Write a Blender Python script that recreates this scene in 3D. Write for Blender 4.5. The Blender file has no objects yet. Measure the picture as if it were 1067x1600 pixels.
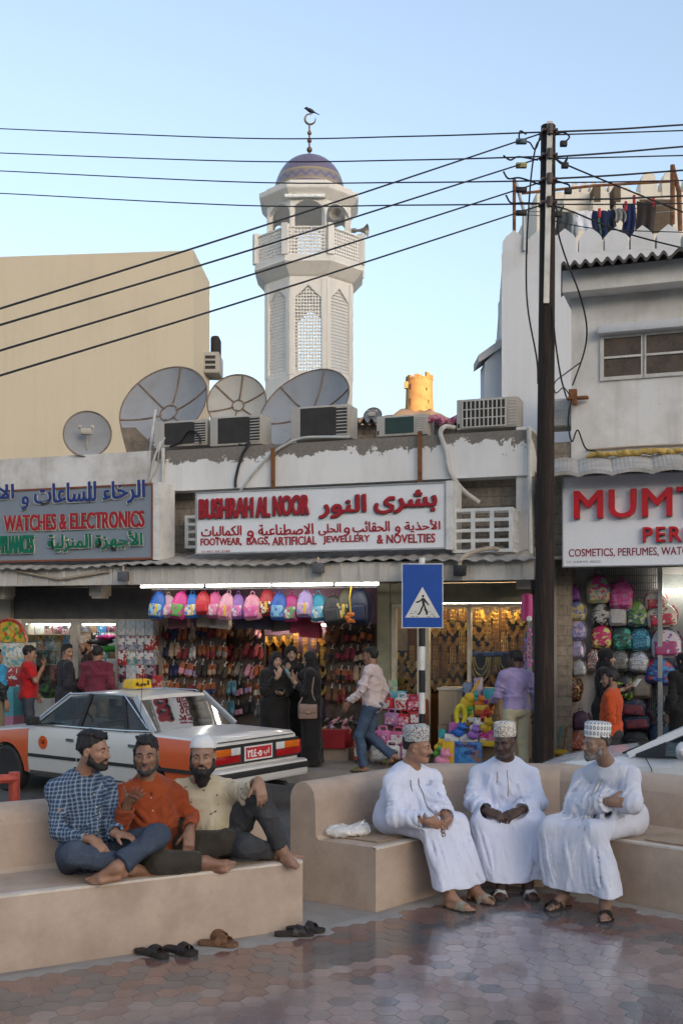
import bpy, bmesh, math, random
import numpy as np
from mathutils import Vector, Matrix
import openvdb
random.seed(7)
S = bpy.context.scene
COL = S.collection
PI = math.pi
R = math.radians

# ---------------------------------------------------------------- camera, sky, sun, exposure
F = 1700.0; HY = 970.0; CX = 533.5; CH = 2.1
cam_d = bpy.data.cameras.new('camera'); cam = bpy.data.objects.new('camera', cam_d); COL.objects.link(cam)
cam.location = (0, 0, CH); cam.rotation_euler = (R(90), 0, 0)
cam_d.sensor_fit = 'VERTICAL'; cam_d.sensor_height = 36.0; cam_d.lens = 36.0 * F / 1600
cam_d.shift_y = (HY - 800) / 1600
cam_d.clip_start = 0.1; cam_d.clip_end = 3000
S.camera = cam
SUN_EL, SUN_AZ = 7.0, 150.0          # azimuth clockwise from +Y: low sun behind the camera, to the right
wd = bpy.data.worlds.new('World'); S.world = wd; wd.use_nodes = True
nt = wd.node_tree; bg = nt.nodes['Background']
sky = nt.nodes.new('ShaderNodeTexSky'); sky.sky_type = 'NISHITA'; sky.sun_disc = False
sky.sun_elevation = R(SUN_EL); sky.sun_rotation = R(SUN_AZ); sky.air_density = 1.0; sky.dust_density = 4.0; sky.ozone_density = 1.6
wb_ = nt.nodes.new('ShaderNodeMix'); wb_.data_type = 'RGBA'; wb_.blend_type = 'MULTIPLY'; wb_.inputs[0].default_value = 1.0; wb_.inputs[7].default_value = (.965, .985, 1.045, 1)
hs_ = nt.nodes.new('ShaderNodeHueSaturation'); hs_.inputs['Saturation'].default_value = .74; hs_.inputs['Value'].default_value = .95
nt.links.new(sky.outputs[0], hs_.inputs['Color']); nt.links.new(hs_.outputs[0], wb_.inputs[6]); nt.links.new(wb_.outputs[2], bg.inputs[0]); bg.inputs[1].default_value = 0.15
sl = bpy.data.lights.new('sun', 'SUN'); sl.energy = 2.0; sl.angle = R(0.5); sl.color = (1.0, 0.58, 0.25)
so = bpy.data.objects.new('sun', sl); COL.objects.link(so)
sd = Vector((math.sin(R(SUN_AZ)) * math.cos(R(SUN_EL)), math.cos(R(SUN_AZ)) * math.cos(R(SUN_EL)), math.sin(R(SUN_EL))))
so.rotation_euler = sd.to_track_quat('Z', 'Y').to_euler(); so.location = (20, -40, 60)
S.view_settings.view_transform = 'Standard'; S.view_settings.look = 'None'; S.view_settings.gamma = 1.0
S.view_settings.exposure = 1.84
S.cycles.max_bounces = 6; S.cycles.use_denoising = True

# ---------------------------------------------------------------- helpers
def V(*a): return Vector(a[0]) if len(a) == 1 else Vector(a)
def at(px, py, Y): return Vector(((px - CX) / F * Y, Y, CH + (HY - py) / F * Y))
FA = R(-19.6); F0 = Vector((-5.90, 18.8, 0))
FU = Vector((math.cos(FA), math.sin(FA), 0)); FN = Vector((math.sin(FA), -math.cos(FA), 0))
FM = Matrix.Translation(F0) @ Matrix.Rotation(FA, 4, 'Z')     # street-front frame: x along the fronts, -y towards the street
def fp(px, py, d=0.0):
    """image point on the plane d metres in front of the shop line -> (s, z)"""
    a = (px - CX) / F; Y = (d + F0.dot(FN)) / (a * FN.x + FN.y)
    P = Vector((a * Y, Y, 0)); return (P - F0).dot(FU), CH + (HY - py) / F * Y
def fw(s, d, z): return F0 + FU * s + FN * d + Vector((0, 0, z))
def fat(px, py, d): s, z = fp(px, py, d); return fw(s, d, z)

class MB:
    """collects shapes in world space (or through self.M); obj() makes one mesh object of them"""
    def __init__(s, M=None): s.v = []; s.f = []; s.mi = []; s.M = M; s.cur = 0; s.col = None; s.cols = []
    def add(s, vs, fs, M=None):
        n = len(s.v); T = (s.M or Matrix()) @ (M or Matrix())
        s.v += [tuple(T @ Vector(v)) for v in vs]
        for f in fs: s.f.append([i + n for i in f]); s.mi.append(s.cur); s.cols.append(s.col)
        return s
    def box(s, lo, hi, M=None, b=0.0):
        x0, y0, z0 = lo; x1, y1, z1 = hi
        if b <= 0:
            vs = [(x, y, z) for z in (z0, z1) for y in (y0, y1) for x in (x0, x1)]
            return s.add(vs, [(0, 2, 3, 1), (4, 5, 7, 6), (0, 1, 5, 4), (2, 6, 7, 3), (0, 4, 6, 2), (1, 3, 7, 5)], M)
        bm = bmesh.new(); bmesh.ops.create_cube(bm, size=1)
        for v in bm.verts: v.co = Vector(((x0 + x1) / 2 + v.co.x * (x1 - x0), (y0 + y1) / 2 + v.co.y * (y1 - y0), (z0 + z1) / 2 + v.co.z * (z1 - z0)))
        bmesh.ops.bevel(bm, geom=bm.edges[:], offset=b, segments=2, profile=.5, affect='EDGES')
        return s.bm(bm, M)
    def bm(s, bm, M=None):
        bm.verts.index_update(); s.add([v.co for v in bm.verts], [[v.index for v in f.verts] for f in bm.faces], M); bm.free(); return s
    def loft(s, rings, cap=True, closed=True, M=None):
        n = len(rings[0]); vs = [p for r in rings for p in r]; fs = []
        for i in range(len(rings) - 1):
            for j in range(n if closed else n - 1):
                k = (j + 1) % n; fs.append((i * n + j, i * n + k, (i + 1) * n + k, (i + 1) * n + j))
        if cap and closed: fs.append(tuple(reversed(range(n)))); fs.append(tuple(range((len(rings) - 1) * n, len(rings) * n)))
        return s.add(vs, fs, M)
    def prism(s, poly, d, M=None):
        """poly: 3-D points of one face; d: extrusion vector"""
        d = Vector(d); n = len(poly); a = [Vector(p) for p in poly]; b = [p + d for p in a]
        nrm = sum(((a[i] - a[0]).cross(a[(i + 1) % n] - a[0]) for i in range(n)), Vector())
        if nrm.dot(d) > 0: a.reverse(); b.reverse()
        return s.add(a + b, [tuple(range(n)), tuple(reversed(range(n, 2 * n)))] + [(i + n, (i + 1) % n + n, (i + 1) % n, i) for i in range(n)], M)
    def tube(s, pts, r, n=8, M=None, cap=True):
        pts = [Vector(p) for p in pts]; rs = r if isinstance(r, (list, tuple)) else [r] * len(pts); rings = []; up = None
        for i, p in enumerate(pts):
            t = (pts[min(i + 1, len(pts) - 1)] - pts[max(i - 1, 0)]).normalized()
            if up is None: up = t.orthogonal().normalized()
            else: up = (up - t * up.dot(t)); up = up.normalized() if up.length > 1e-6 else t.orthogonal().normalized()
            w = t.cross(up); rings.append([p + (up * math.cos(2 * PI * j / n) + w * math.sin(2 * PI * j / n)) * rs[i] for j in range(n)])
        return s.loft(rings, cap, True, M)
    def lathe(s, prof, n=24, M=None, cap=True):
        return s.loft([[(r * math.cos(2 * PI * j / n), r * math.sin(2 * PI * j / n), z) for j in range(n)] for r, z in prof], cap, True, M)
    def ball(s, c, r, n=12, M=None):
        r = r if isinstance(r, (tuple, list)) else (r, r, r); c = Vector(c); m = max(n // 2, 4)
        rings = []
        for i in range(1, m):
            a = PI * i / m; rings.append([(c.x + r[0] * math.sin(a) * math.cos(2 * PI * j / n), c.y + r[1] * math.sin(a) * math.sin(2 * PI * j / n), c.z - r[2] * math.cos(a)) for j in range(n)])
        return s.loft(rings, True, True, M)

def mesh_of(name, v, f, mats, mi=None, smooth=True, angle=35):
    me = bpy.data.meshes.new(name); me.from_pydata(v, [], f)
    for m in mats: me.materials.append(m)
    if mi is not None and len(mats) > 1: me.polygons.foreach_set('material_index', mi)
    if smooth:
        me.polygons.foreach_set('use_smooth', [True] * len(me.polygons))
        if angle < 180:
            try: me.set_sharp_from_angle(angle=R(angle))
            except Exception: pass
    me.update(); return me
def obj(name, mb, m, parent=None, loc=None, rotz=0.0, smooth=True, angle=35):
    """one mesh object from a world-space MB; with a parent the shape is taken into the parent's frame"""
    mats = list(m) if isinstance(m, (list, tuple)) else [m]
    if parent is not None:
        T = parent.matrix_world.inverted(); o_loc = None
    else:
        if loc is None:
            a = np.array(mb.v); loc = ((a[:, 0].min() + a[:, 0].max()) / 2, (a[:, 1].min() + a[:, 1].max()) / 2, a[:, 2].min())
        T = (Matrix.Translation(Vector(loc)) @ Matrix.Rotation(rotz, 4, 'Z')).inverted()
    A = np.array(T); vv = np.array(mb.v, float); vv = vv @ A[:3, :3].T + A[:3, 3]
    me = mesh_of(name, vv.tolist(), mb.f, mats, mb.mi, smooth, angle)
    if any(c is not None for c in mb.cols):
        ca = me.color_attributes.new('Col', 'FLOAT_COLOR', 'CORNER'); buf = []
        for p, c in zip(me.polygons, mb.cols): buf += list(tuple(c or (1, 1, 1)) + (1.0,)) * len(p.vertices)
        ca.data.foreach_set('color', buf)
    o = bpy.data.objects.new(name, me); COL.objects.link(o)
    if parent is not None: o.parent = parent; o.matrix_world = parent.matrix_world.copy()
    else: o.location = loc; o.rotation_euler = (0, 0, rotz); o.matrix_world = Matrix.Translation(Vector(loc)) @ Matrix.Rotation(rotz, 4, 'Z')
    return o
def tag(o, label, cat, group=None):
    o['label'] = label; o['category'] = cat
    if group: o['group'] = group
    return o
def thing(name, label, cat, loc, rotz=0.0, group=None):
    o = bpy.data.objects.new(name, None); COL.objects.link(o); o.empty_display_size = .1
    o.location = loc; o.rotation_euler = (0, 0, rotz); o.matrix_world = Matrix.Translation(Vector(loc)) @ Matrix.Rotation(rotz, 4, 'Z')
    return tag(o, label, cat, group)
def one(name, label, cat, mb, m, group=None, rotz=0.0, loc=None, **k): return tag(obj(name, mb, m, None, loc, rotz, **k), label, cat, group)
def struct(name, mb, m, **k): o = obj(name, mb, m, **k); o['kind'] = 'structure'; return o
def dup(root, loc, rotz, label=None, group=None, mat=None, scale=None):
    def cp(o, par):
        c = o.copy(); COL.objects.link(c)
        if par is not None: c.parent = par; c.matrix_parent_inverse = o.matrix_parent_inverse.copy()
        for ch in o.children: cp(ch, c)
        return c
    r = cp(root, None); r.location = loc; r.rotation_euler = (0, 0, rotz)
    if scale: r.scale = scale
    if label: r['label'] = label
    if group: r['group'] = group
    return r
def lerp(a, b, t): return a + (b - a) * t
def curve_pts(pts, n=8):
    """Catmull-Rom through points"""
    P = [Vector(p) for p in pts]; P = [2 * P[0] - P[1]] + P + [2 * P[-1] - P[-2]]; out = []
    for i in range(1, len(P) - 2):
        for k in range(n):
            t = k / n; a, b, c, d = P[i - 1:i + 3]
            out.append(.5 * ((2 * b) + (c - a) * t + (2 * a - 5 * b + 4 * c - d) * t * t + (3 * b - a - 3 * c + d) * t ** 3))
    return out + [P[-2]]

# ---------------------------------------------------------------- materials
class NT:
    def __init__(s, name):
        s.m = bpy.data.materials.new(name); s.m.use_nodes = True; s.t = s.m.node_tree; s.b = s.t.nodes['Principled BSDF']; s.tc = None
    def n(s, t, **k):
        x = s.t.nodes.new('ShaderNode' + t)
        for a, b in k.items(): setattr(x, a, b)
        return x
    def l(s, a, b): s.t.links.new(a, b)
    def co(s, scale=None, kind='Object'):
        if not s.tc: s.tc = s.n('TexCoord')
        o = s.tc.outputs[kind]
        if scale is not None:
            mp = s.n('Mapping'); mp.inputs['Scale'].default_value = scale if isinstance(scale, (tuple, list)) else (scale,) * 3; s.l(o, mp.inputs[0]); o = mp.outputs[0]
        return o
    def noise(s, scale, detail=4, rough=.55, co=None, dist=0.0):
        x = s.n('TexNoise'); x.inputs['Scale'].default_value = scale; x.inputs['Detail'].default_value = detail; x.inputs['Roughness'].default_value = rough; x.inputs['Distortion'].default_value = dist
        s.l(co or s.co(), x.inputs['Vector']); return x.outputs['Fac']
    def ramp(s, fac, stops, interp='LINEAR'):
        x = s.n('ValToRGB'); e = x.color_ramp.elements; x.color_ramp.interpolation = interp
        while len(e) < len(stops): e.new(.5)
        for q, (p, c) in zip(e, stops): q.position = p; q.color = tuple(c)[:3] + (1,) if not isinstance(c, (int, float)) else (c, c, c, 1)
        s.l(fac, x.inputs[0]); return x.outputs[0]
    def mix(s, fac, a, b, mode='MIX'):
        x = s.n('Mix', data_type='RGBA', blend_type=mode)
        for i, q in ((0, fac), (6, a), (7, b)):
            if hasattr(q, 'links'): s.l(q, x.inputs[i])
            else: x.inputs[i].default_value = q if i == 0 else tuple(q)[:3] + (1,)
        return x.outputs[2]
    def math(s, op, a, b=None):
        x = s.n('Math', operation=op)
        for i, q in ((0, a), (1, b)):
            if q is None: continue
            if hasattr(q, 'links'): s.l(q, x.inputs[i])
            else: x.inputs[i].default_value = q
        return x.outputs[0]
    def bump(s, h, strength, dist=.01):
        x = s.n('Bump'); x.inputs['Strength'].default_value = strength; x.inputs['Distance'].default_value = dist; s.l(h, x.inputs['Height']); s.l(x.outputs[0], s.b.inputs['Normal'])
    def out(s, col=None, rough=.7, metal=0.0, spec=.5):
        if col is not None:
            if hasattr(col, 'links'): s.l(col, s.b.inputs['Base Color'])
            else: s.b.inputs['Base Color'].default_value = tuple(col)[:3] + (1,)
        if hasattr(rough, 'links'): s.l(rough, s.b.inputs['Roughness'])
        else: s.b.inputs['Roughness'].default_value = rough
        s.b.inputs['Metallic'].default_value = metal; s.b.inputs['Specular IOR Level'].default_value = spec
        return s.m
_mc = {}
def mat(name, col, rough=.7, metal=0.0, var=.16, scale=5.0, bump=.15, bscale=70.0, spec=.4, coat=0.0, fine=.5):
    if name in _mc: return _mc[name]
    t = NT(name); c = Vector(col[:3])
    f = t.noise(scale, 5, .6); f2 = t.noise(scale * 9, 3, .6); g = t.mix(fine * .6, f, f2)
    k = t.ramp(g, [(.3, c * (1 - var * 1.6)), (.5, c), (.72, [min(x * (1 + var * 1.2), 1) for x in c])])
    if bump: t.bump(t.noise(bscale, 4, .6), bump, .004)
    m = t.out(k, rough, metal, spec)
    if coat: t.b.inputs['Coat Weight'].default_value = coat; t.b.inputs['Coat Roughness'].default_value = .06
    _mc[name] = m; return m
def grime(name, col, dirt, lo=.45, hi=.75, scale=1.6, stretch=(1, 1, 1), rough=.85, bump=.25, bscale=45, streak=.35, marks=0.0):
    """painted or plastered wall: broad stains, vertical run-off streaks, fine grain"""
    if name in _mc: return _mc[name]
    t = NT(name); c = Vector(col)
    a = t.noise(scale, 7, .62, t.co(stretch)); st = t.noise(3.2, 5, .6, t.co((1.6, 1.6, .12)))
    fa = t.ramp(a, [(lo, 0.0), (hi, 1.0)]); fs = t.ramp(st, [(.5, 0.0), (.78, streak)])
    base = t.mix(t.noise(30, 4), c * .9, [min(1, x * 1.06) for x in c])
    k = t.mix(fs, t.mix(fa, base, dirt), Vector(dirt) * .75)
    if marks: k = t.mix(t.ramp(t.noise(11, 6, .75, None, 1.2), [(.66, 0.0), (.70, marks)]), k, Vector(dirt) * .55); k = t.mix(t.ramp(t.noise(26, 4, .7, t.co((.3, .3, 1.2))), [(.69, 0.0), (.73, marks)]), k, [min(1, x * 1.25) for x in c])
    t.bump(t.noise(bscale, 6, .65), bump, .006)
    _mc[name] = t.out(k, rough, 0, .3); return _mc[name]
def emit(name, col, st):
    if name in _mc: return _mc[name]
    t = NT(name); t.b.inputs['Emission Color'].default_value = tuple(col) + (1,); t.b.inputs['Emission Strength'].default_value = st
    _mc[name] = t.out(col, .4); return _mc[name]
def cloth(name, col, col2=None, rough=.85, fold=.5, weave=260, scale=7.0, var=.12):
    if name in _mc: return _mc[name]
    t = NT(name); c = Vector(col); c2 = Vector(col2) if col2 else c * (1 - var)
    k = t.mix(t.ramp(t.noise(4.5, 5, .6), [(.35, 0.0), (.7, 1.0)]), c, c2)
    w = t.noise(scale, 3, .5, t.co((1.3, 1.3, .55)), .8); fine = t.noise(weave, 2, .5)
    t.bump(t.math('ADD', w, t.math('MULTIPLY', fine, .05)), fold, .03)
    t.b.inputs['Sheen Weight'].default_value = .12
    _mc[name] = t.out(k, rough, 0, .2); return _mc[name]
def glass(name, tint=(.75, .8, .8), rough=.02, alpha=.35, gain=1.6):
    """window glass: mirror-like skin over a see-through pane"""
    if name in _mc: return _mc[name]
    t = NT(name); o = t.t.nodes['Material Output']; tr = t.n('BsdfTransparent'); tr.inputs[0].default_value = tuple(tint) + (1,)
    gl = t.n('BsdfGlossy'); gl.inputs['Roughness'].default_value = rough; gl.inputs['Color'].default_value = (1, 1, 1, 1)
    fr = t.n('Fresnel'); fr.inputs[0].default_value = 1.5; mx = t.n('MixShader')
    fac = t.math('MINIMUM', t.math('ADD', t.math('MULTIPLY', fr.outputs[0], gain), alpha * .12), 1.0)
    t.l(fac, mx.inputs[0]); t.l(tr.outputs[0], mx.inputs[1]); t.l(gl.outputs[0], mx.inputs[2]); t.l(mx.outputs[0], o.inputs['Surface'])
    _mc[name] = t.m; return t.m

# lettering: each text is turned to a mesh, so no font object stays in the scene
_AF = {'ا': (0xFE8D, 0xFE8E, 0, 0), 'أ': (0xFE83, 0xFE84, 0, 0), 'إ': (0xFE87, 0xFE88, 0, 0), 'ب': (0xFE8F, 0xFE90, 0xFE91, 0xFE92), 'ة': (0xFE93, 0xFE94, 0, 0), 'ت': (0xFE95, 0xFE96, 0xFE97, 0xFE98),
       'ج': (0xFE9D, 0xFE9E, 0xFE9F, 0xFEA0), 'ح': (0xFEA1, 0xFEA2, 0xFEA3, 0xFEA4), 'خ': (0xFEA5, 0xFEA6, 0xFEA7, 0xFEA8), 'د': (0xFEA9, 0xFEAA, 0, 0), 'ذ': (0xFEAB, 0xFEAC, 0, 0), 'ر': (0xFEAD, 0xFEAE, 0, 0),
       'ز': (0xFEAF, 0xFEB0, 0, 0), 'س': (0xFEB1, 0xFEB2, 0xFEB3, 0xFEB4), 'ش': (0xFEB5, 0xFEB6, 0xFEB7, 0xFEB8), 'ص': (0xFEB9, 0xFEBA, 0xFEBB, 0xFEBC), 'ط': (0xFEC1, 0xFEC2, 0xFEC3, 0xFEC4),
       'ع': (0xFEC9, 0xFECA, 0xFECB, 0xFECC), 'ق': (0xFED5, 0xFED6, 0xFED7, 0xFED8), 'ك': (0xFED9, 0xFEDA, 0xFEDB, 0xFEDC), 'ل': (0xFEDD, 0xFEDE, 0xFEDF, 0xFEE0), 'م': (0xFEE1, 0xFEE2, 0xFEE3, 0xFEE4),
       'ن': (0xFEE5, 0xFEE6, 0xFEE7, 0xFEE8), 'ه': (0xFEE9, 0xFEEA, 0xFEEB, 0xFEEC), 'و': (0xFEED, 0xFEEE, 0, 0), 'ي': (0xFEF1, 0xFEF2, 0xFEF3, 0xFEF4), 'ى': (0xFEEF, 0xFEF0, 0, 0), 'ئ': (0xFE89, 0xFE8A, 0xFE8B, 0xFE8C), 'ء': (0xFE80, 0, 0, 0)}
def arabic(s):
    out = []; i = 0; s2 = []
    while i < len(s):
        if s[i] == 'ل' and i + 1 < len(s) and s[i + 1] in 'اأ': s2.append('ﻷ' if s[i + 1] == 'أ' else 'ﻻ'); i += 2
        else: s2.append(s[i]); i += 1
    for i, c in enumerate(s2):
        pv = s2[i - 1] if i else ' '; nx = s2[i + 1] if i + 1 < len(s2) else ' '
        pj = pv == 'ـ' or (pv in _AF and _AF[pv][2] != 0); nj = nx in _AF and nx != 'ء' or nx in 'ـﻷﻻ'
        if c in 'ﻷﻻ': out.append(chr(ord(c) + 1) if pj else c)
        elif c in _AF:
            f = _AF[c]
            k = (3 if nj and f[3] else 1) if pj and f[1] else (2 if nj and f[2] else 0)
            out.append(chr(f[k]))
        else: out.append(c)
    return ''.join(reversed(out))
def text_mb(s, M, w, h, depth, bold=0.0, bevel=0.0, gap=1.0, shear=0.0):
    """letters as solid shapes fitted to w x h, lower left corner at M's origin, standing in M's x-z plane, facing -y"""
    c = bpy.data.curves.new('t', 'FONT'); c.body = s; c.extrude = .5; c.resolution_u = 3; c.space_character = gap; c.shear = shear
    o = bpy.data.objects.new('t', c); COL.objects.link(o); dg = bpy.context.evaluated_depsgraph_get()
    me = bpy.data.meshes.new_from_object(o.evaluated_get(dg)); a = np.array([v.co[:] for v in me.vertices]); fs = [list(p.vertices) for p in me.polygons]
    bpy.data.objects.remove(o); bpy.data.curves.remove(c); bpy.data.meshes.remove(me); mb = MB()
    mn, mx = a.min(0), a.max(0); e = bold * h * 2.2          # heavier strokes: slightly shifted copies, each a hair deeper
    for i, (dx, dz) in enumerate(((-1, -.5), (1, .5), (-1, .5), (1, -.5), (0, 0)) if bold else ((0, 0),)):
        x = (a[:, 0] - mn[0]) / (mx[0] - mn[0]) * (w - 2 * e) + e + dx * e; z = (a[:, 1] - mn[1]) / (mx[1] - mn[1]) * (h - e) + e * .5 + dz * e; y = -a[:, 2] * depth - depth / 2 - i * .0007; mb.add(np.stack([x, y, z], 1).tolist(), fs, M)
    return mb

# ---------------------------------------------------------------- implicit surfaces for bodies and cloth
class SDF:
    def __init__(s, lo, hi, h):
        s.lo = np.array(lo, np.float32); s.h = h; n = np.ceil((np.array(hi) - s.lo) / h).astype(int) + 1; s.n = n
        s.ax = [s.lo[i] + np.arange(n[i], dtype=np.float32) * h for i in range(3)]; s.d = np.full(n, 1.0, np.float32)
    def win(s, lo, hi, m):
        sl = []; ax = []
        for i in range(3):
            a = max(int((lo[i] - m - s.lo[i]) / s.h), 0); b = min(int((hi[i] + m - s.lo[i]) / s.h) + 2, s.n[i])
            if b <= a: return None
            sl.append(slice(a, b)); sh = [1, 1, 1]; sh[i] = b - a; ax.append(s.ax[i][a:b].reshape(sh))
        return tuple(sl), ax
    def put(s, sl, d, k, op):
        o = s.d[sl]
        if op == 'u':
            if k > 0: hh = np.maximum(k - np.abs(o - d), 0) / k; s.d[sl] = np.minimum(o, d) - hh * hh * k * .25
            else: s.d[sl] = np.minimum(o, d)
        else:
            d = -d
            if k > 0: hh = np.maximum(k - np.abs(o - d), 0) / k; s.d[sl] = np.maximum(o, d) + hh * hh * k * .25
            else: s.d[sl] = np.maximum(o, d)
    def cap(s, a, b, ra, rb=None, k=.02, op='u', clip=(), flat=None):
        """tapered capsule; flat=(axis,scale) squashes it along an axis; clip=[(point,normal)] cuts the far side"""
        rb = ra if rb is None else rb; a = Vector(a); b = Vector(b); r = max(ra, rb)
        w = s.win([min(a[i], b[i]) - r for i in range(3)], [max(a[i], b[i]) + r for i in range(3)], k + 3 * s.h)
        if w is None: return s
        sl, (X, Y, Z) = w; ba = b - a; L = max(ba.length_squared, 1e-9); X = X - a.x; Y = Y - a.y; Z = Z - a.z
        t = np.clip((X * ba.x + Y * ba.y + Z * ba.z) / L, 0, 1); dx = X - t * ba.x; dy = Y - t * ba.y; dz = Z - t * ba.z
        q = dx * dx + dy * dy + dz * dz
        if flat is not None:
            n, sc = flat; n = Vector(n).normalized(); e = dx * n.x + dy * n.y + dz * n.z; q = q + e * e * (1 / (sc * sc) - 1)
        d = np.sqrt(q) - (ra + (rb - ra) * t)
        if flat is not None: d = d * (.5 + .5 * flat[1])
        for p, n in clip: d = np.maximum(d, (X + a.x - p[0]) * n[0] + (Y + a.y - p[1]) * n[1] + (Z + a.z - p[2]) * n[2])
        s.put(sl, d, k, op); return s
    def ell(s, c, r, M=None, k=.02, op='u', clip=()):
        c = Vector(c); m = max(r); w = s.win([c[i] - m for i in range(3)], [c[i] + m for i in range(3)], k + 3 * s.h)
        if w is None: return s
        sl, (X, Y, Z) = w; x, y, z = X - c.x, Y - c.y, Z - c.z
        if M is not None: x, y, z = [M.col[i][0] * x + M.col[i][1] * y + M.col[i][2] * z for i in range(3)]
        k0 = np.sqrt((x / r[0]) ** 2 + (y / r[1]) ** 2 + (z / r[2]) ** 2); k1 = np.sqrt((x / r[0] ** 2) ** 2 + (y / r[1] ** 2) ** 2 + (z / r[2] ** 2) ** 2)
        d = k0 * (k0 - 1) / np.maximum(k1, 1e-6)
        for p, n in clip: d = np.maximum(d, (X - p[0]) * n[0] + (Y - p[1]) * n[1] + (Z - p[2]) * n[2])
        s.put(sl, d.astype(np.float32), k, op); return s
    def rbox(s, c, hs, rr, M=None, k=.02, op='u'):
        c = Vector(c); m = Vector(hs).length + rr; w = s.win([c[i] - m for i in range(3)], [c[i] + m for i in range(3)], k + 3 * s.h)
        if w is None: return s
        sl, (X, Y, Z) = w; x, y, z = X - c.x, Y - c.y, Z - c.z
        if M is not None: x, y, z = [M.col[i][0] * x + M.col[i][1] * y + M.col[i][2] * z for i in range(3)]
        qx, qy, qz = np.abs(x) - hs[0] + rr, np.abs(y) - hs[1] + rr, np.abs(z) - hs[2] + rr
        d = np.sqrt(np.maximum(qx, 0) ** 2 + np.maximum(qy, 0) ** 2 + np.maximum(qz, 0) ** 2) + np.minimum(np.maximum(qx, np.maximum(qy, qz)), 0) - rr
        s.put(sl, d.astype(np.float32), k, op); return s
    def plane(s, p, n):
        X, Y, Z = np.ix_(*s.ax); s.d = np.maximum(s.d, ((X - p[0]) * n[0] + (Y - p[1]) * n[1] + (Z - p[2]) * n[2]).astype(np.float32)); return s
    def warp(s, fn):
        """add fn(X,Y,Z) near the surface only"""
        idx = np.nonzero(np.abs(s.d) < .07); s.d[idx] += fn(s.ax[0][idx[0]], s.ax[1][idx[1]], s.ax[2][idx[2]]).astype(np.float32); return s
    def mb(s):
        g = openvdb.FloatGrid(background=1.0); g.copyFromArray(np.ascontiguousarray(np.pad(s.d, 1, constant_values=1.0)), tolerance=0.0)
        p, q = g.convertToQuads(isovalue=0.0); p = (p - 1) * s.h + s.lo
        m = MB(); m.v = p.tolist(); m.f = q[:, ::-1].tolist() if SDF.flip else q.tolist(); m.mi = [0] * len(m.f); m.cols = [None] * len(m.f); return m
    flip = False
_a = SDF((-.2, -.2, -.2), (.2, .2, .2), .05).ell((0, 0, 0), (.1, .1, .1), k=0).mb(); _q = [Vector(_a.v[i]) for i in _a.f[0]]
SDF.flip = (_q[1] - _q[0]).cross(_q[2] - _q[0]).dot(sum(_q, Vector())) < 0
def wrinkle(seed, amp=.006, freq=22.0, zs=1.0):
    rg = np.random.RandomState(seed); W = []
    for i in range(5):
        k = rg.normal(size=3); k /= np.linalg.norm(k); k[2] *= zs; W.append((k * freq * rg.uniform(.6, 1.5), rg.uniform(0, 6.3), rg.normal(size=3) * freq * .45, rg.uniform(0, 6.3)))
    def fn(X, Y, Z):
        t = 0
        for k, p, q, r in W: t = t + (1 - np.abs(np.sin(.5 * (k[0] * X + k[1] * Y + k[2] * Z + p + 1.6 * np.sin(q[0] * X + q[1] * Y + q[2] * Z + r))))) ** 2.0
        return -(t - 1.5) * amp / 1.1
    return fn
# ================================================================ SETTING: ground, road, plaza
def fz(px, py, d=0.0): return fp(px, py, d)[1]
def fs(px, d=0.0): return fp(px, 900, d)[0]
asphalt = mat('asphalt', (.085, .083, .082), .9, var=.35, scale=1.3, bump=.5, bscale=160)
def sheet(name, pts, z, m, th=0.0):
    mb = MB()
    if th: mb.prism([(x, y, z - th) for x, y in pts], (0, 0, th))
    else: mb.add([(x, y, z) for x, y in pts], [tuple(range(len(pts)))])
    return struct(name, mb, m, smooth=False)
sheet('road', [(-1500, -1500), (1500, -1500), (1500, 1500), (-1500, 1500)], -.2, asphalt)
conc = grime('paving_concrete', (.36, .33, .30), (.20, .185, .17), .42, .72, 1.1, bump=.5, bscale=90, streak=0)
plat = [(-9, .5), (9, .5), (9, 3.8), (3.1, 8.35), (1.95, 9.55), (.68, 9.55), (-.5, 8.45), (-.75, 8.33), (-2.5, 7.36), (-9, 3.9)]
sheet('plaza_slab', plat, -.005, conc, .21)
kd = 1.45
pv = [fw(-8, kd, 0), fw(26, kd, 0), fw(26, -2.6, 0), fw(-8, -2.6, 0)]
sheet('shop_pavement', [(p.x, p.y) for p in pv], 0.0, grime('pavement_slab', (.30, .28, .26), (.17, .16, .15), .4, .7, 1.4, bump=.4, streak=0), .21)
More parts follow.
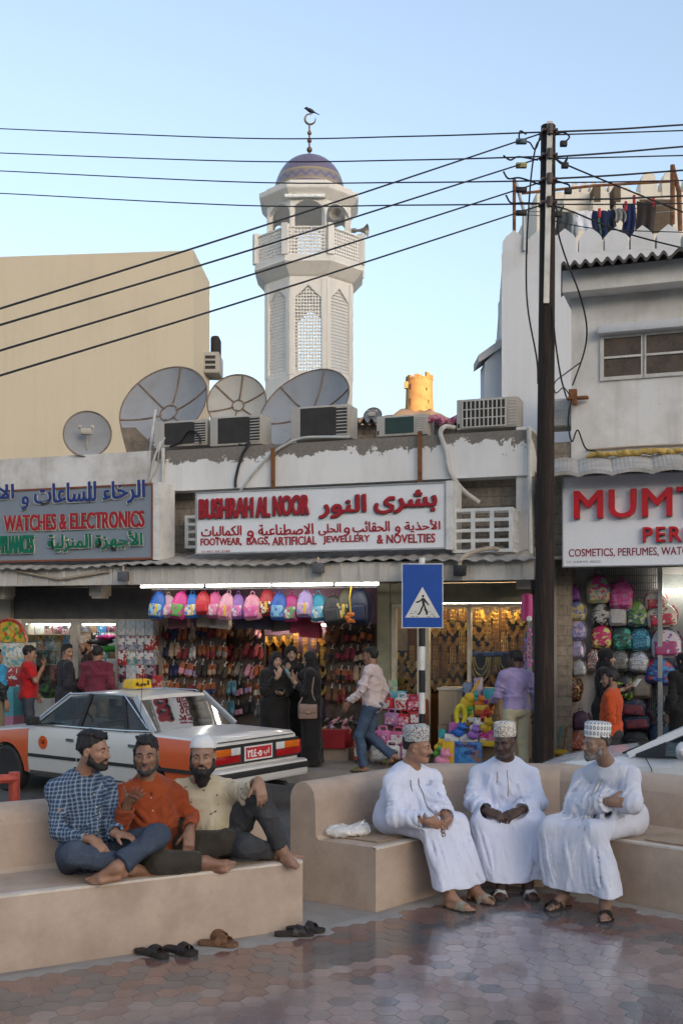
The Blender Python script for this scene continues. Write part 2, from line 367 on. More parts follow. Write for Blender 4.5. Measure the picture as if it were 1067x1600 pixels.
# hexagonal paving blocks, each with its own tone; joints are real gaps over the slab
FRONT = [V(-7.5, 3.555), V(-.265, 7.44), V(.247, 7.85), V(.95, 8.6), V(1.60, 8.6), V(2.45, 7.81), V(6.5, 4.05)]
FRONT = [V(p.x, p.y, 0) for p in FRONT]
def fdist(p):
    best = 9
    for a, b in zip(FRONT, FRONT[1:]):
        ab = b - a; t = max(0, min(1, (p - a).dot(ab) / ab.length_squared)); best = min(best, (p - a - ab * t).length)
    return best
def finside(p):
    for a, b in zip(FRONT, FRONT[1:]):
        if min(a.x, b.x) - 1e-6 <= p.x <= max(a.x, b.x): return p.y < a.y + (b.y - a.y) * (p.x - a.x) / (b.x - a.x)
    return False
rg = random.Random(3); hexs = MB(); hr = .081
for j in range(0, 92):
    for i in range(-56, 57):
        c = V(i * hr * 1.5, 2.2 + j * hr * math.sqrt(3) / 1 + (hr * math.sqrt(3) / 2 if i % 2 else 0), 0)
        if c.y > 8.6 or not finside(c): continue
        dd = fdist(c)
        if dd < .2: continue
        if (c - V(1.95, 5.75, 0)).length < .48: base = V(.13, .135, .14)
        elif dd < .46: base = V(.205, .11, .095) if rg.random() < .8 else V(.12, .12, .125)
        elif dd < .82: base = V(.11, .113, .12) if rg.random() < .75 else V(.20, .115, .10)
        elif dd < 1.06 and rg.random() < .5: base = V(.21, .125, .11)
        else:
            base = lerp(V(.33, .235, .215), V(.26, .21, .20), rg.random())
            if rg.random() < .05: base = V(.16, .15, .15)
        base = base * rg.uniform(.84, 1.14); hexs.col = tuple(base)
        tx, ty = rg.gauss(0, .0025), rg.gauss(0, .0025); r = hr - .003; z = .004 + rg.uniform(0, .0015)
        ring = [(r * math.cos(PI / 3 * k), r * math.sin(PI / 3 * k)) for k in range(6)]
        hexs.add([(c.x + x, c.y + y, z + x * tx + y * ty) for x, y in ring] + [(c.x + x * 1.02, c.y + y * 1.02, -.004) for x, y in ring],
                 [tuple(range(6))] + [(k, k + 6, (k + 1) % 6 + 6, (k + 1) % 6) for k in range(6)])
t = NT('hex_block'); a = t.n('Attribute', attribute_name='Col')
k = t.mix(t.ramp(t.noise(55, 5, .7), [(.38, .55), (.62, 1.0)]), (0, 0, 0), a.outputs[0]); k = t.mix(.35, a.outputs[0], k)
k = t.mix(t.ramp(t.noise(1.3, 5, .6), [(.45, 0.0), (.75, .5)]), k, (.30, .27, .25))
t.bump(t.noise(120, 4, .6), .12, .003)
t.b.inputs['Coat Weight'].default_value = .55; t.b.inputs['Coat Roughness'].default_value = .05
struct('plaza_paving', hexs, t.out(k, t.ramp(t.noise(1.7, 6, .65), [(.40, .05), (.70, .26)]), 0, .8), smooth=False)
joint = mat('paving_joint', (.33, .31, .29), .9)
sheet('paving_bed', [(-7, 1), (7, 1), (7, 3.5), (2.45, 7.73), (1.60, 8.5), (.97, 8.5), (.28, 7.8), (-.25, 7.36), (-7, 3.72)], .0022, joint)

# ================================================================ SETTING: far hills (plus an unseen ridge added to shade the street)
hillm = mat('hill_rock', (.24, .18, .125), .95, var=.35, scale=.12, bump=1.0, bscale=2.0)
def ridge(name, pts, z0, width, seed):
    rr = random.Random(seed); mb = MB(); rings = []
    for (x, y, z), q in zip(pts, range(99)):
        nx = V(pts[min(q + 1, len(pts) - 1)][0] - pts[max(q - 1, 0)][0], pts[min(q + 1, len(pts) - 1)][1] - pts[max(q - 1, 0)][1], 0).normalized().cross(V(0, 0, 1))
        ring = []
        for k in range(-6, 7):
            tt = k / 6; h = z * (1 - abs(tt) ** 1.3) * rr.uniform(.9, 1.08) if abs(k) < 6 else z0
            ring.append((x + nx.x * width * tt, y + nx.y * width * tt, max(h, z0)))
        rings.append(ring)
    mb.loft(rings, False, False); return struct(name, mb, hillm, angle=180)
rr = random.Random(5)
ridge('shade_ridge', [(-420 + 60 * i, -330 + 14 * math.sin(i * 1.3) + i * 6, 76 + 6 * math.sin(i * 2.1) + rr.uniform(-2, 2)) for i in range(17)], -2, 110, 1)  # unseen ridge, its height set to keep the low sun off the street
# rocky knoll under the watch tower
hp = at(648, 652, 227); mb = MB(); rr = random.Random(8); rings = []
prof = [(-62, 28), (-40, 34), (-22, 40), (-13, 44.2), (-6, 45.6), (0, 46.2), (4, 45.4), (9, 43.4), (20, 40), (45, 35), (75, 28)]
prof2 = []
for (x0, z0), (x1, z1) in zip(prof, prof[1:]):
    for k in range(4): prof2.append((lerp(x0, x1, k / 4), lerp(z0, z1, k / 4) + rr.uniform(-.5, .5)))
for y, sc in ((-60, .0), (-40, .45), (-22, .78), (-10, .95), (0, 1.0), (12, .93), (30, .7), (60, 0)):
    rings.append([(hp.x + x, hp.y + y + rr.uniform(-2, 2), -2 + (z + 2) * sc + rr.uniform(-.4, .4)) for x, z in prof2])
mb.loft(rings, False, False); struct('hill', mb, hillm, angle=60)

# ================================================================ BUILDINGS BEHIND
whitew = grime('whitewash', (.66, .67, .69), (.52, .52, .51), .5, .85, .9, bump=.35, streak=.22)
whitew2 = grime('old_whitewash', (.74, .73, .71), (.50, .47, .43), .42, .74, 1.3, bump=.6, bscale=28, streak=.4)
# cream block of flats
Y = 27.0; rt = thing('apartment_block', 'large plain cream building behind the shops at the left', 'building', at(160, 970, Y) * 1.0)
a = [at(-260, 409, Y), at(300, 391, Y), at(300, 440, Y), at(300, 900, Y), at(-260, 900, Y)]
rt.location.z = 0; rt.matrix_world = Matrix.Translation(rt.location)
bz = lambda p, z: (p.x, p.y, z)
ztop = at(300, 391, Y).z; x1 = at(303, 391, Y).x; x2 = at(328, 391, Y + 1.2).x
mb = MB()
L = [V(-14, Y - .0, 0), V(x1, Y, 0), V(x2, Y + 1.15, 0), V(at(326, 0, Y + 10).x, Y + 10, 0), V(-14, Y + 10, 0)]
zt = [ztop - .35, ztop, at(328, 441, Y + 1.15).z, at(328, 441, Y + 1.15).z, ztop - .35]
mb.add([(p.x, p.y, 0) for p in L] + [(p.x, p.y, z) for p, z in zip(L, zt)], [(0, 1, 6, 5), (1, 2, 7, 6), (2, 3, 8, 7), (3, 4, 9, 8), (4, 0, 5, 9), (5, 6, 7, 8, 9)])
creamw = grime('cream_render', (.68, .585, .43), (.58, .49, .36), .5, .9, .35, bump=.2, bscale=18, streak=.16)
obj('wall', mb, creamw, rt, smooth=False)
# minaret --------------------------------------------------------------------------------
MY = 41.0; mc = at(483.5, 970, MY); mc.z = 0
mz = lambda y: CH + (HY - y) / F * (MY - 1.5)      # fronts of the octagon
mzc = lambda y: CH + (HY - y) / F * MY             # things on the axis
mr = lambda w: w / 2 / F * MY                    # image width -> half width (m)
rt = thing('minaret', 'slender octagonal white minaret with pierced screens, arcade and blue dome', 'minaret', mc)
stucco = grime('stucco', (.78, .75, .70), (.62, .59, .54), .55, .9, .8, bump=.2, streak=.2)
O8 = Matrix.Translation(mc) @ Matrix.Rotation(R(22.5), 4, 'Z'); ap = 1 / math.cos(R(22.5))
def oct_(mb, prof, cap=True): return mb.lathe([(mr(w) * ap, mz(y)) for w, y in prof], 8, O8, cap)
mb = MB(); oct_(mb, [(134, 980), (134, 586), (133, 585)]); obj('base', mb, stucco, rt, smooth=False)
# shaft: piers between the screens, lintel above
faces = []
for k in range(8):
    a = R(-90 + 45 * k); faces.append((V(math.cos(a), math.sin(a), 0), V(-math.sin(a), math.cos(a), 0)))
ap_ = mr(133); half = ap_ * math.tan(R(22.5)); sw = mr(40)
def plate(mb, n, u, poly, off, th): mb.prism([mc + n * off + u * x + V(0, 0, z) for x, z in poly], n * -th)
sh = MB(); latt = []; cores = MB()
zb, zl, zs, za = mz(586), mz(580), mz(466), mz(446)
ztopS = mz(432)
for n, u in faces:
    for sg in (-1, 1):
        plate(sh, n, u, [(sg * sw, zb), (sg * half, zb), (sg * half, ztopS), (0, ztopS), (0, za), (sg * sw, zs)], ap_, .16)
        plate(sh, n, u, [(sg * half * 1.0, zb), (sg * (half - .17), zb), (sg * (half - .17), mz(436)), (sg * half * 1.0, mz(436))], ap_ + .035, .05)
    plate(sh, n, u, [(-sw, zb), (sw, zb), (sw, zl), (-sw, zl)], ap_, .16)
obj('shaft', sh, stucco, rt, smooth=False)
def lattice(n, u, x0, x1, z0, z1, off, th, cx, cz, top=None):
    """pierced screen: every cell is a frame round a diamond hole"""
    mb = MB(); dx, dz = (x1 - x0) / cx, (z1 - z0) / cz
    for i in range(cx):
        for j in range(cz):
            xc, zc = x0 + dx * (i + .5), z0 + dz * (j + .5)
            if top and zc > top(xc): continue
            e = [(-.5, -.5), (0, -.5), (.5, -.5), (.5, 0), (.5, .5), (0, .5), (-.5, .5), (-.5, 0)]; h = [(-.2, -.2), (0, -.38), (.2, -.2), (.38, 0), (.2, .2), (0, .38), (-.2, .2), (-.38, 0)]
            pts = [mc + n * o + u * (xc + dx * p) + V(0, 0, zc + dz * q) for o in (off, off - th) for ps in (e, h) for p, q in ps]
            fsx = []
            for k in range(8):
                m = (k + 1) % 8; fsx += [(k, m, 8 + m, 8 + k), (16 + m, 16 + k, 24 + k, 24 + m), (8 + k, 8 + m, 24 + m, 24 + k)]
            mb.add(pts, fsx)
    return mb
for n, u in faces:
    if n.y < .3: obj('screen', lattice(n, u, -sw, sw, zl, za, ap_ - .05, .05, 9, 26, lambda x: zs + (za - zs) * (1 - abs(x) / sw)), stucco, rt, smooth=False)
mb = MB(); oct_(mb, [(133, 433), (140, 430), (166, 414), (165, 411), (165, 404), (162, 403)]); obj('balcony', mb, stucco, rt, smooth=False)
rail = mr(163); rh = rail * math.tan(R(22.5))
for n, u in faces: obj('balustrade', lattice(n, u, -rh + .1, rh - .1, mz(403), mz(361), rail - .03, .06, 12, 8), stucco, rt, smooth=False)
mb = MB()
for k in range(8):
    c = mc + (faces[k][0] * rail + faces[k][1] * rh) * .985
    mb.box((-.11, -.11, mz(404)), (.11, .11, mz(356)), Matrix.Translation(c) @ Matrix.Rotation(R(-90 + 45 * k + 22.5), 4, 'Z'))
for n, u in faces: plate(mb, n, u, [(-rh, mz(362)), (rh, mz(362)), (rh, mz(360)), (-rh, mz(360))], rail, .1)
obj('balustrade_post', mb, stucco, rt, smooth=False)
# arcade
ar = mr(129); ah = ar * math.tan(R(22.5)); aw = mr(50); zsp, zc_, zt_ = mz(335), mz(404), mz(300); am = MB()
for n, u in faces:
    arc = [(aw * math.cos(t_), zsp + (mz(313) - zsp) * math.sin(t_)) for t_ in [PI * i / 14 for i in range(15)]]
    for sg in (-1, 1):
        half_arc = [(x, z) for x, z in arc if x * sg >= -1e-6]; half_arc.sort(key=lambda p: p[1])
        for (xa, za2), (xb, zb2) in zip(half_arc, half_arc[1:]): plate(am, n, u, [(xa, za2), (sg * ah, za2), (sg * ah, zb2), (xb, zb2)], ar, .22)
        plate(am, n, u, [(sg * aw, zc_), (sg * ah, zc_), (sg * ah, zsp), (sg * aw, zsp)], ar, .22)
    plate(am, n, u, [(-ah, mz(313)), (ah, mz(313)), (ah, zt_), (-ah, zt_)], ar, .22)
obj('arcade', am, stucco, rt, smooth=False)
mb = MB(); oct_(mb, [(131, 311), (150, 299), (152, 297), (152, 290), (131, 288), (131, 282)]); mb.lathe([(mr(126), mz(284)), (mr(126), mz(281.5))], 32, Matrix.Translation(mc)); obj('cornice', mb, stucco, rt, smooth=False)
t = NT('dome_tile'); cz = t.n('SeparateXYZ'); t.l(t.co(), cz.inputs[0]); zz = cz.outputs[2]
z0_, z1_ = mz(282), mzc(245)
ang = t.math('ARCTAN2', cz.outputs[1], cz.outputs[0]); wv = t.math('SINE', t.math('MULTIPLY', ang, 22.0)); off = t.math('MULTIPLY', wv, .045)
band = t.math('DIVIDE', t.math('SUBTRACT', zz, z0_), z1_ - z0_); b2 = t.math('ADD', band, off)
base = t.ramp(band, [(0, (.12, .11, .20)), (.10, (.12, .11, .20)), (.11, (.38, .30, .15)), (.14, (.38, .30, .15)), (.15, (.26, .22, .16)), (.38, (.26, .22, .16)), (.39, (.40, .32, .16)), (.43, (.40, .32, .16)), (.44, (.15, .13, .21)), (1, (.16, .14, .22))], 'CONSTANT')
scroll = t.ramp(b2, [(0, 0.0), (.22, 0.0), (.23, 1.0), (.30, 1.0), (.31, 0.0)], 'CONSTANT')
k = t.mix(scroll, base, (.13, .12, .24)); vor = t.n('TexVoronoi'); vor.inputs['Scale'].default_value = 9; t.l(t.co(), vor.inputs['Vector'])
k = t.mix(.25, k, t.mix(t.noise(6), (.10, .09, .16), (.30, .26, .30))); dome = t.out(k, .35, 0, .5)
mb = MB(); mb.lathe([(mr(110) * math.cos(t_) ** .9, z0_ + (z1_ - z0_) * math.sin(t_)) for t_ in [PI / 2 * i / 14 for i in range(14)]] + [(.03, z1_)], 40, Matrix.Translation(mc)); obj('dome', mb, dome, rt)
brass = mat('dull_brass', (.20, .13, .08), .45, .6)
mb = MB(); mb.tube([mc + V(0, 0, z1_ - .1), mc + V(0, 0, mzc(193))], .035)
for y, r in ((234, .11), (220, .09), (208, .085)): mb.ball(mc + V(0, 0, mzc(y)), r)
cc = mc + V(.03, 0, mzc(186)); mb.tube([cc + V(.2 * math.sin(a), 0, .2 * math.cos(a)) for a in [R(25 - 15.5 * i) for i in range(21)]], [.012 + .03 * math.sin(PI * i / 20) for i in range(21)]); obj('finial', mb, brass, rt)
tubew = emit('tube_glow', (1, .98, .93), 1.3); 
mb = MB(); mb.box((mr(0) - .72, -.05, -.05), (.72, .05, .05), Matrix.Translation(mc + V(-.12, -mr(140), mz(309)))); obj('tube_lamp', mb, mat('tube_cover', (.85, .86, .84), .3), rt)
horn = mat('horn_metal', (.33, .31, .28), .5, .3)
def horn_speaker(c, dirv, nm):
    mb = MB(); q = Vector(dirv).to_track_quat('Z', 'Y').to_matrix().to_4x4()
    mb.lathe([(.08, -.32), (.09, -.16), (.05, -.15), (.055, 0), (.10, .14), (.18, .25), (.23, .29), (.21, .285), (.08, .12), (.02, .05)], 20, Matrix.Translation(c) @ q)
    return one(nm, '', 'loudspeaker', mb, horn)
o = horn_speaker(at(526, 338, MY - mr(124)), (-.15, -1, -.05), 'loudspeaker'); o['label'] = 'grey horn loudspeaker facing forward inside the right arch of the minaret'; o['group'] = 'minaret loudspeakers'
o = horn_speaker(at(562, 360, MY - .6), (1, -.35, -.1), 'loudspeaker'); o['label'] = 'grey horn loudspeaker pointing right over the minaret balcony rail'; o['group'] = 'minaret loudspeakers'
# crow
crow = mat('crow_feathers', (.03, .03, .035), .5)
p = at(485, 174.5, MY); s_ = SDF((-.3, -.2, -.22), (.4, .2, .25), .012)
s_.ell((0, 0, 0), (.17, .075, .075), Matrix.Rotation(R(25), 3, 'Y'), k=.03).ell((-.15, 0, .09), (.06, .05, .05), k=.05).cap((-.19, 0, .09), (-.27, 0, .075), .02, .006, .02).cap((.12, 0, -.05), (.32, 0, -.15), .05, .03, .04, flat=((0, 0, 1), .35)).cap((0, 0, -.05), (-.01, 0, -.19), .012, k=.02)
mb = s_.mb(); mb.v = [tuple(Vector(v) + p + V(0, 0, .04)) for v in mb.v]; one('crow', 'black crow perched on top of the minaret crescent', 'bird', mb, crow)
# watch tower on the hill ------------------------------------------------------------------
TY = 227; tc = at(655, 970, TY); tc.z = at(655, 652, TY).z - 1.5
rt = thing('watch_tower', 'round golden stone watch tower lit by the low sun on the hill', 'tower', tc)
tz = lambda y: CH + (HY - y) / F * TY; tm = mat('watch_stone', (.42, .25, .11), .95, var=.3, scale=.5, bump=.9, bscale=3)
mb = MB(); mb.lathe([(r_ / 2 / F * TY, tz(y)) for r_, y in ((46, 664), (44.5, 645), (42.5, 620), (41.5, 600), (41.5, 593))], 28, Matrix.Translation((tc.x, tc.y, 0)))
obj('wall', mb, tm, rt); mb = MB()
for k in range(20):
    a = 2 * PI * k / 20; r_ = 19.3 / F * TY; hgt = (tz(587) if math.cos(a - .2) > .3 else tz(590)) + .3 * math.sin(k * 2.3)
    mb.box((-.42, -.28, tz(595)), (.42, .28, hgt), Matrix.Translation((tc.x + r_ * math.cos(a), tc.y + r_ * math.sin(a), 0)) @ Matrix.Rotation(a + PI / 2, 4, 'Z'))
obj('battlement', mb, tm, rt, smooth=False); dk = mat('dark_opening', (.05, .035, .02), .95)
for px, py, w, h in ((641, 607, .5, 1.1), (641, 632, .55, 1.7), (664, 612, .45, .6), (666, 631, .7, .8), (652, 636, .35, .5)):
    mb = MB(); c = at(px, py, TY); y_ = tc.y - math.sqrt(max((20.4 / F * TY) ** 2 - (c.x - tc.x) ** 2, 0)); mb.box((c.x - w / 2, y_ - .12, c.z - h / 2), (c.x + w / 2, y_ + .6, c.z + h / 2)); obj('window', mb, dk, rt, smooth=False)
mb = MB(); mb.box((-.4, -.5, -.7), (.4, .5, .7), Matrix.Translation(at(634.5, 602, TY - 1)), b=.1); obj('bartizan', mb, tm, rt)

# white battlemented house ----------------------------------------------------------------
WY = 22.0; WB = Matrix.Translation(at(785, 970, WY) * 1.0 - V(0, 0, CH)) @ Matrix.Rotation(R(-7), 4, 'Z')
rt = thing('battlemented_house', 'tall white house topped by a row of pointed merlons behind the pole', 'building', WB.translation, R(-7))
wz = lambda y: CH + (HY - y) / F * WY
ML = lambda px: (px - 785) / F * WY
mb = MB(WB); mb.box((0, 0, 0), (ML(1330), 7, wz(398))); obj('wall', mb, whitew, rt, smooth=False)
for k in range(9):
    x0 = ML(785 + 39 * k) + (0 if k else .0); w = ML(785 + 34.5); zb_ = wz(399); zt_ = wz(365 if k else 364)
    poly = [(x0, -.004, zb_), (x0 + w, -.004, zb_), (x0 + w, -.004, lerp(zb_, zt_, .62)), (x0 + w * .86, -.004, lerp(zb_, zt_, .82)), (x0 + w * .5, -.004, zt_ + .05), (x0 + w * .14, -.004, lerp(zb_, zt_, .82)), (x0, -.004, lerp(zb_, zt_, .62))]
    mb = MB(WB); mb.prism(poly, (0, .28, 0)); obj('merlon', mb, whitew, rt, smooth=False)
mb = MB(WB)
for y in (0, 3.4, 6.8): mb.box((-.02, y - .002, 0), (.42, y + .1, wz(396)))
obj('buttress', mb, whitew, rt, smooth=False)
# lower wing with a sloping coping
p0, p1 = at(757, 970, 22.6), at(786, 970, 22.6); mb = MB()
za_, zb_ = at(755, 566, 22.6).z, at(786, 540, 22.6).z
mb.prism([(p0.x, 22.6, 0), (p1.x, 22.6, 0), (p1.x, 22.6, zb_), (p0.x, 22.6, za_)], (0, .7, 0)); obj('wing', mb, whitew, rt, smooth=False)
mb = MB(); mb.prism([(p0.x - .14, 22.5, za_ - .03), (p1.x, 22.5, zb_ - .02), (p1.x, 22.5, zb_ + .16), (p0.x - .14, 22.5, za_ + .13)], (0, .85, 0)); obj('coping', mb, grime('coping_grey', (.55, .54, .53), (.38, .37, .36), streak=.3), rt, smooth=False)
# fort behind
FYd = 34.0; fz2 = lambda y: CH + (HY - y) / F * FYd
rt = thing('fort', 'cream battlemented fort wall rising behind the washing line', 'fort', at(980, 970, FYd) - V(0, 0, CH))
fm = grime('fort_render', (.80, .73, .62), (.66, .59, .49), .5, .85, .6, streak=.2)
mb = MB(); a, b = at(838, 970, FYd).x, at(1130, 970, FYd).x
mb.box((a, FYd, 0), (at(958, 970, FYd).x, FYd + 6, fz2(300))); mb.box((at(955, 970, FYd).x, FYd - .5, 0), (b, FYd + 6, fz2(310))); obj('wall', mb, fm, rt, smooth=False)
for i, (px, w, yb, yt) in enumerate([(840, 10, 302, 292)] + [(893 + 14.5 * q, 10, 302, 283) for q in range(5)] + [(880, 20, 330, 296), (926, 26, 330, 296), (962, 27, 330, 290), (1000, 26, 312, 267), (1034, 27, 312, 264), (1070, 27, 312, 262)]):
    Yq = FYd - .55 if w > 15 else FYd - .01; xa, xb = at(px, 0, Yq).x, at(px + w, 0, Yq).x; q = lambda y: CH + (HY - y) / F * Yq
    poly = [(xa, Yq, q(yb)), (xb, Yq, q(yb)), (xb, Yq, q(lerp(yb, yt, .6))), (lerp(xa, xb, .8), Yq, q(lerp(yb, yt, .9))), (lerp(xa, xb, .5), Yq, q(yt)), (lerp(xa, xb, .2), Yq, q(lerp(yb, yt, .9))), (xa, Yq, q(lerp(yb, yt, .6)))]
    mb = MB(); mb.prism(poly, (0, .5, 0)); obj('merlon', mb, fm, rt, smooth=False)
for px, py in ((926, 314), (957, 314)): c = at(px, py, FYd); mb = MB(); mb.box((c.x - .1, FYd - .56, c.z - .25), (c.x + .1, FYd + .02, c.z + .25)); obj('opening', mb, mat('shadow_gap', (.12, .09, .06), .9), rt, smooth=False)
mb = MB()
c = at(1024, 338, FYd - .5); mb.box((c.x - .5, c.y - .06, c.z - .5), (c.x + .5, c.y + .1, c.z + .5)); obj('opening', mb, mat('shadow_gap', (.12, .09, .06), .9), rt, smooth=False)
# ================================================================ PLAZA BENCHES
plast = grime('bench_plaster', (.47, .37, .297), (.28, .215, .17), .42, .75, 1.7, bump=.3, bscale=55, streak=.18, marks=.55)
def bench_rings(stations, prof):
    """stations: (front point, outward vector of the full depth); prof: (fraction of depth, z)"""
    return [[(p.x + o.x * f_, p.y + o.y * f_, z) for f_, z in prof] for p, o in stations]
def bprof(sd, top, zs=.46):
    pr = [(0, -.004), (0, zs - .012), (.006, zs - .003), (.016, zs), (sd - .03, zs), (sd, zs + .03), (sd + .012, top - .13)]
    for i in range(8): a = PI - PI * i / 7; m = (sd + 1.012) / 2; pr.append((m + (1 - sd - .012) / 2 * math.cos(a) , top - .13 + .13 * math.sin(a)))
    return pr + [(1, -.004)]
edge = mat('worn_edge', (.60, .54, .48), .7)
o_ = V(-.473, .881, 0) * .85
st = [(V(-.265, 7.44, 0) - V(.881, .473, 0) * t_, o_) for t_ in (5.5, 4, 2.5, 1.2, .02, 0)]
rt = thing('plaza_bench', 'long low beige plastered bench in the left foreground where the barefoot men sit', 'bench', (-1.6, 6.9, 0))
mb = MB(); mb.loft(bench_rings(st, bprof(.70, .90)), True, True); obj('bench_body', mb, plast, rt, angle=30)
def edge_strip(pts, nm, rt, z=.46):
    mb = MB(); mb.loft([[(p.x - o.x * .003, p.y - o.y * .003, z - .016), (p.x - o.x * .003, p.y - o.y * .003, z + .001), (p.x + o.x * .045, p.y + o.y * .045, z + .004), (p.x + o.x * .045, p.y + o.y * .045, z - .016)] for p, o in pts]); return obj(nm, mb, edge, rt, smooth=False)
edge_strip(st, 'edge_trim', rt)
A_, B_, C_, D_ = V(.247, 7.85, 0), V(.95, 8.6, 0), V(1.60, 8.6, 0), V(2.45, 7.81, 0)
oA, oB, oC, oD = V(-.655, .45, 0) * .97, V(-.30, .80, 0), V(.335, .80, 0), V(.68, .733, 0) * .8
E_ = D_ + V(.733, -.68, 0) * 2.2
st = [(A_, oA), (lerp(A_, B_, .03), lerp(oA, oB, .03)), (lerp(A_, B_, .5), lerp(oA, oB, .5)), (B_, oB), (C_, oC), (lerp(C_, D_, .5), lerp(oC, oD, .5)), (D_, oD), (E_, oD)]
rt = thing('plaza_bench', 'angled beige plastered bench wrapping round the three men in white robes', 'bench', (1.3, 8.7, 0))
mb = MB(); mb.loft(bench_rings(st, bprof(.69, .885)), True, True); obj('bench_body', mb, plast, rt, angle=30)
edge_strip(st, 'edge_trim', rt)
card = mat('cardboard', (.36, .27, .19), .85)
def flat_card(pts, lab):
    mb = MB(); mb.prism([V(p) for p in pts], (0, 0, .006)); one('cardboard_sheet', lab, 'cardboard', mb, card, smooth=False)
flat_card([at(590, 1311, 8.02), at(512, 1302, 8.28), at(560, 1288, 8.55), at(640, 1296, 8.3)], 'flat piece of cardboard under the robed man with the grey and white cap')
for o in [bpy.data.objects['cardboard_sheet']]:
    for v in o.data.vertices: v.co.z = (.465 if v.co.z < .02 + 1 and v.index < 4 else .472) - o.location.z
p = [V(2.26, 8.12, .465), V(2.86, 7.56, .465), V(3.06, 7.78, .465), V(2.5, 8.4, .465)]
flat_card(p, 'flat piece of cardboard on the bench at the right edge of the photo')
red = mat('red_paint', (.42, .07, .045), .45, var=.25)
mb = MB(); p0, p1 = at(-30, 1219, 7.75), at(26, 1216, 7.95); mb.tube([p0, p1], .035); p = at(23, 1216, 7.95); mb.tube([V(p.x, p.y, -.004), V(p.x, p.y, p.z + .045)], .042); mb.tube([V(-3.4, 7.55, -.004), p0], .03)
one('guard_rail', 'red painted tubular rail at the left edge behind the bench', 'railing', mb, red)

# ================================================================ ROW OF SHOPS
fz_ = fz
zt, zb = fz(500, 690, .35), fz(500, 757, .35); zc1, zc0 = fz(480, 880, 1.1), fz(480, 910, 1.1)
brick = None
t = NT('block_wall'); sx = t.n('SeparateXYZ'); t.l(t.co(), sx.inputs[0]); cb = t.n('CombineXYZ'); t.l(sx.outputs[0], cb.inputs[0]); t.l(sx.outputs[2], cb.inputs[1])
br = t.n('TexBrick'); br.inputs['Scale'].default_value = 1.0; br.inputs['Brick Width'].default_value = .42; br.inputs['Row Height'].default_value = .145; br.inputs['Mortar Size'].default_value = .011; br.inputs['Mortar Smooth'].default_value = .3
br.inputs['Color1'].default_value = (.30, .245, .19, 1); br.inputs['Color2'].default_value = (.23, .19, .15, 1); br.inputs['Mortar'].default_value = (.15, .13, .11, 1); t.l(cb.outputs[0], br.inputs['Vector'])
k = t.mix(.4, br.outputs['Color'], t.ramp(t.noise(14, 5), [(.3, (.10, .08, .06)), (.7, (.42, .36, .29))]))
t.bump(t.math('SUBTRACT', t.noise(40, 5), t.math('MULTIPLY', br.outputs['Fac'], 2.0)), .5, .01); brick = t.out(k, .9)
t = NT('peeling_paint'); sx = t.n('SeparateXYZ'); t.l(t.co(), sx.inputs[0])
n1 = t.noise(3.5, 8, .68); n2 = t.noise(1.2, 3)
hgt = t.math('DIVIDE', t.math('SUBTRACT', sx.outputs[2], zb), zt - zb)          # worn through along the top of the wall
fac = t.math('ADD', t.math('MULTIPLY', hgt, .62), t.math('MULTIPLY', n1, .85)); fac = t.math('ADD', fac, t.math('MULTIPLY', n2, .12))
pe = t.ramp(fac, [(.925, 0.0), (.945, 1.0)])
paint = t.mix(t.ramp(t.noise(2.2, 6, .6, t.co((1, 1, .25))), [(.4, 0.0), (.75, .6)]), (.80, .79, .77), (.56, .53, .49)); cm = t.mix(t.noise(20, 5), (.13, .115, .10), (.30, .27, .235))
t.bump(t.math('SUBTRACT', t.math('MULTIPLY', t.noise(50, 5), .3), pe), .5, .008); peel = t.out(t.mix(pe, paint, cm), .85, 0, .3)
rt = thing('shop_row', 'single storey row of street shops with peeling white parapet and ribbed metal canopy', 'building', fw(fs(430), 0, 0), FA)
s0, s1, sR = fs(-60), fs(252), fs(835)
mb = MB(FM); mb.box((s1 + .02, -.35, zb), (sR, .35, zt)); obj('parapet', mb, peel, rt, smooth=False)
zl0, zl1 = fz(200, 771, .35), fz(200, 706, .35)
mb = MB(FM); mb.box((s0 - 3, -.33, zl0 + .05), (s1, .3, zl1)); obj('parapet', mb, grime('parapet_paint', (.78, .77, .75), (.40, .36, .31), .42, .75, 1.4, streak=.5), rt, smooth=False)
mb = MB(FM); mb.box((s0 - 3, .3, zl1 - .35), (sR, 6, zl1 - .2)); obj('roof', mb, grime('roof_screed', (.42, .39, .35), (.25, .23, .2)), rt, smooth=False)
mb = MB(FM); mb.box((s0 - 3, 0, zc0 + .28), (sR, .2, zb + .1)); obj('wall', mb, brick, rt, smooth=False)
# corner pier and pipe at the right end
mb = MB(FM); mb.box((fs(812), -.30, zc0 - .1), (fs(834), .4, zt + .05)); obj('pier', mb, whitew2, rt, smooth=False)
mb = MB(); mb.tube([fat(826, 668, .42), fat(827, 760, .42), fat(829, 905, .42)], .035); obj('drain_pipe', mb, mat('grey_plastic', (.50, .50, .48), .5), rt)
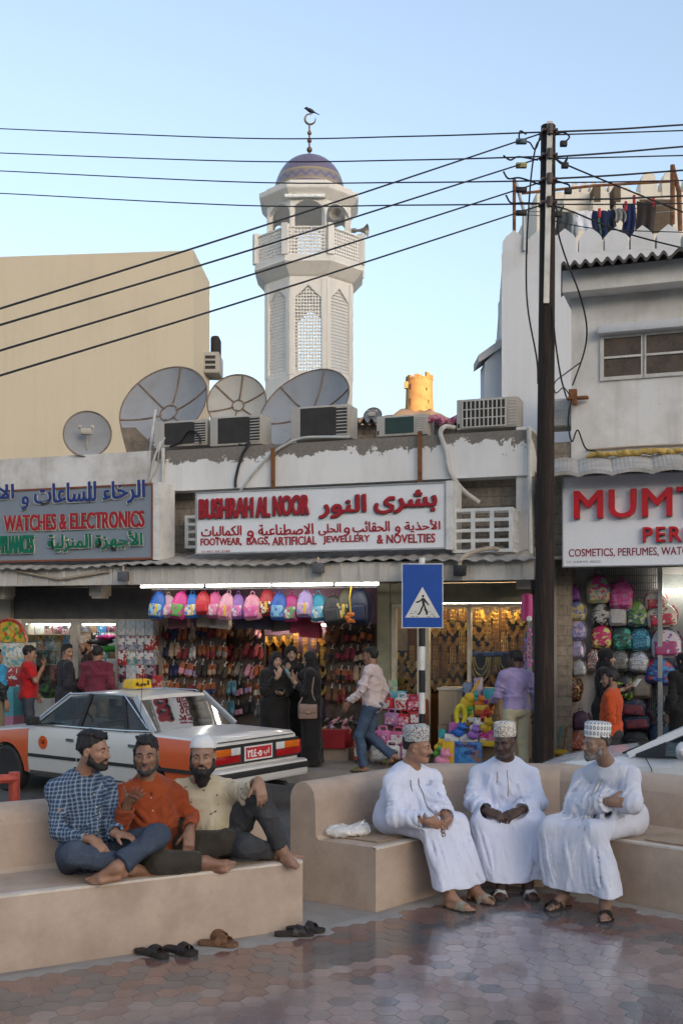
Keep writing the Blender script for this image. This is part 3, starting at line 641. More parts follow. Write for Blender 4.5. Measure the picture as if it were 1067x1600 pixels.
# canopy: ribbed fascia, soffit, corrugated top sheet
ribm = grime('ribbed_metal', (.60, .57, .52), (.38, .35, .31), .45, .8, 1.2, streak=.5, rough=.6, bump=.1)
mb = MB(FM); sE = fs(833, 1.1); s = s0 - 3
mb.box((s, -1.1, zc0), (sE, -1.075, zc1))
while s < sE - .1:
    mb.box((s, -1.118, zc0 + .004), (s + .05, -1.099, zc1 - .004)); mb.box((s + .14, -1.107, zc0 + .004), (s + .15, -1.099, zc1 - .004)); s += .29
obj('fascia', mb, ribm, rt, smooth=False)
mb = MB(FM); mb.box((sE, -1.1, zc0), (sE + .02, -.02, zc1 + .1)); obj('canopy_end', mb, mat('dark_end', (.12, .12, .125), .7), rt, smooth=False)
mb = MB(FM); mb.box((s0 - 3, -1.07, zc0 + .02), (sE, 1.6, zc0 + .05)); obj('soffit', mb, mat('soffit_board', (.22, .19, .16), .9), rt, smooth=False)
mb = MB(); rr = random.Random(4); n = 330; rows = []
for d, z in ((1.22, zc1 + .012), (.6, zc1 + .12), (.02, zc1 + .25)):
    rows.append([fw(lerp(s0 - 3, sE + .03, i / n), d + .03 * math.sin(i * .11) + .02 * math.sin(i * .043), z + .017 * math.sin(i * 1.15) + .022 * math.sin(i * .07 + d)) for i in range(n + 1)])
mb.loft(rows, False, False); mb.loft([[p + V(0, 0, -.012) for p in r] for r in rows], False, False); mb.loft([rows[0], [p + V(0, 0, -.012) for p in rows[0]]], False, False)
obj('canopy_roof', mb, grime('corrugated_sheet', (.42, .39, .35), (.20, .17, .14), .4, .7, 1.6, rough=.7, streak=0), rt)
# uprights between the shops
frm = mat('frame_cream', (.50, .46, .38), .6); olive = grime('olive_frame', (.34, .33, .22), (.18, .17, .12), .4, .7, 2.0)
mb = MB(FM)
mb.box((fs(593), -.12, .0), (fs(612), .3, zc0)); mb.box((fs(612), -.1, fz(700, 942, .1)), (fs(832), .25, zc0)); obj('shop_frame', mb, olive, rt, smooth=False)
mb = MB(FM); mb.box((fs(-30), -.12, 0), (fs(24), .6, zc0)); obj('pier', mb, grime('tile_pier', (.46, .43, .38), (.3, .28, .25)), rt, smooth=False)
# interior shells
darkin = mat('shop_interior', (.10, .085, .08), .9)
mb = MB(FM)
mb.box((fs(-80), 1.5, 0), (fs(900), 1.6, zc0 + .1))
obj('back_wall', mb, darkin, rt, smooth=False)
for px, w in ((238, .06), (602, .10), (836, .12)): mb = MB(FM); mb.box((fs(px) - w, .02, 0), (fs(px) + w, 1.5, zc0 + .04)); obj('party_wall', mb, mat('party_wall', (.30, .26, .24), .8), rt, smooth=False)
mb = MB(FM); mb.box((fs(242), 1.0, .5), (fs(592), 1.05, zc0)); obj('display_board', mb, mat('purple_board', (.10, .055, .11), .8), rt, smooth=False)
# roller shutter box and door frames of the electrical shop
mb = MB(FM); zq = fz(140, 967, -.0)
mb.box((fs(24), -.02, zq), (fs(238), .35, zc0)); 
for i in range(9): z = lerp(zq, zc0, (i + .5) / 9); mb.box((fs(24), -.032, z - .02), (fs(238), -.019, z + .008))
obj('roller_shutter', mb, mat('shutter_metal', (.13, .12, .115), .55, .3), rt, smooth=False)
mb = MB(FM)
for a, b in ((36, 42), (112, 124), (182, 186)): mb.box((fs(a), -.03, 0), (fs(b), .05, zq))
mb.box((fs(36), -.031, zq - .08), (fs(238), .05, zq - .002)); obj('door_frame', mb, frm, rt, smooth=False)
gl = glass('shop_glass', (.86, .9, .9), .02, .5)
mb = MB(FM); mb.box((fs(42), 0, .25), (fs(112), .012, zq - .08)); obj('window_pane', mb, gl, rt, smooth=False)
# jewellery window
zs_ = fz(700, 1078, .1); zh = fz(700, 943, .1)
mb = MB(FM); mb.box((fs(613), -.06, .1), (fs(660), 0.1, fz(640, 1100, .1))); mb.box((fs(688), -.12, .12), (fs(832), .12, zs_))
obj('stall_riser', mb, grime('beige_board', (.47, .36, .24), (.36, .28, .19), streak=.25), rt, smooth=False)
mb = MB(FM); mb.box((fs(686), -.14, zs_), (fs(832), .3, zs_ + .03))
for a in (714, 760, 800): mb.box((fs(a), -.125, .14), (fs(a) + .012, -.119, zs_ - .02))
for a, b in ((613, 619), (653, 660), (664, 671), (731, 736), (825, 832)): mb.box((fs(a), -.06, zs_ + .031 if a > 680 else .1), (fs(b), .06, zh))
mb.box((fs(613), -.062, zh - .05), (fs(832), .06, zh)); obj('window_frame', mb, frm, rt, smooth=False)
mb = MB(FM); mb.box((fs(614), .85, .1), (fs(832), .9, zh)); obj('window_backing', mb, mat('velvet_backing', (.16, .07, .025), .85), rt, smooth=False)
mb = MB(FM); mb.box((fs(672), -.01, zs_ + .03), (fs(731), .0, zh - .05)); mb.box((fs(736), -.01, zs_ + .03), (fs(825), 0, zh - .05)); mb.box((fs(619), -.01, .4), (fs(653), 0, zh - .05)); obj('window_pane', mb, glass('clean_glass', (.93, .94, .93), .02, .15), rt, smooth=False)
# red stall plinth below the slippers
mb = MB(FM); mb.box((fs(440), -.42, fz(530, 1170, .42)), (fs(553), -.1, fz(530, 1141, .42))); obj('counter', mb, mat('red_counter', (.34, .025, .03), .6), rt, smooth=False)
mb = MB(FM); mb.box((fs(250), -.36, 0), (fs(556), -.1, fz(530, 1170, .42))); obj('plinth', mb, grime('plinth_stone', (.44, .35, .27), (.3, .25, .2)), rt, smooth=False)

# fluorescent tubes along the canopy edge
tw = emit('lit_tube', (1.0, .96, .9), 5.0); bat = mat('batten_white', (.7, .7, .68), .5)
for i, (a, b) in enumerate(((219, 318), (321, 423), (425, 520), (523, 592))):
    rt2 = thing('tube_light', ['', '', '', ''][i], 'tube light', fat((a + b) / 2, 912, 1.02), FA, 'tube lights under the canopy')
    rt2['label'] = ['leftmost lit fluorescent tube under the canopy above the blue and pink kids bags', 'lit fluorescent tube under the canopy, second from the left above the hanging kids bags', 'lit fluorescent tube under the canopy above the women in black', 'rightmost lit fluorescent tube next to the blue road sign'][i]
    mb = MB(FM); z = zc0 - .03; mb.box((fs(a, 1.0), -1.02, zc0 - .001), (fs(b, 1.0), -.96, zc0 + .019)); obj('batten', mb, bat, rt2, smooth=False)
    mb = MB(); mb.tube([fw(fs(a + 1, 1), .99, z), fw(fs(b - 1, 1), .99, z)], .016); obj('tube', mb, tw, rt2)
# floodlights on brackets above the fascia
blk = mat('black_metal', (.022, .022, .024), .45)
for px, py, lab in ((497, 886, 'small dark floodlight hanging from the canopy above the middle shop'), (718, 890, 'black floodlight on a bent arm right of the blue road sign'), (193, 899, 'small dark floodlight fixed to the fascia below the watches sign')):
    c = fat(px, py, 1.22); rt2 = thing('floodlight', lab, 'floodlight', c, FA, 'floodlights on the canopy')
    mb = MB(FM); l = FM.inverted() @ c
    mb.box((l.x - .085, l.y - .04, l.z - .09), (l.x + .085, l.y + .05, l.z + .06), b=.015); obj('lamp_head', mb, mat('flood_grey', (.10, .10, .11), .5) if px < 700 else blk, rt2)
    mb = MB(); mb.tube([c + V(0, 0, .05), c + V(0, 0, .13), fw(fs(px, 1.2), 1.1, zc1 + .03)] if px < 700 else curve_pts([c + V(0, 0, .05), c + V(.02, .02, .14), c + V(.18, .06, .24), c + V(.45, .12, .30), c + V(.62, .4, .28)], 5), .018 if px < 700 else .03); obj('arm', mb, mat('arm_paint', (.42, .35, .27), .6), rt2)

# ---------------------------------------------------------------- shop signs
def sign(name, lab, px0, px1, zt_, zb_, d, th, face, frame, fw_=.035, side=None):
    rt = thing(name, lab, 'shop sign', fw(fs((px0 + px1) / 2, d), d, zb_), FA)
    a, b = fs(px0, d), fs(px1, d)
    mb = MB(FM); mb.box((a + fw_, -d - .002, zb_ + fw_), (b - fw_, -d + th, zt_ - fw_)); obj('panel', mb, face, rt, smooth=False)
    mb = MB(FM)
    for q in (((a, zb_), (b, zb_ + fw_)), ((a, zt_ - fw_), (b, zt_)), ((a, zb_ + fw_), (a + fw_, zt_ - fw_)), ((b - fw_, zb_ + fw_), (b, zt_ - fw_))): mb.box((q[0][0], -d - .016, q[0][1]), (q[1][0], -d + th, q[1][1]))
    obj('frame', mb, frame, rt, smooth=False)
    if side: mb = MB(FM); mb.box((b, -d - .01, zb_ - .01), (b + side, -d + .5, zt_ + .01)); obj('side_board', mb, mat('side_white', (.68, .67, .64), .6), rt, smooth=False)
    return rt
def letters(rt, s, px0, py0, px1, py1, d, m, depth, bold=0.0, back=None, nm='lettering', gap=1.0, zfrac=None):
    """px0..px1 the width; py0..py1 the top and bottom read at px0"""
    a, zt_ = fp(px0, py0, d); _, zb_ = fp(px0, py1, d); b = fs(px1, d); T = FM @ Matrix.Translation((a, -d, zb_))
    if back is not None:
        mb = text_mb(s, FM @ Matrix.Translation((a - .016, -d + .0, zb_ - .012)), b - a, zt_ - zb_, depth * .8, bold + .006, gap=gap); obj(nm + '_backing', mb, back, rt, smooth=False)
        T = FM @ Matrix.Translation((a, -d - depth * .8, zb_)); depth *= .25
    obj(nm, text_mb(s, T, b - a, zt_ - zb_, depth, bold, gap=gap), m, rt, smooth=False)
white_l = mat('letter_cream', (.66, .63, .52), .5, var=.05); navy = mat('letter_navy', (.015, .04, .20), .4, var=.08); redl = mat('letter_red', (.36, .012, .022), .4, var=.08); green = mat('letter_green', (.0, .15, .085), .4, var=.08); greyl = mat('letter_grey', (.10, .10, .11), .5)
D1 = .95
rt = sign('shop_sign', 'blue grey sign board with navy Arabic, red WATCHES & ELECTRONICS and green lettering', -130, 240, fz(120, 760.5, D1), fz(120, 876.5, D1), D1, .1, grime('sign_bluegrey', (.24, .28, .33), (.20, .235, .28), .5, .9, .8, rough=.5, bump=.03, streak=.12), mat('rust_frame', (.22, .07, .035), .6), .03, .1)
for s, a, t_, b, u_ in ((arabic('الرخاء'), 163, 753, 229, 789), (arabic('للساعات'), 56, 757, 153, 788), (arabic('و'), 36, 776, 48, 797), (arabic('الالكترونيات'), -126, 764, 25, 793)): letters(rt, s, a, t_, b, u_, D1, navy, .04, .012, white_l, 'arabic_lettering')
letters(rt, 'WATCHES & ELECTRONICS', 9, 806, 228, 831, D1, redl, .04, .014, white_l)
letters(rt, 'AL RAKHA', -110, 808, -3, 833, D1, redl, .04, .014, white_l) if False else None
letters(rt, 'APPLIANCES', -8, 838, 57, 866, D1, green, .06, .016, white_l)
letters(rt, arabic('الأجهزة'), 152, 831, 226, 860, D1, green, .06, .01, white_l, 'arabic_lettering'); letters(rt, arabic('المنزلية'), 78, 836, 146, 864, D1, green, .06, .01, white_l, 'arabic_lettering')
D2 = .9
rt = sign('shop_sign', 'white sign board with dark red BUSHRAH AL NOOR and Arabic lettering over the slipper shop', 306, 697, fz(500, 761, D2), fz(500, 862, D2), D2, .12, grime('sign_white', (.78, .80, .82), (.68, .69, .71), .5, .9, .8, rough=.45, bump=.03, streak=.15), mat('sign_frame_grey', (.38, .39, .40), .5, .4), .022, .1)
shad = mat('letter_dark_back', (.11, .06, .06), .5)  # dark copy of the letters set behind the red faces
letters(rt, 'BUSHRAH', 313, 780, 398, 811, D2, redl, .04, .016, shad); letters(rt, 'AL', 402, 777, 424, 808, D2, redl, .04, .016, shad); letters(rt, 'NOOR', 428, 775, 485, 806, D2, redl, .04, .016, shad)
letters(rt, arabic('بشرى'), 586, 768, 684, 803, D2, redl, .04, .014, shad, 'arabic_lettering'); letters(rt, arabic('النور'), 500, 775, 574, 810, D2, redl, .04, .014, shad, 'arabic_lettering')
for s, a, t_, b, u_ in (('الأحذية', 632, 813, 688, 832), ('و', 617, 822, 626, 836), ('الحقائب', 551, 815, 609, 836), ('و', 537, 824, 547, 838), ('الحلى', 498, 819, 533, 837), ('الاصطناعية', 404, 820, 490, 841), ('و', 386, 829, 397, 844), ('الكماليات', 315, 823, 378, 842)): letters(rt, arabic(s), a, t_, b, u_, D2, redl, .012, .009, None, 'arabic_lettering')
for s, a, b in (('FOOTWEAR,', 314, 378), ('BAGS,', 386, 422), ('ARTIFICIAL', 426, 495), ('JEWELLERY', 505, 578), ('&', 589, 599), ('NOVELTIES', 604, 680)): letters(rt, s, a, 841.5 - (a - 314) * .0205 , b, 854.5 - (a - 314) * .018, D2, redl, .012, .009)
letters(rt, 'C.R. 1447/17   M.W. 131-63831', 315, 860.5, 360, 863.5, D2, redl, .006)
D3 = .55
rt = sign('shop_sign', 'white sign board at the right edge with big red raised letters over the bag shop', 878, 1260, fz(960, 741, D3), fz(960, 885, D3), D3, .14, grime('sign_pale', (.78, .80, .83), (.70, .72, .75), .5, .9, .8, rough=.45, bump=.03, streak=.1), mat('sign_frame_grey', (.38, .39, .40), .5, .4), .015)
letters(rt, 'MUMTAZ', 897, 768, 1201, 812, D3, mat('letter_bright_red', (.52, .012, .02), .35, var=.05), .09, .012, None, gap=1.06); letters(rt, 'PERFUMES', 1004, 824, 1183, 848, D3, mat('letter_bright_red', (.52, .012, .02), .35), .07, .012, gap=1.2)
letters(rt, 'COSMETICS, PERFUMES, WATCHES', 888, 858, 1098, 872, D3, mat('letter_maroon', (.27, .02, .035), .4), .006, .006); letters(rt, 'C.R : 1415548 M.W : 4060/2021', 885, 876.5, 938, 880, D3, greyl, .004)

# ---------------------------------------------------------------- air conditioners, cages, pipes on the shop row
cream_ac = grime('ac_casing', (.50, .47, .42), (.33, .29, .24), .45, .8, 2.2, rough=.6, bump=.1, streak=.4)
coil = mat('ac_coil', (.045, .043, .04), .7, .2, bump=.6, bscale=240); coilg = mat('ac_coil_green', (.035, .065, .06), .6, .2, bump=.6, bscale=240)
def aircon(lab, px0, py0, px1, py1, d, split, kind=0, depth=.42, yaw=0):
    z1, z0 = fz(px0, py0, d), fz(px0, py1, d); a, b = fs(px0, d), fs(px1, d); rt = thing('air_conditioner', lab, 'air conditioner', fw((a + b) / 2, d - depth / 2, z0), FA, 'air conditioners on the shop roof')
    w = b - a; mb = MB(FM); mb.box((a, -d, z0), (b, -d + depth, z1), b=.014); obj('casing', mb, cream_ac, rt)
    m = MB(FM); gx0, gx1 = a + w * split[0], a + w * split[1]
    m.box((gx0, -d - .004, z0 + .035), (gx1, -d + .03, z1 - .03)); obj('coil_panel', m, coilg if kind == 2 else coil, rt, smooth=False)
    m = MB(FM)
    if kind == 1:
        nn = 10
        for i in range(nn + 1): x = lerp(gx0, gx1, i / nn); m.box((x - .009, -d - .02, z0 + .02), (x + .009, -d - .005, z1 - .02))
        for i in range(4): z = lerp(z0 + .03, z1 - .03, i / 3); m.box((gx0 - .01, -d - .024, z - .008), (gx1 + .01, -d - .0201, z + .008))
    for i in range(9):
        z = lerp(z0 + .05, z1 - .05, i / 8)
        if split[1] < .92: m.box((a + w * (split[1] + .05), -d - .012, z - .006), (b - w * .03, -d + .003, z + .006))
    obj('grille', m, mat('ac_grille', (.55, .53, .49), .6), rt, smooth=False)
    m = MB(FM); [m.box((a + w * (.72 if kind != 1 else .97), -d - .006, z0 + .04), (a + w * .97, -d + .02, z1 - .04))] if kind == 0 and split[1] < .8 else m.box((a + w * .02, -d - .006, z0 + .03), (a + w * .05, -d + .02, z0 + .09)); obj('louvre_recess', m, coil, rt, smooth=False)
    return rt
zb2 = 0
aircon('air conditioner with a dark coil and black hose, leftmost on the shop roof', 241, 660, 324, 700, -.0, (.20, .72), 0)
aircon('air conditioner with a black coil between the two big dishes on the shop roof', 328, 652, 408, 698, .05, (.16, .74), 0)
aircon('large air conditioner with a brown coil in front of the tilted dish', 454, 637, 545, 688, .05, (.17, .74), 0)
aircon('low air conditioner with a green coil near the middle of the shop roof', 588, 651, 667, 683, .05, (.17, .74), 2)
aircon('air conditioner with a white square grid front at the right end of the shop roof', 713, 625, 809, 672, .0, (.10, .80), 1)
def cage(lab, px0, py0, px1, py1, d, depth=.45):
    z1, z0 = fz(px0, py0, d), fz(px0, py1, d); a, b = fs(px0, d), fs(px1, d); mb = MB(FM); th = .022
    nx, nz = max(int((b - a) / .22), 1), 4
    for i in range(nz + 1): z = lerp(z0, z1 - .03, i / nz); mb.box((a, -d, z), (b, -d + th, z + .045)); mb.box((b - th, -d + th, z), (b, -d + depth, z + .045)); mb.box((a, -d + th, z), (a + th, -d + depth, z + .045))
    for i in range(nx + 1):
        x = lerp(a, b - .05, i / nx); mb.box((x, -d + .001, z0), (x + .06, -d + th - .001, z1))
    for y in (.15, .3, depth - .05): mb.box((b - th + .001, -d + y, z0), (b - .001, -d + y + .05, z1)); mb.box((a + .001, -d + y, z0), (a + th - .001, -d + y + .05, z1))
    for i in range(4): mb.box((a, -d + th + i * .11, z1 - .02), (b, -d + th + i * .11 + .06, z1 + .0))
    return one('guard_cage', lab, 'guard cage', mb, mat('cage_white', (.66, .66, .63), .5), smooth=False, group='white guard cages on the block wall')
cage('large white slotted guard cage on the block wall right of the red lettered sign', 706, 797, 800, 864, .8, .5); cage('white slotted guard cage half hidden behind the left end of the red lettered sign', 289, 807, 330, 857, .3, .28)
cables = [
 ('black hose sagging over the parapet beside the left air conditioner', .022, blk, [(372, 693, -.1), (381, 697, .3), (390, 692, .37), (378, 712, .38), (369, 745, .38), (368, 762, .38)]),
 ('grey bent conduit pipe on the parapet above the red lettered sign', .022, mat('grey_plastic', (.50, .50, .48), .5), [(546, 683, .37), (500, 683, .37), (466, 686, .38), (430, 705, .38), (400, 735, .38), (376, 766, .38)]),
 ('white flexible duct hanging over the parapet near the grid fronted air conditioner', .035, mat('duct_white', (.55, .52, .48), .6), [(709, 668, .1), (694, 667, .36), (688, 678, .4), (697, 705, .4), (702, 735, .4), (722, 765, .3), (748, 785, .15)]),
 ('white pipe rising over the parapet left of the leftmost air conditioner', .02, mat('duct_white', (.55, .52, .48), .6), [(252, 690, .3), (246, 704, .36), (240, 722, .37), (236, 745, .37), (233, 752, .37)]),
 ('thin grey cable looped down the parapet beside the leftmost air conditioner', .012, mat('grey_plastic', (.50, .50, .48), .5), [(258, 684, .1), (250, 700, .36), (246, 730, .37), (240, 745, .37)]),
 ('black corrugated hose curled in front of the leftmost air conditioner', .018, blk, [(266, 698, .02), (282, 690, .05), (292, 676, .05), (302, 673, .06), (312, 682, .06), (313, 694, .05)]),
 ('thin dark cable running down the parapet below the small dish', .008, blk, [(120, 712, .32), (106, 715, .32), (103, 730, .32), (103, 754, .32)]),
 ('thin dark cable on the parapet above the watches sign', .008, blk, [(211, 706, .32), (206, 716, .32), (206, 748, .32)]),
 ('vertical white pipe at the joint of the two parapets', .03, mat('duct_white', (.55, .52, .48), .6), [(255, 700, .4), (255, 760, .4), (257, 868, .3)]),
]
for lab, r, m, pts in cables:
    mb = MB(); mb.tube(curve_pts([fat(*p) for p in pts], 6), r, 8); one('hose' if 'hose' in lab else 'cable' if 'cable' in lab else 'pipe', lab, 'hose' if 'hose' in lab else 'cable' if 'cable' in lab else 'pipe', mb, m)
rust = mat('rusty_iron', (.20, .085, .035), .85, var=.5, scale=9)
for (px, y0, y1, lab) in ((427, 700, 770, 'rusty iron strut above the middle of the red lettered sign'), (656, 674, 757, 'rusty iron strut above the right end of the red lettered sign')):
    mb = MB(FM); a, z1 = fp(px, y0, .4); _, z0 = fp(px, y1, .4); mb.box((a - .03, -.43, z0), (a + .03, -.39, z1)); one('iron_strut', lab, 'strut', mb, rust, smooth=False, group='struts holding the sign')
mb = MB(FM)
a, z = fp(40, 893, 1.12)
mb = MB(); mb.tube([fat(22, 891, 1.14), fat(92, 905, 1.15)], .022); mb.tube([fat(94, 905, 1.15), fat(170, 893, 1.14)], .022); one('conduit', 'brown bent conduit along the canopy fascia below the watches sign', 'conduit', mb, mat('conduit_tan', (.36, .30, .22), .7))
for px, py, lab in ((158, 924, 'white ceiling box hanging under the canopy above the black robed man'), (8, 926, 'white ceiling box under the canopy at the left edge of the photo')):
    c = FM.inverted() @ fat(px, py, .6); mb = MB(FM); mb.box((c.x - .13, c.y - .15, zc0 - .16), (c.x + .11, c.y + .15, zc0 + .018), b=.02); mb.box((c.x - .1, c.y - .12, zc0 - .2), (c.x + .08, c.y + .12, zc0 - .159), b=.012); one('ceiling_box', lab, 'light box', mb, mat('box_cream', (.55, .50, .42), .6))
# ---------------------------------------------------------------- satellite dishes
dishm = grime('dish_grey', (.33, .34, .355), (.23, .23, .225), .45, .8, 1.2, rough=.8, bump=.08, streak=.2); rib = mat('dish_rib', (.24, .175, .13), .8, var=.4)
def dish(lab, px, py, Y, rad, nrm, ribs, curv=.28, ry=1.0, ground=None, m=None):
    c = at(px, py, Y); rt = thing('satellite_dish', lab, 'satellite dish', V(c.x, c.y, ground if ground else zl1 - .2), 0, 'satellite dishes on the shop roof')
    q = Matrix.Translation(c) @ Vector(nrm).to_track_quat('Z', 'Y').to_matrix().to_4x4() @ Matrix.Diagonal((1, ry, 1, 1))
    mb = MB(); n = 48; rows = [[(rad * k / 8 * math.cos(2 * PI * j / n), rad * k / 8 * math.sin(2 * PI * j / n), curv * rad * ((k / 8) ** 2 - 1)) for j in range(n)] for k in range(1, 9)]
    rows[0:0] = [[(x * .02, y * .02, -curv * rad) for x, y, z in rows[0]]]; mb.loft(rows, False, True, q); mb.loft([[(x, y, z - .02) for x, y, z in r] for r in rows], False, True, q); obj('reflector', mb, m or dishm, rt, angle=180)
    mb = MB(); mb.tube([(rad * math.cos(2 * PI * j / n), rad * math.sin(2 * PI * j / n), 0) for j in range(n + 1)], .014, 6, q); obj('rim', mb, rib, rt)
    if ribs:
        for j in range(ribs):
            a = 2 * PI * j / ribs + .35; mb = MB(); mb.tube([(rad * k / 6 * math.cos(a), rad * k / 6 * math.sin(a), curv * rad * ((k / 6) ** 2 - 1) + .012) for k in range(1 if ribs else 0, 7)], .015, 6, q); obj('rib', mb, rib, rt)
        mb = MB(); mb.tube([(rad * .2 * math.cos(2 * PI * j / 24), rad * .2 * math.sin(2 * PI * j / 24), curv * rad * (-.96) + .012) for j in range(25)], .012, 6, q); obj('hub_ring', mb, rib, rt)
    fpnt = q @ V(0, 0, rad * (.55 if ribs else .35)); base = V(c.x, c.y + .25, rt.location.z); mb = MB()
    back = q @ V(0, 0, -curv * rad - .02)
    mb.tube([back, back + V(0, .12, -.05), V(back.x, back.y + .15, rt.location.z)], .045); obj('mast', mb, mat('galvanised', (.38, .38, .37), .5, .6), rt)
    if ribs < 1:
        mb = MB(); mb.tube([q @ V(0, -rad * .75, -.05), fpnt], .014); mb.box((fpnt.x - .09, fpnt.y - .05, fpnt.z - .05), (fpnt.x + .09, fpnt.y + .05, fpnt.z + .05), b=.02)
        for dx in (-.1, .1): mb.ball(fpnt + V(dx, -.03, .07), .035)
        obj('receiver', mb, mat('lnb_beige', (.50, .46, .38), .5), rt)
    return rt
dish('small pale dish with a receiver arm, leftmost on the shop roof', 137, 678, 17.9, .385, (.12, -1, .12), 0, .16)
dish('largest grey ribbed dish facing left between the small dish and the air conditioners', 255, 632, 19.2, .84, (-.32, -.9, .5), 6, .30)
dish('pale ribbed dish half hidden behind an air conditioner left of the minaret', 370, 628, 20.4, .56, (-.1, -1, .25), 6, .3, m=grime('dish_cream', (.50, .485, .44), (.36, .34, .30), .5, .85, 1.2, rough=.8, bump=.05, streak=.2))
dish('tilted rusty ribbed dish in front of the minaret foot', 474, 636, 18.6, .86, (-.5, -.85, .62), 6, .28)
dish('tiny far dish beyond the corrugated roof below the hill tower', 582, 650, 26, .22, (-.3, -1, .35), 0, .2, ground=3.5)
# feed struts of the largest dish
mb = MB()
for a, b in (((235, 705, 18.3), (243, 640, 18.5)), ((250, 705, 18.2), (262, 662, 18.4))): mb.tube([at(*a), at(*b)], .022)
one('support_strut', 'pale iron prop standing in front of the largest ribbed dish', 'prop', mb, mat('duct_white', (.55, .52, .48), .6))
# low parapet and sheets behind, in front of the tower
mb = MB(); mb.box((at(395, 0, 19.8).x, 19.8, 4.2), (at(740, 0, 19.8).x, 20.2, at(0, 664, 19.8).z)); rtb = one('roof_wall', 'low rough block wall on the roof behind the air conditioners', 'wall', mb, brick, smooth=False)
mb = MB(); n = 90; rows = [[(lerp(at(553, 0, 19.6).x, at(742, 0, 19.6).x, i / n), y, at(0, 657, 19.6).z + (y - 19.6) * .12 + .045 * math.sin(i * 1.1)) for i in range(n + 1)] for y in (19.5, 20.8)]
mb.loft(rows, False, False); mb.loft([[(x, y, z - .02) for x, y, z in r] for r in rows], False, False); mb.loft([rows[0], [(x, y, z - .03) for x, y, z in rows[0]]], False, False)
one('roof_sheet', 'dark corrugated roof sheet below the golden hill tower', 'roof sheet', mb, mat('old_sheet', (.085, .075, .07), .8))
mb = MB(); mb.box((at(300, 0, 18.4).x - .2, 18.5, 4.3), (at(245, 0, 18.4).x - .0, 18.9, at(0, 680, 18.4).z)) if False else mb.add([at(188, 668, 18.6), at(200, 715, 18.6), at(245, 715, 18.6), at(245, 700, 18.6), at(212, 668, 18.6)] + [at(188, 668, 18.9), at(200, 715, 18.9), at(245, 715, 18.9), at(245, 700, 18.9), at(212, 668, 18.9)], [(0, 1, 2, 3, 4), (9, 8, 7, 6, 5), (0, 4, 9, 5), (0, 5, 6, 1), (3, 2, 7, 8), (4, 3, 8, 9), (1, 6, 7, 2)])
one('rubble_wall', 'broken stub of rubble wall under the largest ribbed dish', 'wall', mb, mat('rubble', (.22, .18, .14), .95, var=.4, bump=.9, bscale=20), smooth=False)
s_ = SDF((-.4, -.2, -.2), (.4, .2, .2), .012)
for x, z, r in ((-.2, .02, .07), (-.1, .05, .08), (.02, 0, .085), (.12, -.03, .07), (.2, .03, .06)): s_.ell((x, 0, z), (r, r, r * .8), k=.05)
s_.warp(wrinkle(5, .02, 40)); mb = s_.mb(); c = at(693, 652, 17.4); c = fat(690, 659, -.12); mb.v = [tuple(Vector(v) + c) for v in mb.v]
t = NT('pink_print'); k = t.ramp(t.noise(22, 3), [(.42, (.50, .06, .17)), (.55, (.62, .42, .45)), (.6, (.35, .03, .12))]); one('folded_cloth', 'crumpled pink patterned cloth left on the parapet beside the grid fronted air conditioner', 'cloth', mb, t.out(k, .9))
# wall unit on the cream block
c = at(333, 573, 28.2); rt2 = thing('wall_air_conditioner', 'window air conditioner sticking out of the side of the cream building', 'air conditioner', c)
mb = MB(); mb.box((c.x - .2, c.y - .5, c.z - .27), (c.x + .22, c.y + .4, c.z + .27), b=.03); obj('casing', mb, cream_ac, rt2)
mb = MB()
for z in (-.13, .0, .13): mb.box((c.x - .14, c.y - .51, c.z + z - .04), (c.x + .12, c.y - .45, c.z + z + .04))
obj('vent', mb, coil, rt2, smooth=False)
mb = MB(); c = at(336, 541, 28.6); mb.box((c.x - .12, c.y, c.z - .3), (c.x + .12, c.y + .5, c.z + .3), Matrix.Identity(4), b=.08); one('window_shade', 'dark shade on the side of the cream building above the window air conditioner', 'shade', mb, mat('tarpaulin', (.03, .03, .03), .8))

# ================================================================ RIGHT BUILDING
rt = thing('corner_building', 'white two storey corner building with brown windows at the right edge', 'building', fw(fs(980), 0, 0), FA)
a, b = fs(892, 0), fs(1400, 0); zf0, zf1 = fz(900, 455, .35), fz(900, 421, .35)
mb = MB(FM); mb.box((a, 0, zc0 + .5), (b, 5, zf1 - .05)); obj('wall', mb, whitew2, rt, smooth=False)
mb = MB(FM); mb.box((fs(878, .35), -.35, zf0), (b, 5, zf1)); obj('roof_slab', mb, grime('slab_paint', (.74, .73, .70), (.52, .47, .41), .45, .75, 1.5, streak=.2), rt, smooth=False)
mb = MB(); n = 330; zr = fz(900, 412, .5); rows = [[fw(lerp(fs(876, d), b, i / n), d, zr + dz + (.035 if i < 110 else .05) * math.sin(i * (.55 if i < 110 else .27))) for i in range(n + 1)] for d, dz in ((.62, -.02), (-3, .6))]
mb.loft(rows, False, False); mb.loft([[p + V(0, 0, -.02) for p in r] for r in rows], False, False); mb.loft([rows[0], [p + V(0, 0, -.05) for p in rows[0]]], False, False); obj('roof_sheet', mb, mat('old_sheet', (.085, .075, .07), .8), rt)
wl, wr_, wt, wb = fs(943), fs(1075), fz(943, 530), fz(943, 590)
mb = MB(FM); mb.box((fs(934), -.16, fz(934, 526)), (b, .01, fz(934, 512)), b=.03); obj('lintel', mb, whitew, rt)
frw = mat('window_frame_white', (.58, .56, .52), .6)
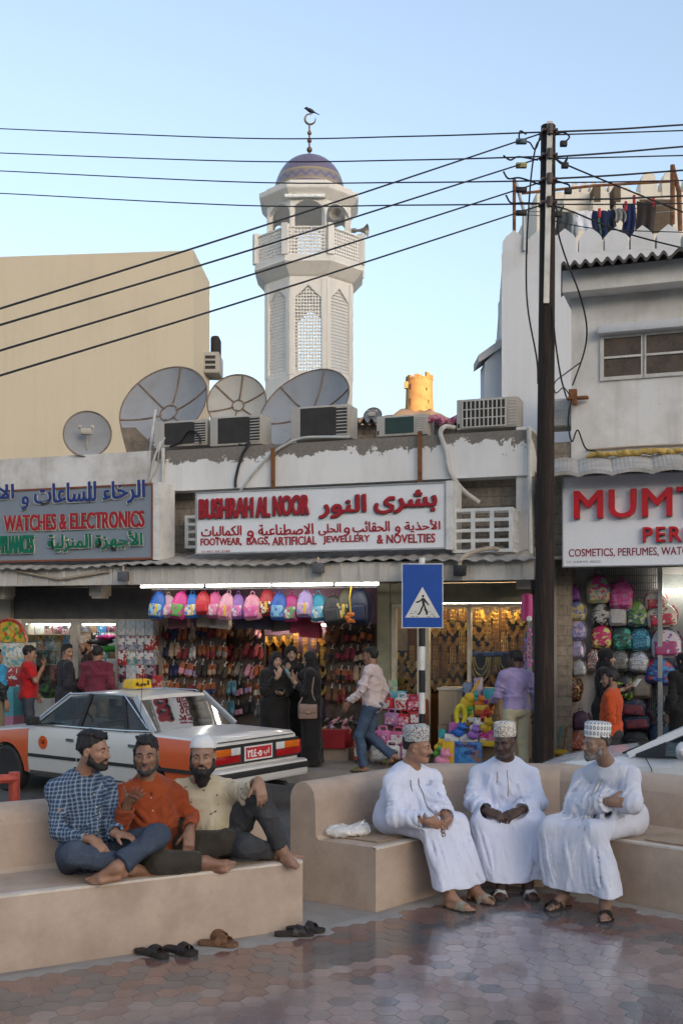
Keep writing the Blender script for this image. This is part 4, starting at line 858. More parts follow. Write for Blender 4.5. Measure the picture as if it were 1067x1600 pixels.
for i, (x0, x1) in enumerate(((wl, fs(1001)), (fs(1009), fs(1075)))):
    mb = MB(FM); 
    for q in ((x0 - .05, wb - .05, x1 + .05, wb), (x0 - .05, wt, x1 + .05, wt + .05), (x0 - .05, wb, x0, wt), (x1, wb, x1 + .05, wt), (x0, (wb + wt) / 2 - .015, x1, (wb + wt) / 2 + .015)): mb.box((q[0], -.03, q[1]), (q[2], .02, q[3]))
    w_ = obj('window', mb, frw, rt, smooth=False); mb = MB(FM); mb.box((x0, -.008, wb), (x1, -.004, wt)); obj('pane', mb, mat('brown_film', (.075, .05, .03), .5, var=.6, scale=3, bump=0, spec=.6), w_, smooth=False)
mb = MB(FM); mb.box((fs(862), .03, 0), (fs(892), .5, fz(880, 690))); mb.box((fs(862), -.02, zc0 + .2), (fs(1400), .2, fz(900, 725))); obj('lower_wall', mb, brick, rt, smooth=False)
# tin canopy over the sign
mb = MB(); n = 240; rows = [[fw(lerp(fs(858, d), b, i / n), d, z + .05 * abs(math.sin(i * .13 + .4 * math.sin(i * .05))) ** .7 + .004 * (i % 3)) for i in range(n + 1)] for d, z in ((.95, fz(950, 739, .95)), (.02, fz(950, 717, .02)))]
mb.loft(rows, False, False); mb.loft([[p + V(0, 0, -.015) for p in r] for r in rows], False, False); mb.loft([rows[0], [p + V(0, 0, -.05) for p in rows[0]]], False, False); obj('tin_canopy', mb, grime('tin', (.46, .45, .43), (.27, .24, .20), .42, .7, 2.0, rough=.55, streak=0), rt)
s_ = SDF((0, 0, 0), (6, .3, .3), .022)
rr = random.Random(2)
for i in range(70): s_.ell((.2 + i * .045 + rr.uniform(-.02, .02), .12 + rr.uniform(-.03, .03), .09 + rr.uniform(-.02, .02)), (.05, .05, rr.uniform(.03, .05)), k=.02)
mb = s_.mb(); T = FM @ Matrix.Translation((fs(898), -.28, fz(940, 721, .1))); mb.v = [tuple(T @ Vector(v)) for v in mb.v]
one('foam_sealant', 'strip of yellow foam sealant lying along the top of the tin canopy', 'sealant', mb, mat('foam_yellow', (.50, .34, .10), .9, var=.5, scale=10))
# shop opening under the big sign
mb = MB(FM); mb.box((fs(862), .45, 0), (b, .5, zc0 + .6)); obj('shop_back_wall', mb, mat('panel_grey', (.40, .38, .36), .8), rt, smooth=False)
mb = MB(FM); mb.box((fs(864), -.5, .0), (fs(869), .45, zc0 + .32)); obj('side_frame', mb, mat('frame_alu', (.42, .42, .40), .4, .4), rt, smooth=False)
mb = MB(FM); mb.box((fs(862), -.5, zc0 + .3), (b, .45, zc0 + .34)); mb.box((fs(905, .5), -.52, zc0 + .17), (b, -.4, zc0 + .21)); obj('soffit', mb, mat('soffit_board', (.22, .19, .16), .9), rt, smooth=False)
mb = MB(FM)
for i in range(34): s = lerp(fs(924), fs(1024), i / 33); mb.tube([(s, .36, .05), (s, .36, zc0 + .25)], .006, 5)
for i in range(27): z = lerp(.1, zc0 + .2, i / 26); mb.tube([(fs(924), .352, z), (fs(1024), .352, z)], .006, 5)
obj('wire_grid', mb, mat('grid_wire', (.16, .17, .18), .5, .5), rt)
mb = MB(FM); mb.box((fs(1034), .25, .1), (fs(1110), .26, zc0 + .1)); obj('shop_window', mb, gl, rt, smooth=False)
mb = MB(FM); mb.box((fs(1026), .15, 0), (fs(1033), .3, zc0 + .2)); obj('window_frame', mb, mat('frame_alu', (.42, .42, .40), .4, .4), rt, smooth=False)
# junction bracket and small condenser beside the pole
aircon('grey condenser half hidden behind the wooden pole', 858, 624, 893, 668, -.2, (.1, .8), 1)
c = fat(897, 622, .06); mb = MB(FM); l = FM.inverted() @ c
mb.box((l.x - .1, l.y - .12, l.z - .03), (l.x + .2, l.y + .01, l.z)); mb.box((l.x - .07, l.y - .1, l.z), (l.x + .04, l.y - .01, l.z + .11)); mb.box((l.x - .02, l.y - .14, l.z - .12), (l.x + .05, l.y - .04, l.z - .031), b=.015); one('junction_bracket', 'rusty cable bracket on the corner of the white building beside the pole', 'bracket', mb, rust, smooth=False)
mb = MB(); mb.tube([fat(915, 703, .03), fat(1000, 697, .03), fat(1180, 690, .03)], .014); one('conduit', 'thin conduit on the white building above the tin canopy', 'conduit', mb, mat('conduit_tan', (.36, .30, .22), .7))

# ================================================================ POLE, WIRES
PY = 14.1; pb = V(at(848, 0, PY).x, PY, -.21); ptop = at(856, 197, PY)
rt = thing('utility_pole', 'dark weathered wooden utility pole carrying overhead wires', 'pole', pb)
t = NT('pole_wood'); k = t.ramp(t.noise(9, 8, .7, t.co((3, 3, .18)), .6), [(.3, (.007, .005, .004)), (.52, (.020, .012, .009)), (.74, (.075, .042, .028))]); t.bump(t.noise(16, 6, .7, t.co((3, 3, .15))), .8, .012); wood = t.out(k, .85)
mb = MB(); rings = []
for i in range(24):
    u = i / 23; c = lerp(pb, ptop, u); r = lerp(.135, .093, u); rings.append([c + V(r * math.cos(2 * PI * j / 18), r * math.sin(2 * PI * j / 18), 0) * (1 + .02 * math.sin(j * 3 + i * .3)) for j in range(18)])
mb.loft(rings); obj('shaft', mb, wood, rt, angle=60)
pz = lambda y: lerp(pb, ptop, (CH + (HY - y) / F * PY - pb.z) / (ptop.z - pb.z))
galv = mat('galvanised', (.38, .38, .37), .5, .6)
mb = MB(); p0, p1 = pz(478) + V(-.03, -.115, 0), pz(196) + V(.0, -.108, 0); mb.loft([[p + V(dx, dy, 0) for dx, dy in ((-.035, -.02), (.035, -.02), (.035, .02), (-.035, .02))] for p in (p0, p1)]); obj('steel_strap', mb, galv, rt, smooth=False)
WYS = (209, 247, 285, 321)
for y in WYS:
    c = pz(y); mb = MB(); mb.tube([c + V(.105 * math.cos(a), .105 * math.sin(a), 0) for a in [2 * PI * i / 16 for i in range(17)]], .016, 6); mb.tube([c + V(0, -.13, -.06), c + V(0, -.15, .06)], .04, 10); mb.tube([c + V(-.1, -.12, 0), c + V(.1, -.12, 0)], .02); obj('insulator', mb, mat('insulator', (.10, .07, .06), .4), rt)
cab = mat('cable_black', (.012, .012, .014), .6)
def wire(lab, pts, r=.011, n=10, grp='overhead wires'):
    mb = MB(); mb.tube(curve_pts(pts, n), r, 6); one('overhead_wire', lab, 'wire', mb, cab, grp)
left1 = [(201, 216, 213, 209), (239, 252, 250, 245), (267, 284.5, 285, 285), (302, 321, 320.5, 318)]; nmz = ['topmost', 'second', 'third', 'lowest']
for i, (a, b, b2, c) in enumerate(left1): wire(f'{nmz[i]} of the thin level wires crossing the sky left of the pole', [at(-160, a - 7, 24), at(0, a, 22.5), at(380, b, 19), at(640, b2, 16.5), pz(WYS[i]) + V(-.09, 0, .02)], .0105)
left2 = [482.5, 508, 548, 587]
for i, y in enumerate(left2):
    p = pz(WYS[i] + 1) + V(-.09, -.03, 0); wire(f'{nmz[i]} of the thick wires slanting down to the left from the pole', [at(-120, y + (y - WYS[i]) * .14, 8.2), at(0, y, 9.0), at(400, lerp(y, WYS[i], 400 / 848) + 3.0 , 11.3), p], .0095)
    c = at(814, lerp(y, WYS[i], 814 / 848) + .8, 13.85); mb = MB(); mb.box((c.x - .07, c.y - .03, c.z - .035), (c.x + .07, c.y + .03, c.z + .03), Matrix.Identity(4), b=.012); one('wire_clamp', ['blue grey', 'dull yellow', 'small black', 'plain black'][i] + f' connector clamp on the {nmz[i]} slanting wire left of the pole', 'clamp', mb, [mat('clamp_blue', (.05, .09, .12), .5), mat('clamp_yellow', (.30, .27, .12), .6), cab, cab][i], 'wire clamps')
right = [(207, 195), (209, 204), (246, 229), (246, 243), (280, 266), (284, 282), (313, 306), (318, 318)]
for i, (a, b) in enumerate(right): wire(f'{["topmost", "second", "third", "fourth", "fifth", "sixth", "seventh", "lowest"][i]} of the wires running right from the pole', [pz(a) + V(.09, -.02 if i % 2 == 0 else .03, 0), at(960, lerp(a, b, .52) + 1.2, 14.4), at(1067, b, 14.8), at(1180, b - (a - b) * .5, 15.3)], .012 if i % 2 == 0 else .009)
wire('wire slanting down to the right from the second pole bracket over the washing', [pz(247) + V(.09, 0, 0), at(888, 259, 14.2), at(980, 297, 14.8), at(1100, 345, 15.3)], .011)
wire('wire slanting down to the right below the washing from the third pole bracket', [pz(322) + V(.09, 0, 0), at(892, 330, 14.2), at(980, 365, 14.6), at(1100, 396, 15.0)], .011)
wire('thin wire slanting right from the lowest pole bracket', [pz(345) + V(.07, 0, 0), at(940, 358, 14.6), at(1100, 364, 15)], .007)
drop = [('long drooping cable hanging left of the pole from its top', [(845, 216, 13.9), (836, 232, 13.9), (828, 290, 13.9), (822, 400, 13.9), (824, 480, 13.9), (838, 560, 13.95), (840, 600, 14.0)]),
        ('drooping cable hanging right of the pole in front of the white building', [(871, 340, 14.1), (872, 365, 14.1), (884, 405, 14.1), (905, 460, 14.2), (916, 510, 14.4), (912, 550, 14.8), (894, 602, 15.2)]),
        ('cable running down the right side of the pole', [(862, 480, 14.0), (868, 540, 14.0), (876, 590, 14.4), (884, 620, 15.2)]),
        ('looped cable between the pole and the rusty bracket', [(907, 566, 14.8), (885, 582, 14.6), (866, 598, 14.2), (868, 614, 14.4), (880, 606, 14.9), (890, 618, 15.3)]),
        ('cable dropping from the rusty bracket to the tin canopy', [(892, 625, 15.3), (887, 660, 15.3), (893, 690, 15.3), (902, 672, 15.4), (914, 700, 15.3), (930, 705, 15.35)])]
for lab, pts in drop: wire(lab, [at(*p) for p in pts], .009 if 'loop' in lab else .011, 8, 'drooping cables')
for i, (pts) in enumerate(([(868, 209, 13.95), (880, 207, 13.9), (889, 214, 13.9), (880, 224, 13.9)], [(866, 247, 13.95), (878, 256, 13.9), (886, 246, 13.9), (882, 258, 13.9)], [(866, 282, 13.95), (880, 286, 13.9), (889, 290, 13.9), (887, 298, 13.9)], [(866, 318, 13.95), (872, 332, 13.9), (880, 322, 13.9), (872, 334, 13.9)], [(845, 208, 13.95), (836, 233, 13.9), (826, 222, 13.9), (812, 222, 13.9), (812, 205, 13.9), (822, 210, 13.9)], [(786, 243, 13.8), (797, 250, 13.85), (810, 245, 13.9), (840, 250, 13.95)], [(786, 268, 13.8), (794, 279, 13.8), (812, 278, 13.9), (842, 288, 13.95)], [(790, 305, 13.8), (798, 317, 13.8), (815, 317, 13.9), (842, 318, 13.95)])):
    mb = MB(); mb.tube(curve_pts([at(*p) for p in pts], 6), .011, 6); e = at(*pts[-1]); 
    if i < 4: mb.box((e.x - .045, e.y - .03, e.z - .04), (e.x + .045, e.y + .03, e.z + .03), b=.01)
    one('loose_wire', f'short loose wire end with {"a stub connector right of" if i < 4 else "a curled tip left of"} the pole at its {["topmost", "second", "third", "lowest"][i % 4]} bracket', 'wire end', mb, cab, 'loose wire ends on the pole')

# antenna posts and washing on the white house roof
for k, (pts, lab) in enumerate(((((803, 278, 22), (803, 362, 22)), 'slim rusty roof post left of the wooden pole'), (((805, 283, 22), (818, 330, 22), (818, 392, 21.9)), 'bent galvanised roof post just left of the wooden pole'), (((1050, 258, 23), (1050, 350, 23)), 'rusty iron roof post near the right edge'), (((1050, 260, 23), (1060, 300, 23), (1062, 360, 23)), 'bent rusty iron roof post at the far right edge'))):
    mb = MB(); mb.tube([at(*p) for p in pts], .05 if k > 1 else .035); one('roof_post', lab, 'post', mb, rust if k != 1 else galv, 'roof posts for washing lines')
mb = MB(); mb.tube([at(815, 302, 22.3), at(930, 290, 22.6), at(1052, 283, 23)], .03); one('iron_rail', 'long rusty rail between the roof posts', 'rail', mb, rust)
for i, (a, b, sg_) in enumerate(((330, 318, 8), (336, 330, 6))): mb = MB(); mb.tube(curve_pts([at(818, a, 22.6), at(930, (a + b) / 2 + sg_, 22.7), at(1052, b, 22.9)], 8), .01, 5); one('washing_line', ['upper washing line strung between the roof posts', 'lower washing line strung between the roof posts'][i], 'washing line', mb, mat('line_grey', (.2, .2, .2), .7), 'washing lines')
wash = [(868, 330, 24, 36, (.06, .065, .07), 'dark grey garment at the left end of the washing line'), (890, 335, 14, 34, (.30, .33, .35), 'pale grey garment hung on the washing line next to the dark grey one'), (897, 328, 30, 32, (.66, .67, .70), 'white printed shirt on the washing line'), (925, 328, 32, 40, (.012, .02, .055), 'navy trousers pegged on the washing line by a red peg'), (935, 338, 16, 34, (.05, .10, .09), 'dark green cloth on the washing line'), (960, 324, 16, 22, (.26, .25, .24), 'small grey cloth pegged on the washing line'), (972, 318, 20, 52, (.014, .024, .075), 'long dark blue garment on the washing line'), (993, 314, 30, 62, (.035, .028, .026), 'long dark checked garment at the right end of the washing line'), (948, 327, 14, 30, (.03, .03, .05), 'small dark cloth between the navy trousers and the grey cloth')]
for i, (px, py, w, h, c, lab) in enumerate(wash):
    mb = MB(); rr = random.Random(i); rows = []
    for j in range(9):
        u = j / 8; rows.append([at(px + w * (v_ / 10) * (1 - .10 * u * math.sin(i * 2 + 1)) + 1.5 * math.sin(u * 5 + i), py + h * u + (2.5 * math.sin(v_ * 1.1 + i) if j == 8 else 0) + (1 - u) * 2 * abs(math.sin(v_ * .6)), 22.55 + i * .012 + .05 * math.sin(v_ * 1.3 + i) * (.3 + u)) for v_ in range(11)])
    mb.loft(rows, False, False); mb.loft([[p + V(0, .012, 0) for p in r] for r in rows], False, False)
    one('hung_garment', lab, 'washing', mb, cloth('washing_%d' % i, c, Vector(c) * 1.5), 'washing on the roof line', angle=180)
for i, (px, py) in enumerate(((936, 333), (977, 322), (990, 312), (1020, 315))): c = at(px, py, 22.45); mb = MB(); mb.box((c.x - .03, c.y - .03, c.z - .1), (c.x + .03, c.y + .03, c.z + .1), Matrix.Identity(4), b=.02); one('clothes_peg', ['red peg cloth on the navy trousers of the washing line', 'red peg cloth between the grey cloth and the long blue garment', 'red peg cloth at the top of the long blue garment', 'red peg cloth at the right end of the washing line'][i], 'peg', mb, mat('peg_red', (.45, .02, .03), .6), 'red pegs on the washing line')

# ================================================================ ROAD SIGN
SY = 14.9; c = at(659, 970, SY); rt = thing('crossing_sign', 'blue pedestrian crossing sign on a black and white striped post', 'road sign', V(c.x, SY, 0))
mb = MB(); ptz = at(0, 872, SY).z; zz_ = [0]; 
bands = [1200, 1167, 1112, 1070 + 0, 1085, 1058, 1012, 983]
wm, km = mat('post_white', (.66, .66, .64), .5), mat('post_black', (.018, .018, .02), .5)
edges_ = [0.0] + [at(0, y, SY).z for y in (1130, 1115, 1082, 1047, 1010, 975)] + [ptz]
for i in range(len(edges_) - 1): mb = MB(); mb.tube([V(c.x, SY, edges_[i]), V(c.x, SY, edges_[i + 1])], .045, 16); obj('post_band', mb, km if i % 2 == 1 else wm, rt)
bx0, bx1, bz1, bz0 = at(627.5, 0, SY - .06).x, at(692, 0, SY - .06).x, at(0, 880.5, SY - .06).z, at(0, 981.5, SY - .06).z
mb = MB(); mb.box((bx0, SY - .068, bz0), (bx1, SY - .05, bz1)); obj('sign_edge', mb, mat('sign_edge_white', (.62, .64, .66), .5), rt, smooth=False)
mb = MB(); mb.box((bx0 + .012, SY - .0705, bz0 + .012), (bx1 - .012, SY - .0665, bz1 - .012)); obj('sign_panel', mb, mat('sign_blue', (.008, .07, .34), .35, var=.06, bump=.02), rt, smooth=False)
sp = lambda x, y, o: V(lerp(bx0, bx1, x), SY - o, lerp(bz1, bz0, y))
mb = MB(); mb.prism([sp(.5, .36, .0715), sp(.92, .835, .0715), sp(.08, .835, .0715)], (0, .002, 0)); obj('triangle', mb, mat('sign_white_film', (.62, .62, .60), .45, var=.12), rt, smooth=False)
def sgn(polys):
    mb = MB()
    for poly in polys: mb.prism([sp(x, y, .0735) for x, y in poly], (0, .0018, 0))
    return mb
cir = [(.512 + .03 * math.cos(a), .505 + .021 * math.sin(a)) for a in [2 * PI * i / 12 for i in range(12)]]
mb = sgn([cir, [(.49, .53), (.545, .535), (.56, .64), (.50, .65), (.485, .6)], [(.49, .535), (.50, .57), (.40, .61), (.335, .605), (.34, .59), (.42, .575)], [(.545, .535), (.60, .58), (.665, .64), (.65, .655), (.58, .61), (.535, .58)], [(.50, .64), (.535, .648), (.49, .72), (.44, .785), (.385, .80), (.375, .785), (.43, .745), (.455, .70)], [(.53, .645), (.56, .635), (.585, .69), (.63, .74), (.625, .80), (.575, .785), (.58, .755), (.545, .72)]])
obj('walking_figure', mb, km, rt, smooth=False)
mb = sgn([[(x, y), (x + w, y), (x + w, y + .007), (x, y + .007)] for x, y, w in ((.2, .77, .07), (.3, .745, .06), (.62, .745, .09), (.7, .79, .09), (.22, .815, .09), (.6, .82, .1), (.75, .815, .07), (.34, .815, .05))]); obj('crossing_stripe', mb, km, rt, smooth=False)
# ================================================================ PEOPLE
from mathutils.bvhtree import BVHTree
def skinmat(name, col):
    if name in _mc: return _mc[name]
    t = NT(name); c = Vector(col)
    k = t.ramp(t.noise(16, 5, .6), [(.3, c * .78), (.55, c), (.75, [min(1, x * 1.22) for x in c])])
    t.bump(t.noise(230, 3, .6), .16, .002); t.b.inputs['Subsurface Weight'].default_value = .08; t.b.inputs['Subsurface Radius'].default_value = (.012, .004, .002)
    _mc[name] = t.out(k, .48, 0, .45); return _mc[name]
hairm = mat('hair_black', (.012, .010, .010), .6, bump=.9, bscale=160); greyh = mat('hair_grey', (.17, .16, .155), .7, var=.6, scale=30, bump=.9, bscale=170)
eyew = mat('eye_white', (.27, .235, .21), .25, var=.03, bump=0); eyed = mat('eye_iris', (.012, .008, .006), .12, bump=0)
def nrm(v): return Vector(v).normalized()
def frame(fwd, up=(0, 0, 1)):
    f = nrm(fwd); u = Vector(up); u = nrm(u - f * u.dot(f)); r = f.cross(u); return Matrix((r, f, u)).transposed()   # columns: right, forward, up
def hand(s, w, fd, pn, right, curl=.4, sc=1.0, spread=.05):
    fd = nrm(fd); pn = Vector(pn); pn = nrm(pn - fd * pn.dot(fd)); side = -pn.cross(fd) if right else pn.cross(fd)
    w = Vector(w); M = Matrix((side, fd, pn)).transposed(); q = lambda a, b, c: w + (side * a + fd * b + pn * c) * sc
    s.rbox(q(0, .052, 0), (.039 * sc, .048 * sc, .0145 * sc), .013 * sc, M, k=.012)
    s.cap(q(0, -.015, 0), q(0, .03, 0), .027 * sc, .029 * sc, .02, flat=(pn, .75))
    for i, (x, L) in enumerate(((.029, .068), (.0095, .078), (-.0105, .071), (-.029, .056))):
        p = q(x, .094 - .004 * abs(i - 1), 0); a = curl * (.55 + .1 * i); d0 = (fd + side * (spread * (1.5 - i)))
        for l, r0, r1 in ((.46, .0098, .0088), (.30, .0088, .0080), (.24, .0080, .0066)):
            d = nrm(d0 * math.cos(a) + pn * math.sin(a)); e = p + d * L * l * sc; s.cap(p, e, r0 * sc, r1 * sc, .004); p = e; a += curl * (.9 + .08 * i)
    p = q(.034, .026, .004); s.cap(q(.015, .015, .003), p, .018 * sc, .015 * sc, .012); d = nrm(fd * .62 + side * (.75 - .35 * curl) + pn * (.15 + .55 * curl)); e = p + d * .042 * sc
    s.cap(p, e, .0135 * sc, .0115 * sc, .008); d2 = nrm(d + fd * .35 + pn * .25 * curl); s.cap(e, e + d2 * .032 * sc, .0115 * sc, .0085 * sc, .005)
def foot(s, a, td, up=(0, 0, 1), right=True, sc=1.0):
    td = nrm(td); up = Vector(up); up = nrm(up - td * up.dot(td)); sd_ = td.cross(up) * (1 if right else -1); a = Vector(a); q = lambda x, y, z: a + (sd_ * x + td * y + up * z) * sc     # x: outwards
    s.cap(q(0, -.02, -.01), q(0, -.045, -.05), .037 * sc, .031 * sc, .03); s.cap(q(0, 0, 0), q(-.004, .09, -.04), .037 * sc, .028 * sc, .03)
    s.cap(q(-.022, .04, -.055), q(-.022, .125, -.06), .028 * sc, .022 * sc, .02); s.cap(q(.024, .0, -.06), q(.026, .10, -.063), .024 * sc, .018 * sc, .02); s.cap(q(-.026, .12, -.06), q(.028, .10, -.063), .021 * sc, .018 * sc, .02)
    for i, (x, y0, L, r) in enumerate(((-.031, .135, .045, .0145), (-.010, .135, .04, .0105), (.007, .13, .034, .0098), (.022, .122, .028, .0092), (.035, .110, .022, .0088))): s.cap(q(x, y0, -.062), q(x * 1.04, y0 + L, -.068), r * sc, r * .85 * sc, .005)
def head(s, c, M, N, sc=1.0, wide=1.0):
    q = lambda x, y, z: c + M @ Vector((x * wide, y, z)) * sc; e = lambda *r: tuple(x * sc for x in r)
    s.ell(q(0, -.014, .036), e(.075 * wide, .097, .082), M, k=.0); s.ell(q(0, .028, -.03), e(.062 * wide, .066, .085), M, k=.03)
    for g in (-1, 1):
        s.cap(q(g * .048, .0, -.055), q(g * .02, .066, -.098), .026 * sc, .02 * sc, .03); s.ell(q(g * .04, .06, -.024), e(.025, .024, .022), M, k=.025); s.cap(q(g * .014, .085, .022), q(g * .05, .07, .02), .011 * sc, .009 * sc, .016)
        s.ell(q(g * .079, -.004, -.008), e(.010, .021, .033), M @ Matrix.Rotation(g * .25, 3, 'Z'), k=.01); s.ell(q(g * .085, .002, -.006), e(.006, .01, .016), M, k=.006, op='s')
    s.ell(q(0, .072, -.097), e(.021, .019, .017), M, k=.02)
    for g in (-1, 1): s.ell(q(g * .031, .1, .003), e(.017, .02, .011), M, k=.014, op='s')
    s.cap(q(0, .088, .012), q(0, .112, -.028), .0085 * sc, .0125 * sc, .012)
    for g in (-1, 1): s.ell(q(g * .0125, .099, -.034), e(.0095, .012, .0085), M, k=.008)
    for g in (-1, 1): s.ell(q(g * .031, .079, .003), e(.0135, .0125, .0115), M, k=.004)
    s.cap(q(-.019, .089, -.058), q(.019, .089, -.058), .0072 * sc, k=.008, flat=(M @ Vector((0, 0, 1)), .7)); s.cap(q(-.016, .0885, -.069), q(.016, .0885, -.069), .0082 * sc, k=.008, flat=(M @ Vector((0, 0, 1)), .75)); s.cap(q(-.022, .1, -.0635), q(.022, .1, -.0635), .0045 * sc, k=.003, op='s')
    s.cap(q(0, -.028, -.06), Vector(N), .056 * sc, .062 * sc, .03)
def bbox_of(pts, m): a = np.array([list(p) for p in pts]); return a.min(0) - m, a.max(0) + m
def finish(sdf, name, m, par, angle=180, **k): return obj(name, sdf.mb(), m, par, angle=angle, **k)
class Hum:
    """joints come as right/left pairs; the figure is one continuous skin, hair and clothes are its children"""
    def __init__(s, label, J, hd, skin, h=.0065, sc=1.0, hands=None, feet=None, wide=1.0, group=None, loc=None, nofeet=False):
        s.J = J; s.h = h; s.sc = sc; s.P, s.N = V(J['P']), V(J['N']); s.S, s.E, s.W, s.H, s.K, s.A = [[V(a) for a in J[k]] for k in 'SEWHKA']
        s.c = V(hd[0]); s.M = frame(hd[1], hd[2] if len(hd) > 2 else (0, 0, 1)); s.up = nrm(s.N - s.P); rt_ = s.S[0] - s.S[1]; rt_ = nrm(rt_ - s.up * rt_.dot(s.up)); s.r = rt_; s.f = s.up.cross(rt_); s.TM = Matrix((s.r, s.f, s.up)).transposed(); s.wide = wide
        s.pts = [s.P, s.N, s.c + s.M @ V(0, 0, .15), s.c] + s.S + s.E + s.W + s.H + s.K + s.A; s.lo, s.hi = bbox_of(s.pts, .26)
        b = SDF(s.lo, s.hi, h); head(b, s.c, s.M, s.N, sc, wide)
        b.ell(lerp(s.P, s.N, .68), (.15, .10, .19), s.TM, k=.06).ell(lerp(s.P, s.N, .15), (.15, .11, .16), s.TM, k=.06)
        for i in (0, 1):
            b.cap(s.N - s.up * .06, s.S[i], .055, .05, .05).cap(s.S[i], s.E[i], .05, .039, .03).cap(s.E[i], s.W[i], .041, .027, .02)
            b.cap(s.H[i], s.K[i], .08, .055, .04).cap(s.K[i], s.A[i], .054, .036, .03)
            if hands: hand(b, s.W[i], *hands[i][:2], i == 0, *(hands[i][2:] or (.4,)))
            if feet: foot(b, s.A[i], *feet[i][:2], i == 0)
        s.root = obj('person', b.mb(), skin, None, loc or tuple(V(s.P.x, s.P.y, min(s.P.z, s.A[0].z) - .07)), angle=180); tag(s.root, label, 'person', group); s.feet = feet; s.surf = None
    def q(s, x, y, z): return s.c + s.M @ Vector((x * s.wide, y, z)) * s.sc
    def e(s, *r): return tuple(x * s.sc for x in r)
    def t(s, x, y, z): return s.P + s.r * x + s.f * y + s.up * z
    def hsdf(s, m=.22, h=None): return SDF(s.c - V(m, m, m), s.c + V(m, m, m), h or min(s.h, .006))
    def face(s, eyes=True, brow=hairm, mouth=(.16, .06, .05)):
        for g in (-1, 1):
            if eyes:
                mb = MB(); T = Matrix.Translation(s.q(g * .031, .0795, .003)) @ s.M.to_4x4(); mb.ball((0, 0, 0), s.e(.0130, .0128, .0046), 14, T); mb.cur = 1; mb.ball((0, .0085, -.0005), s.e(.0056, .0062, .0047), 10, T); obj('eye', mb, [eyew, eyed], s.root)
            mb = MB(); mb.tube([s.q(g * .012, .0935, .021), s.q(g * .03, .094, .0275), s.q(g * .052, .077, .022)], [.0032 * s.sc, .0046 * s.sc, .002 * s.sc], 6); obj('eyebrow', mb, brow, s.root)
        mb = MB(); mb.tube([s.q(-.02, .088, -.064), s.q(-.008, .0945, -.0625), s.q(.008, .0945, -.0625), s.q(.02, .088, -.064)], [.001, .0032 * s.sc, .0032 * s.sc, .001], 6); obj('mouth', mb, mat('lips_%d' % int(mouth[0] * 100), mouth, .5), s.root); return s
    def hair(s, m=hairm, thick=1.0, line=.072, bald=False, low=0.0, side=True, top=True):
        b = s.hsdf(); n = s.M @ nrm((0, .72, -.69)); p0 = s.q(0, line, .078 + low); a = s.M @ V(0, 0, -1); p1 = s.q(0, 0, -.085)
        b.ell(s.q(0, -.016, .038), s.e((.0805 + .003 * thick) * s.wide, .1035 + .003 * thick, .089 + .006 * thick), s.M, k=0, clip=[(p0, n), (p1, a)])
        if top: b.ell(s.q(.008, .04, .105), s.e(.055, .05, .018), s.M @ Matrix.Rotation(-.35, 3, 'X'), k=.02); b.ell(s.q(0, -.02, .112), s.e(.066, .075, .02), s.M, k=.02)
        for g in (-1, 1) if side else (): b.cap(s.q(g * .073, .016, .03), s.q(g * .073, .012, -.02), .011 * s.sc, .007 * s.sc, .01)
        b.warp(wrinkle(3, .007, 80)); finish(b, 'hair', m, s.root); return s
    def beard(s, m=hairm, full=1.0, long_=0.0, chin=None):
        b = s.hsdf()
        if full:
            for g in (-1, 1): b.cap(s.q(g * .071, .012, -.02), s.q(g * .058, .022, -.066), .011 * s.sc, .022 * s.sc * full, .01).cap(s.q(g * .054, .02, -.066), s.q(g * .02, .068, -.1), .026 * s.sc * full, .025 * s.sc * full, .015)
        b.ell(s.q(0, .074, -.1), s.e(.03, .027, .022), s.M, k=.02)
        for g in (-1, 1): b.cap(s.q(g * .028, .08, -.066), s.q(g * .018, .08, -.09), .009 * s.sc, .012 * s.sc, .01)
        if long_: b.cap(s.q(0, .06, -.1), s.q(0, .066, -.1 - long_), .045 * s.sc, .03 * s.sc, .03); [b.cap(s.q(g * .045, .02, -.07), s.q(g * .022, .055, -.1 - long_ * .8), .03 * s.sc, .02 * s.sc, .03) for g in (-1, 1)]
        b.warp(wrinkle(4, .004, 90)); finish(b, 'beard', chin or m, s.root); return s
    def moustache(s, m=hairm, w=1.0):
        b = s.hsdf(.16, .005)
        for g in (-1, 1): b.cap(s.q(0, .1, -.048), s.q(g * .029, .086, -.059), .0072 * s.sc * w, .005 * s.sc * w, .006)
        finish(b, 'moustache', m, s.root); return s
    def kumma(s, m, z=.060, hgt=.100, tilt=.12):
        mb = MB(); T = Matrix.Translation(s.q(0, -.014, z)) @ s.M.to_4x4() @ Matrix.Rotation(tilt, 4, 'X') @ Matrix.Diagonal((.94 * s.sc, 1.1 * s.sc, s.sc, 1))
        mb.lathe([(.086, -.012), (.0905, -.008), (.0925, .03), (.0935, hgt - .012), (.090, hgt - .004), (.078, hgt + .004), (.04, hgt + .009), (.005, hgt + .01)], 40, T, False); mb.lathe([(.0875, hgt * .36 - .0015), (.0945, hgt * .36 - .001), (.0945, hgt * .36 + .001), (.0875, hgt * .36 + .0015)], 40, T, False)
        o = obj('cap', mb, m, None, loc=tuple(T.translation)); MI = (T.to_3x3().normalized()).to_4x4()
        for v in o.data.vertices: v.co = MI.inverted() @ v.co
        o.parent = s.root; o.matrix_parent_inverse = Matrix(); o.matrix_world = Matrix.Translation(T.translation) @ MI; return s
    def skullcap(s, m):
        b = s.hsdf(); b.ell(s.q(0, -.015, .058), s.e(.086 * s.wide, .106, .092), s.M @ Matrix.Rotation(-.1, 3, 'X'), k=0, clip=[(s.q(0, 0, .055), s.M @ nrm((0, .16, -1)))]); finish(b, 'cap', m, s.root, 50); return s
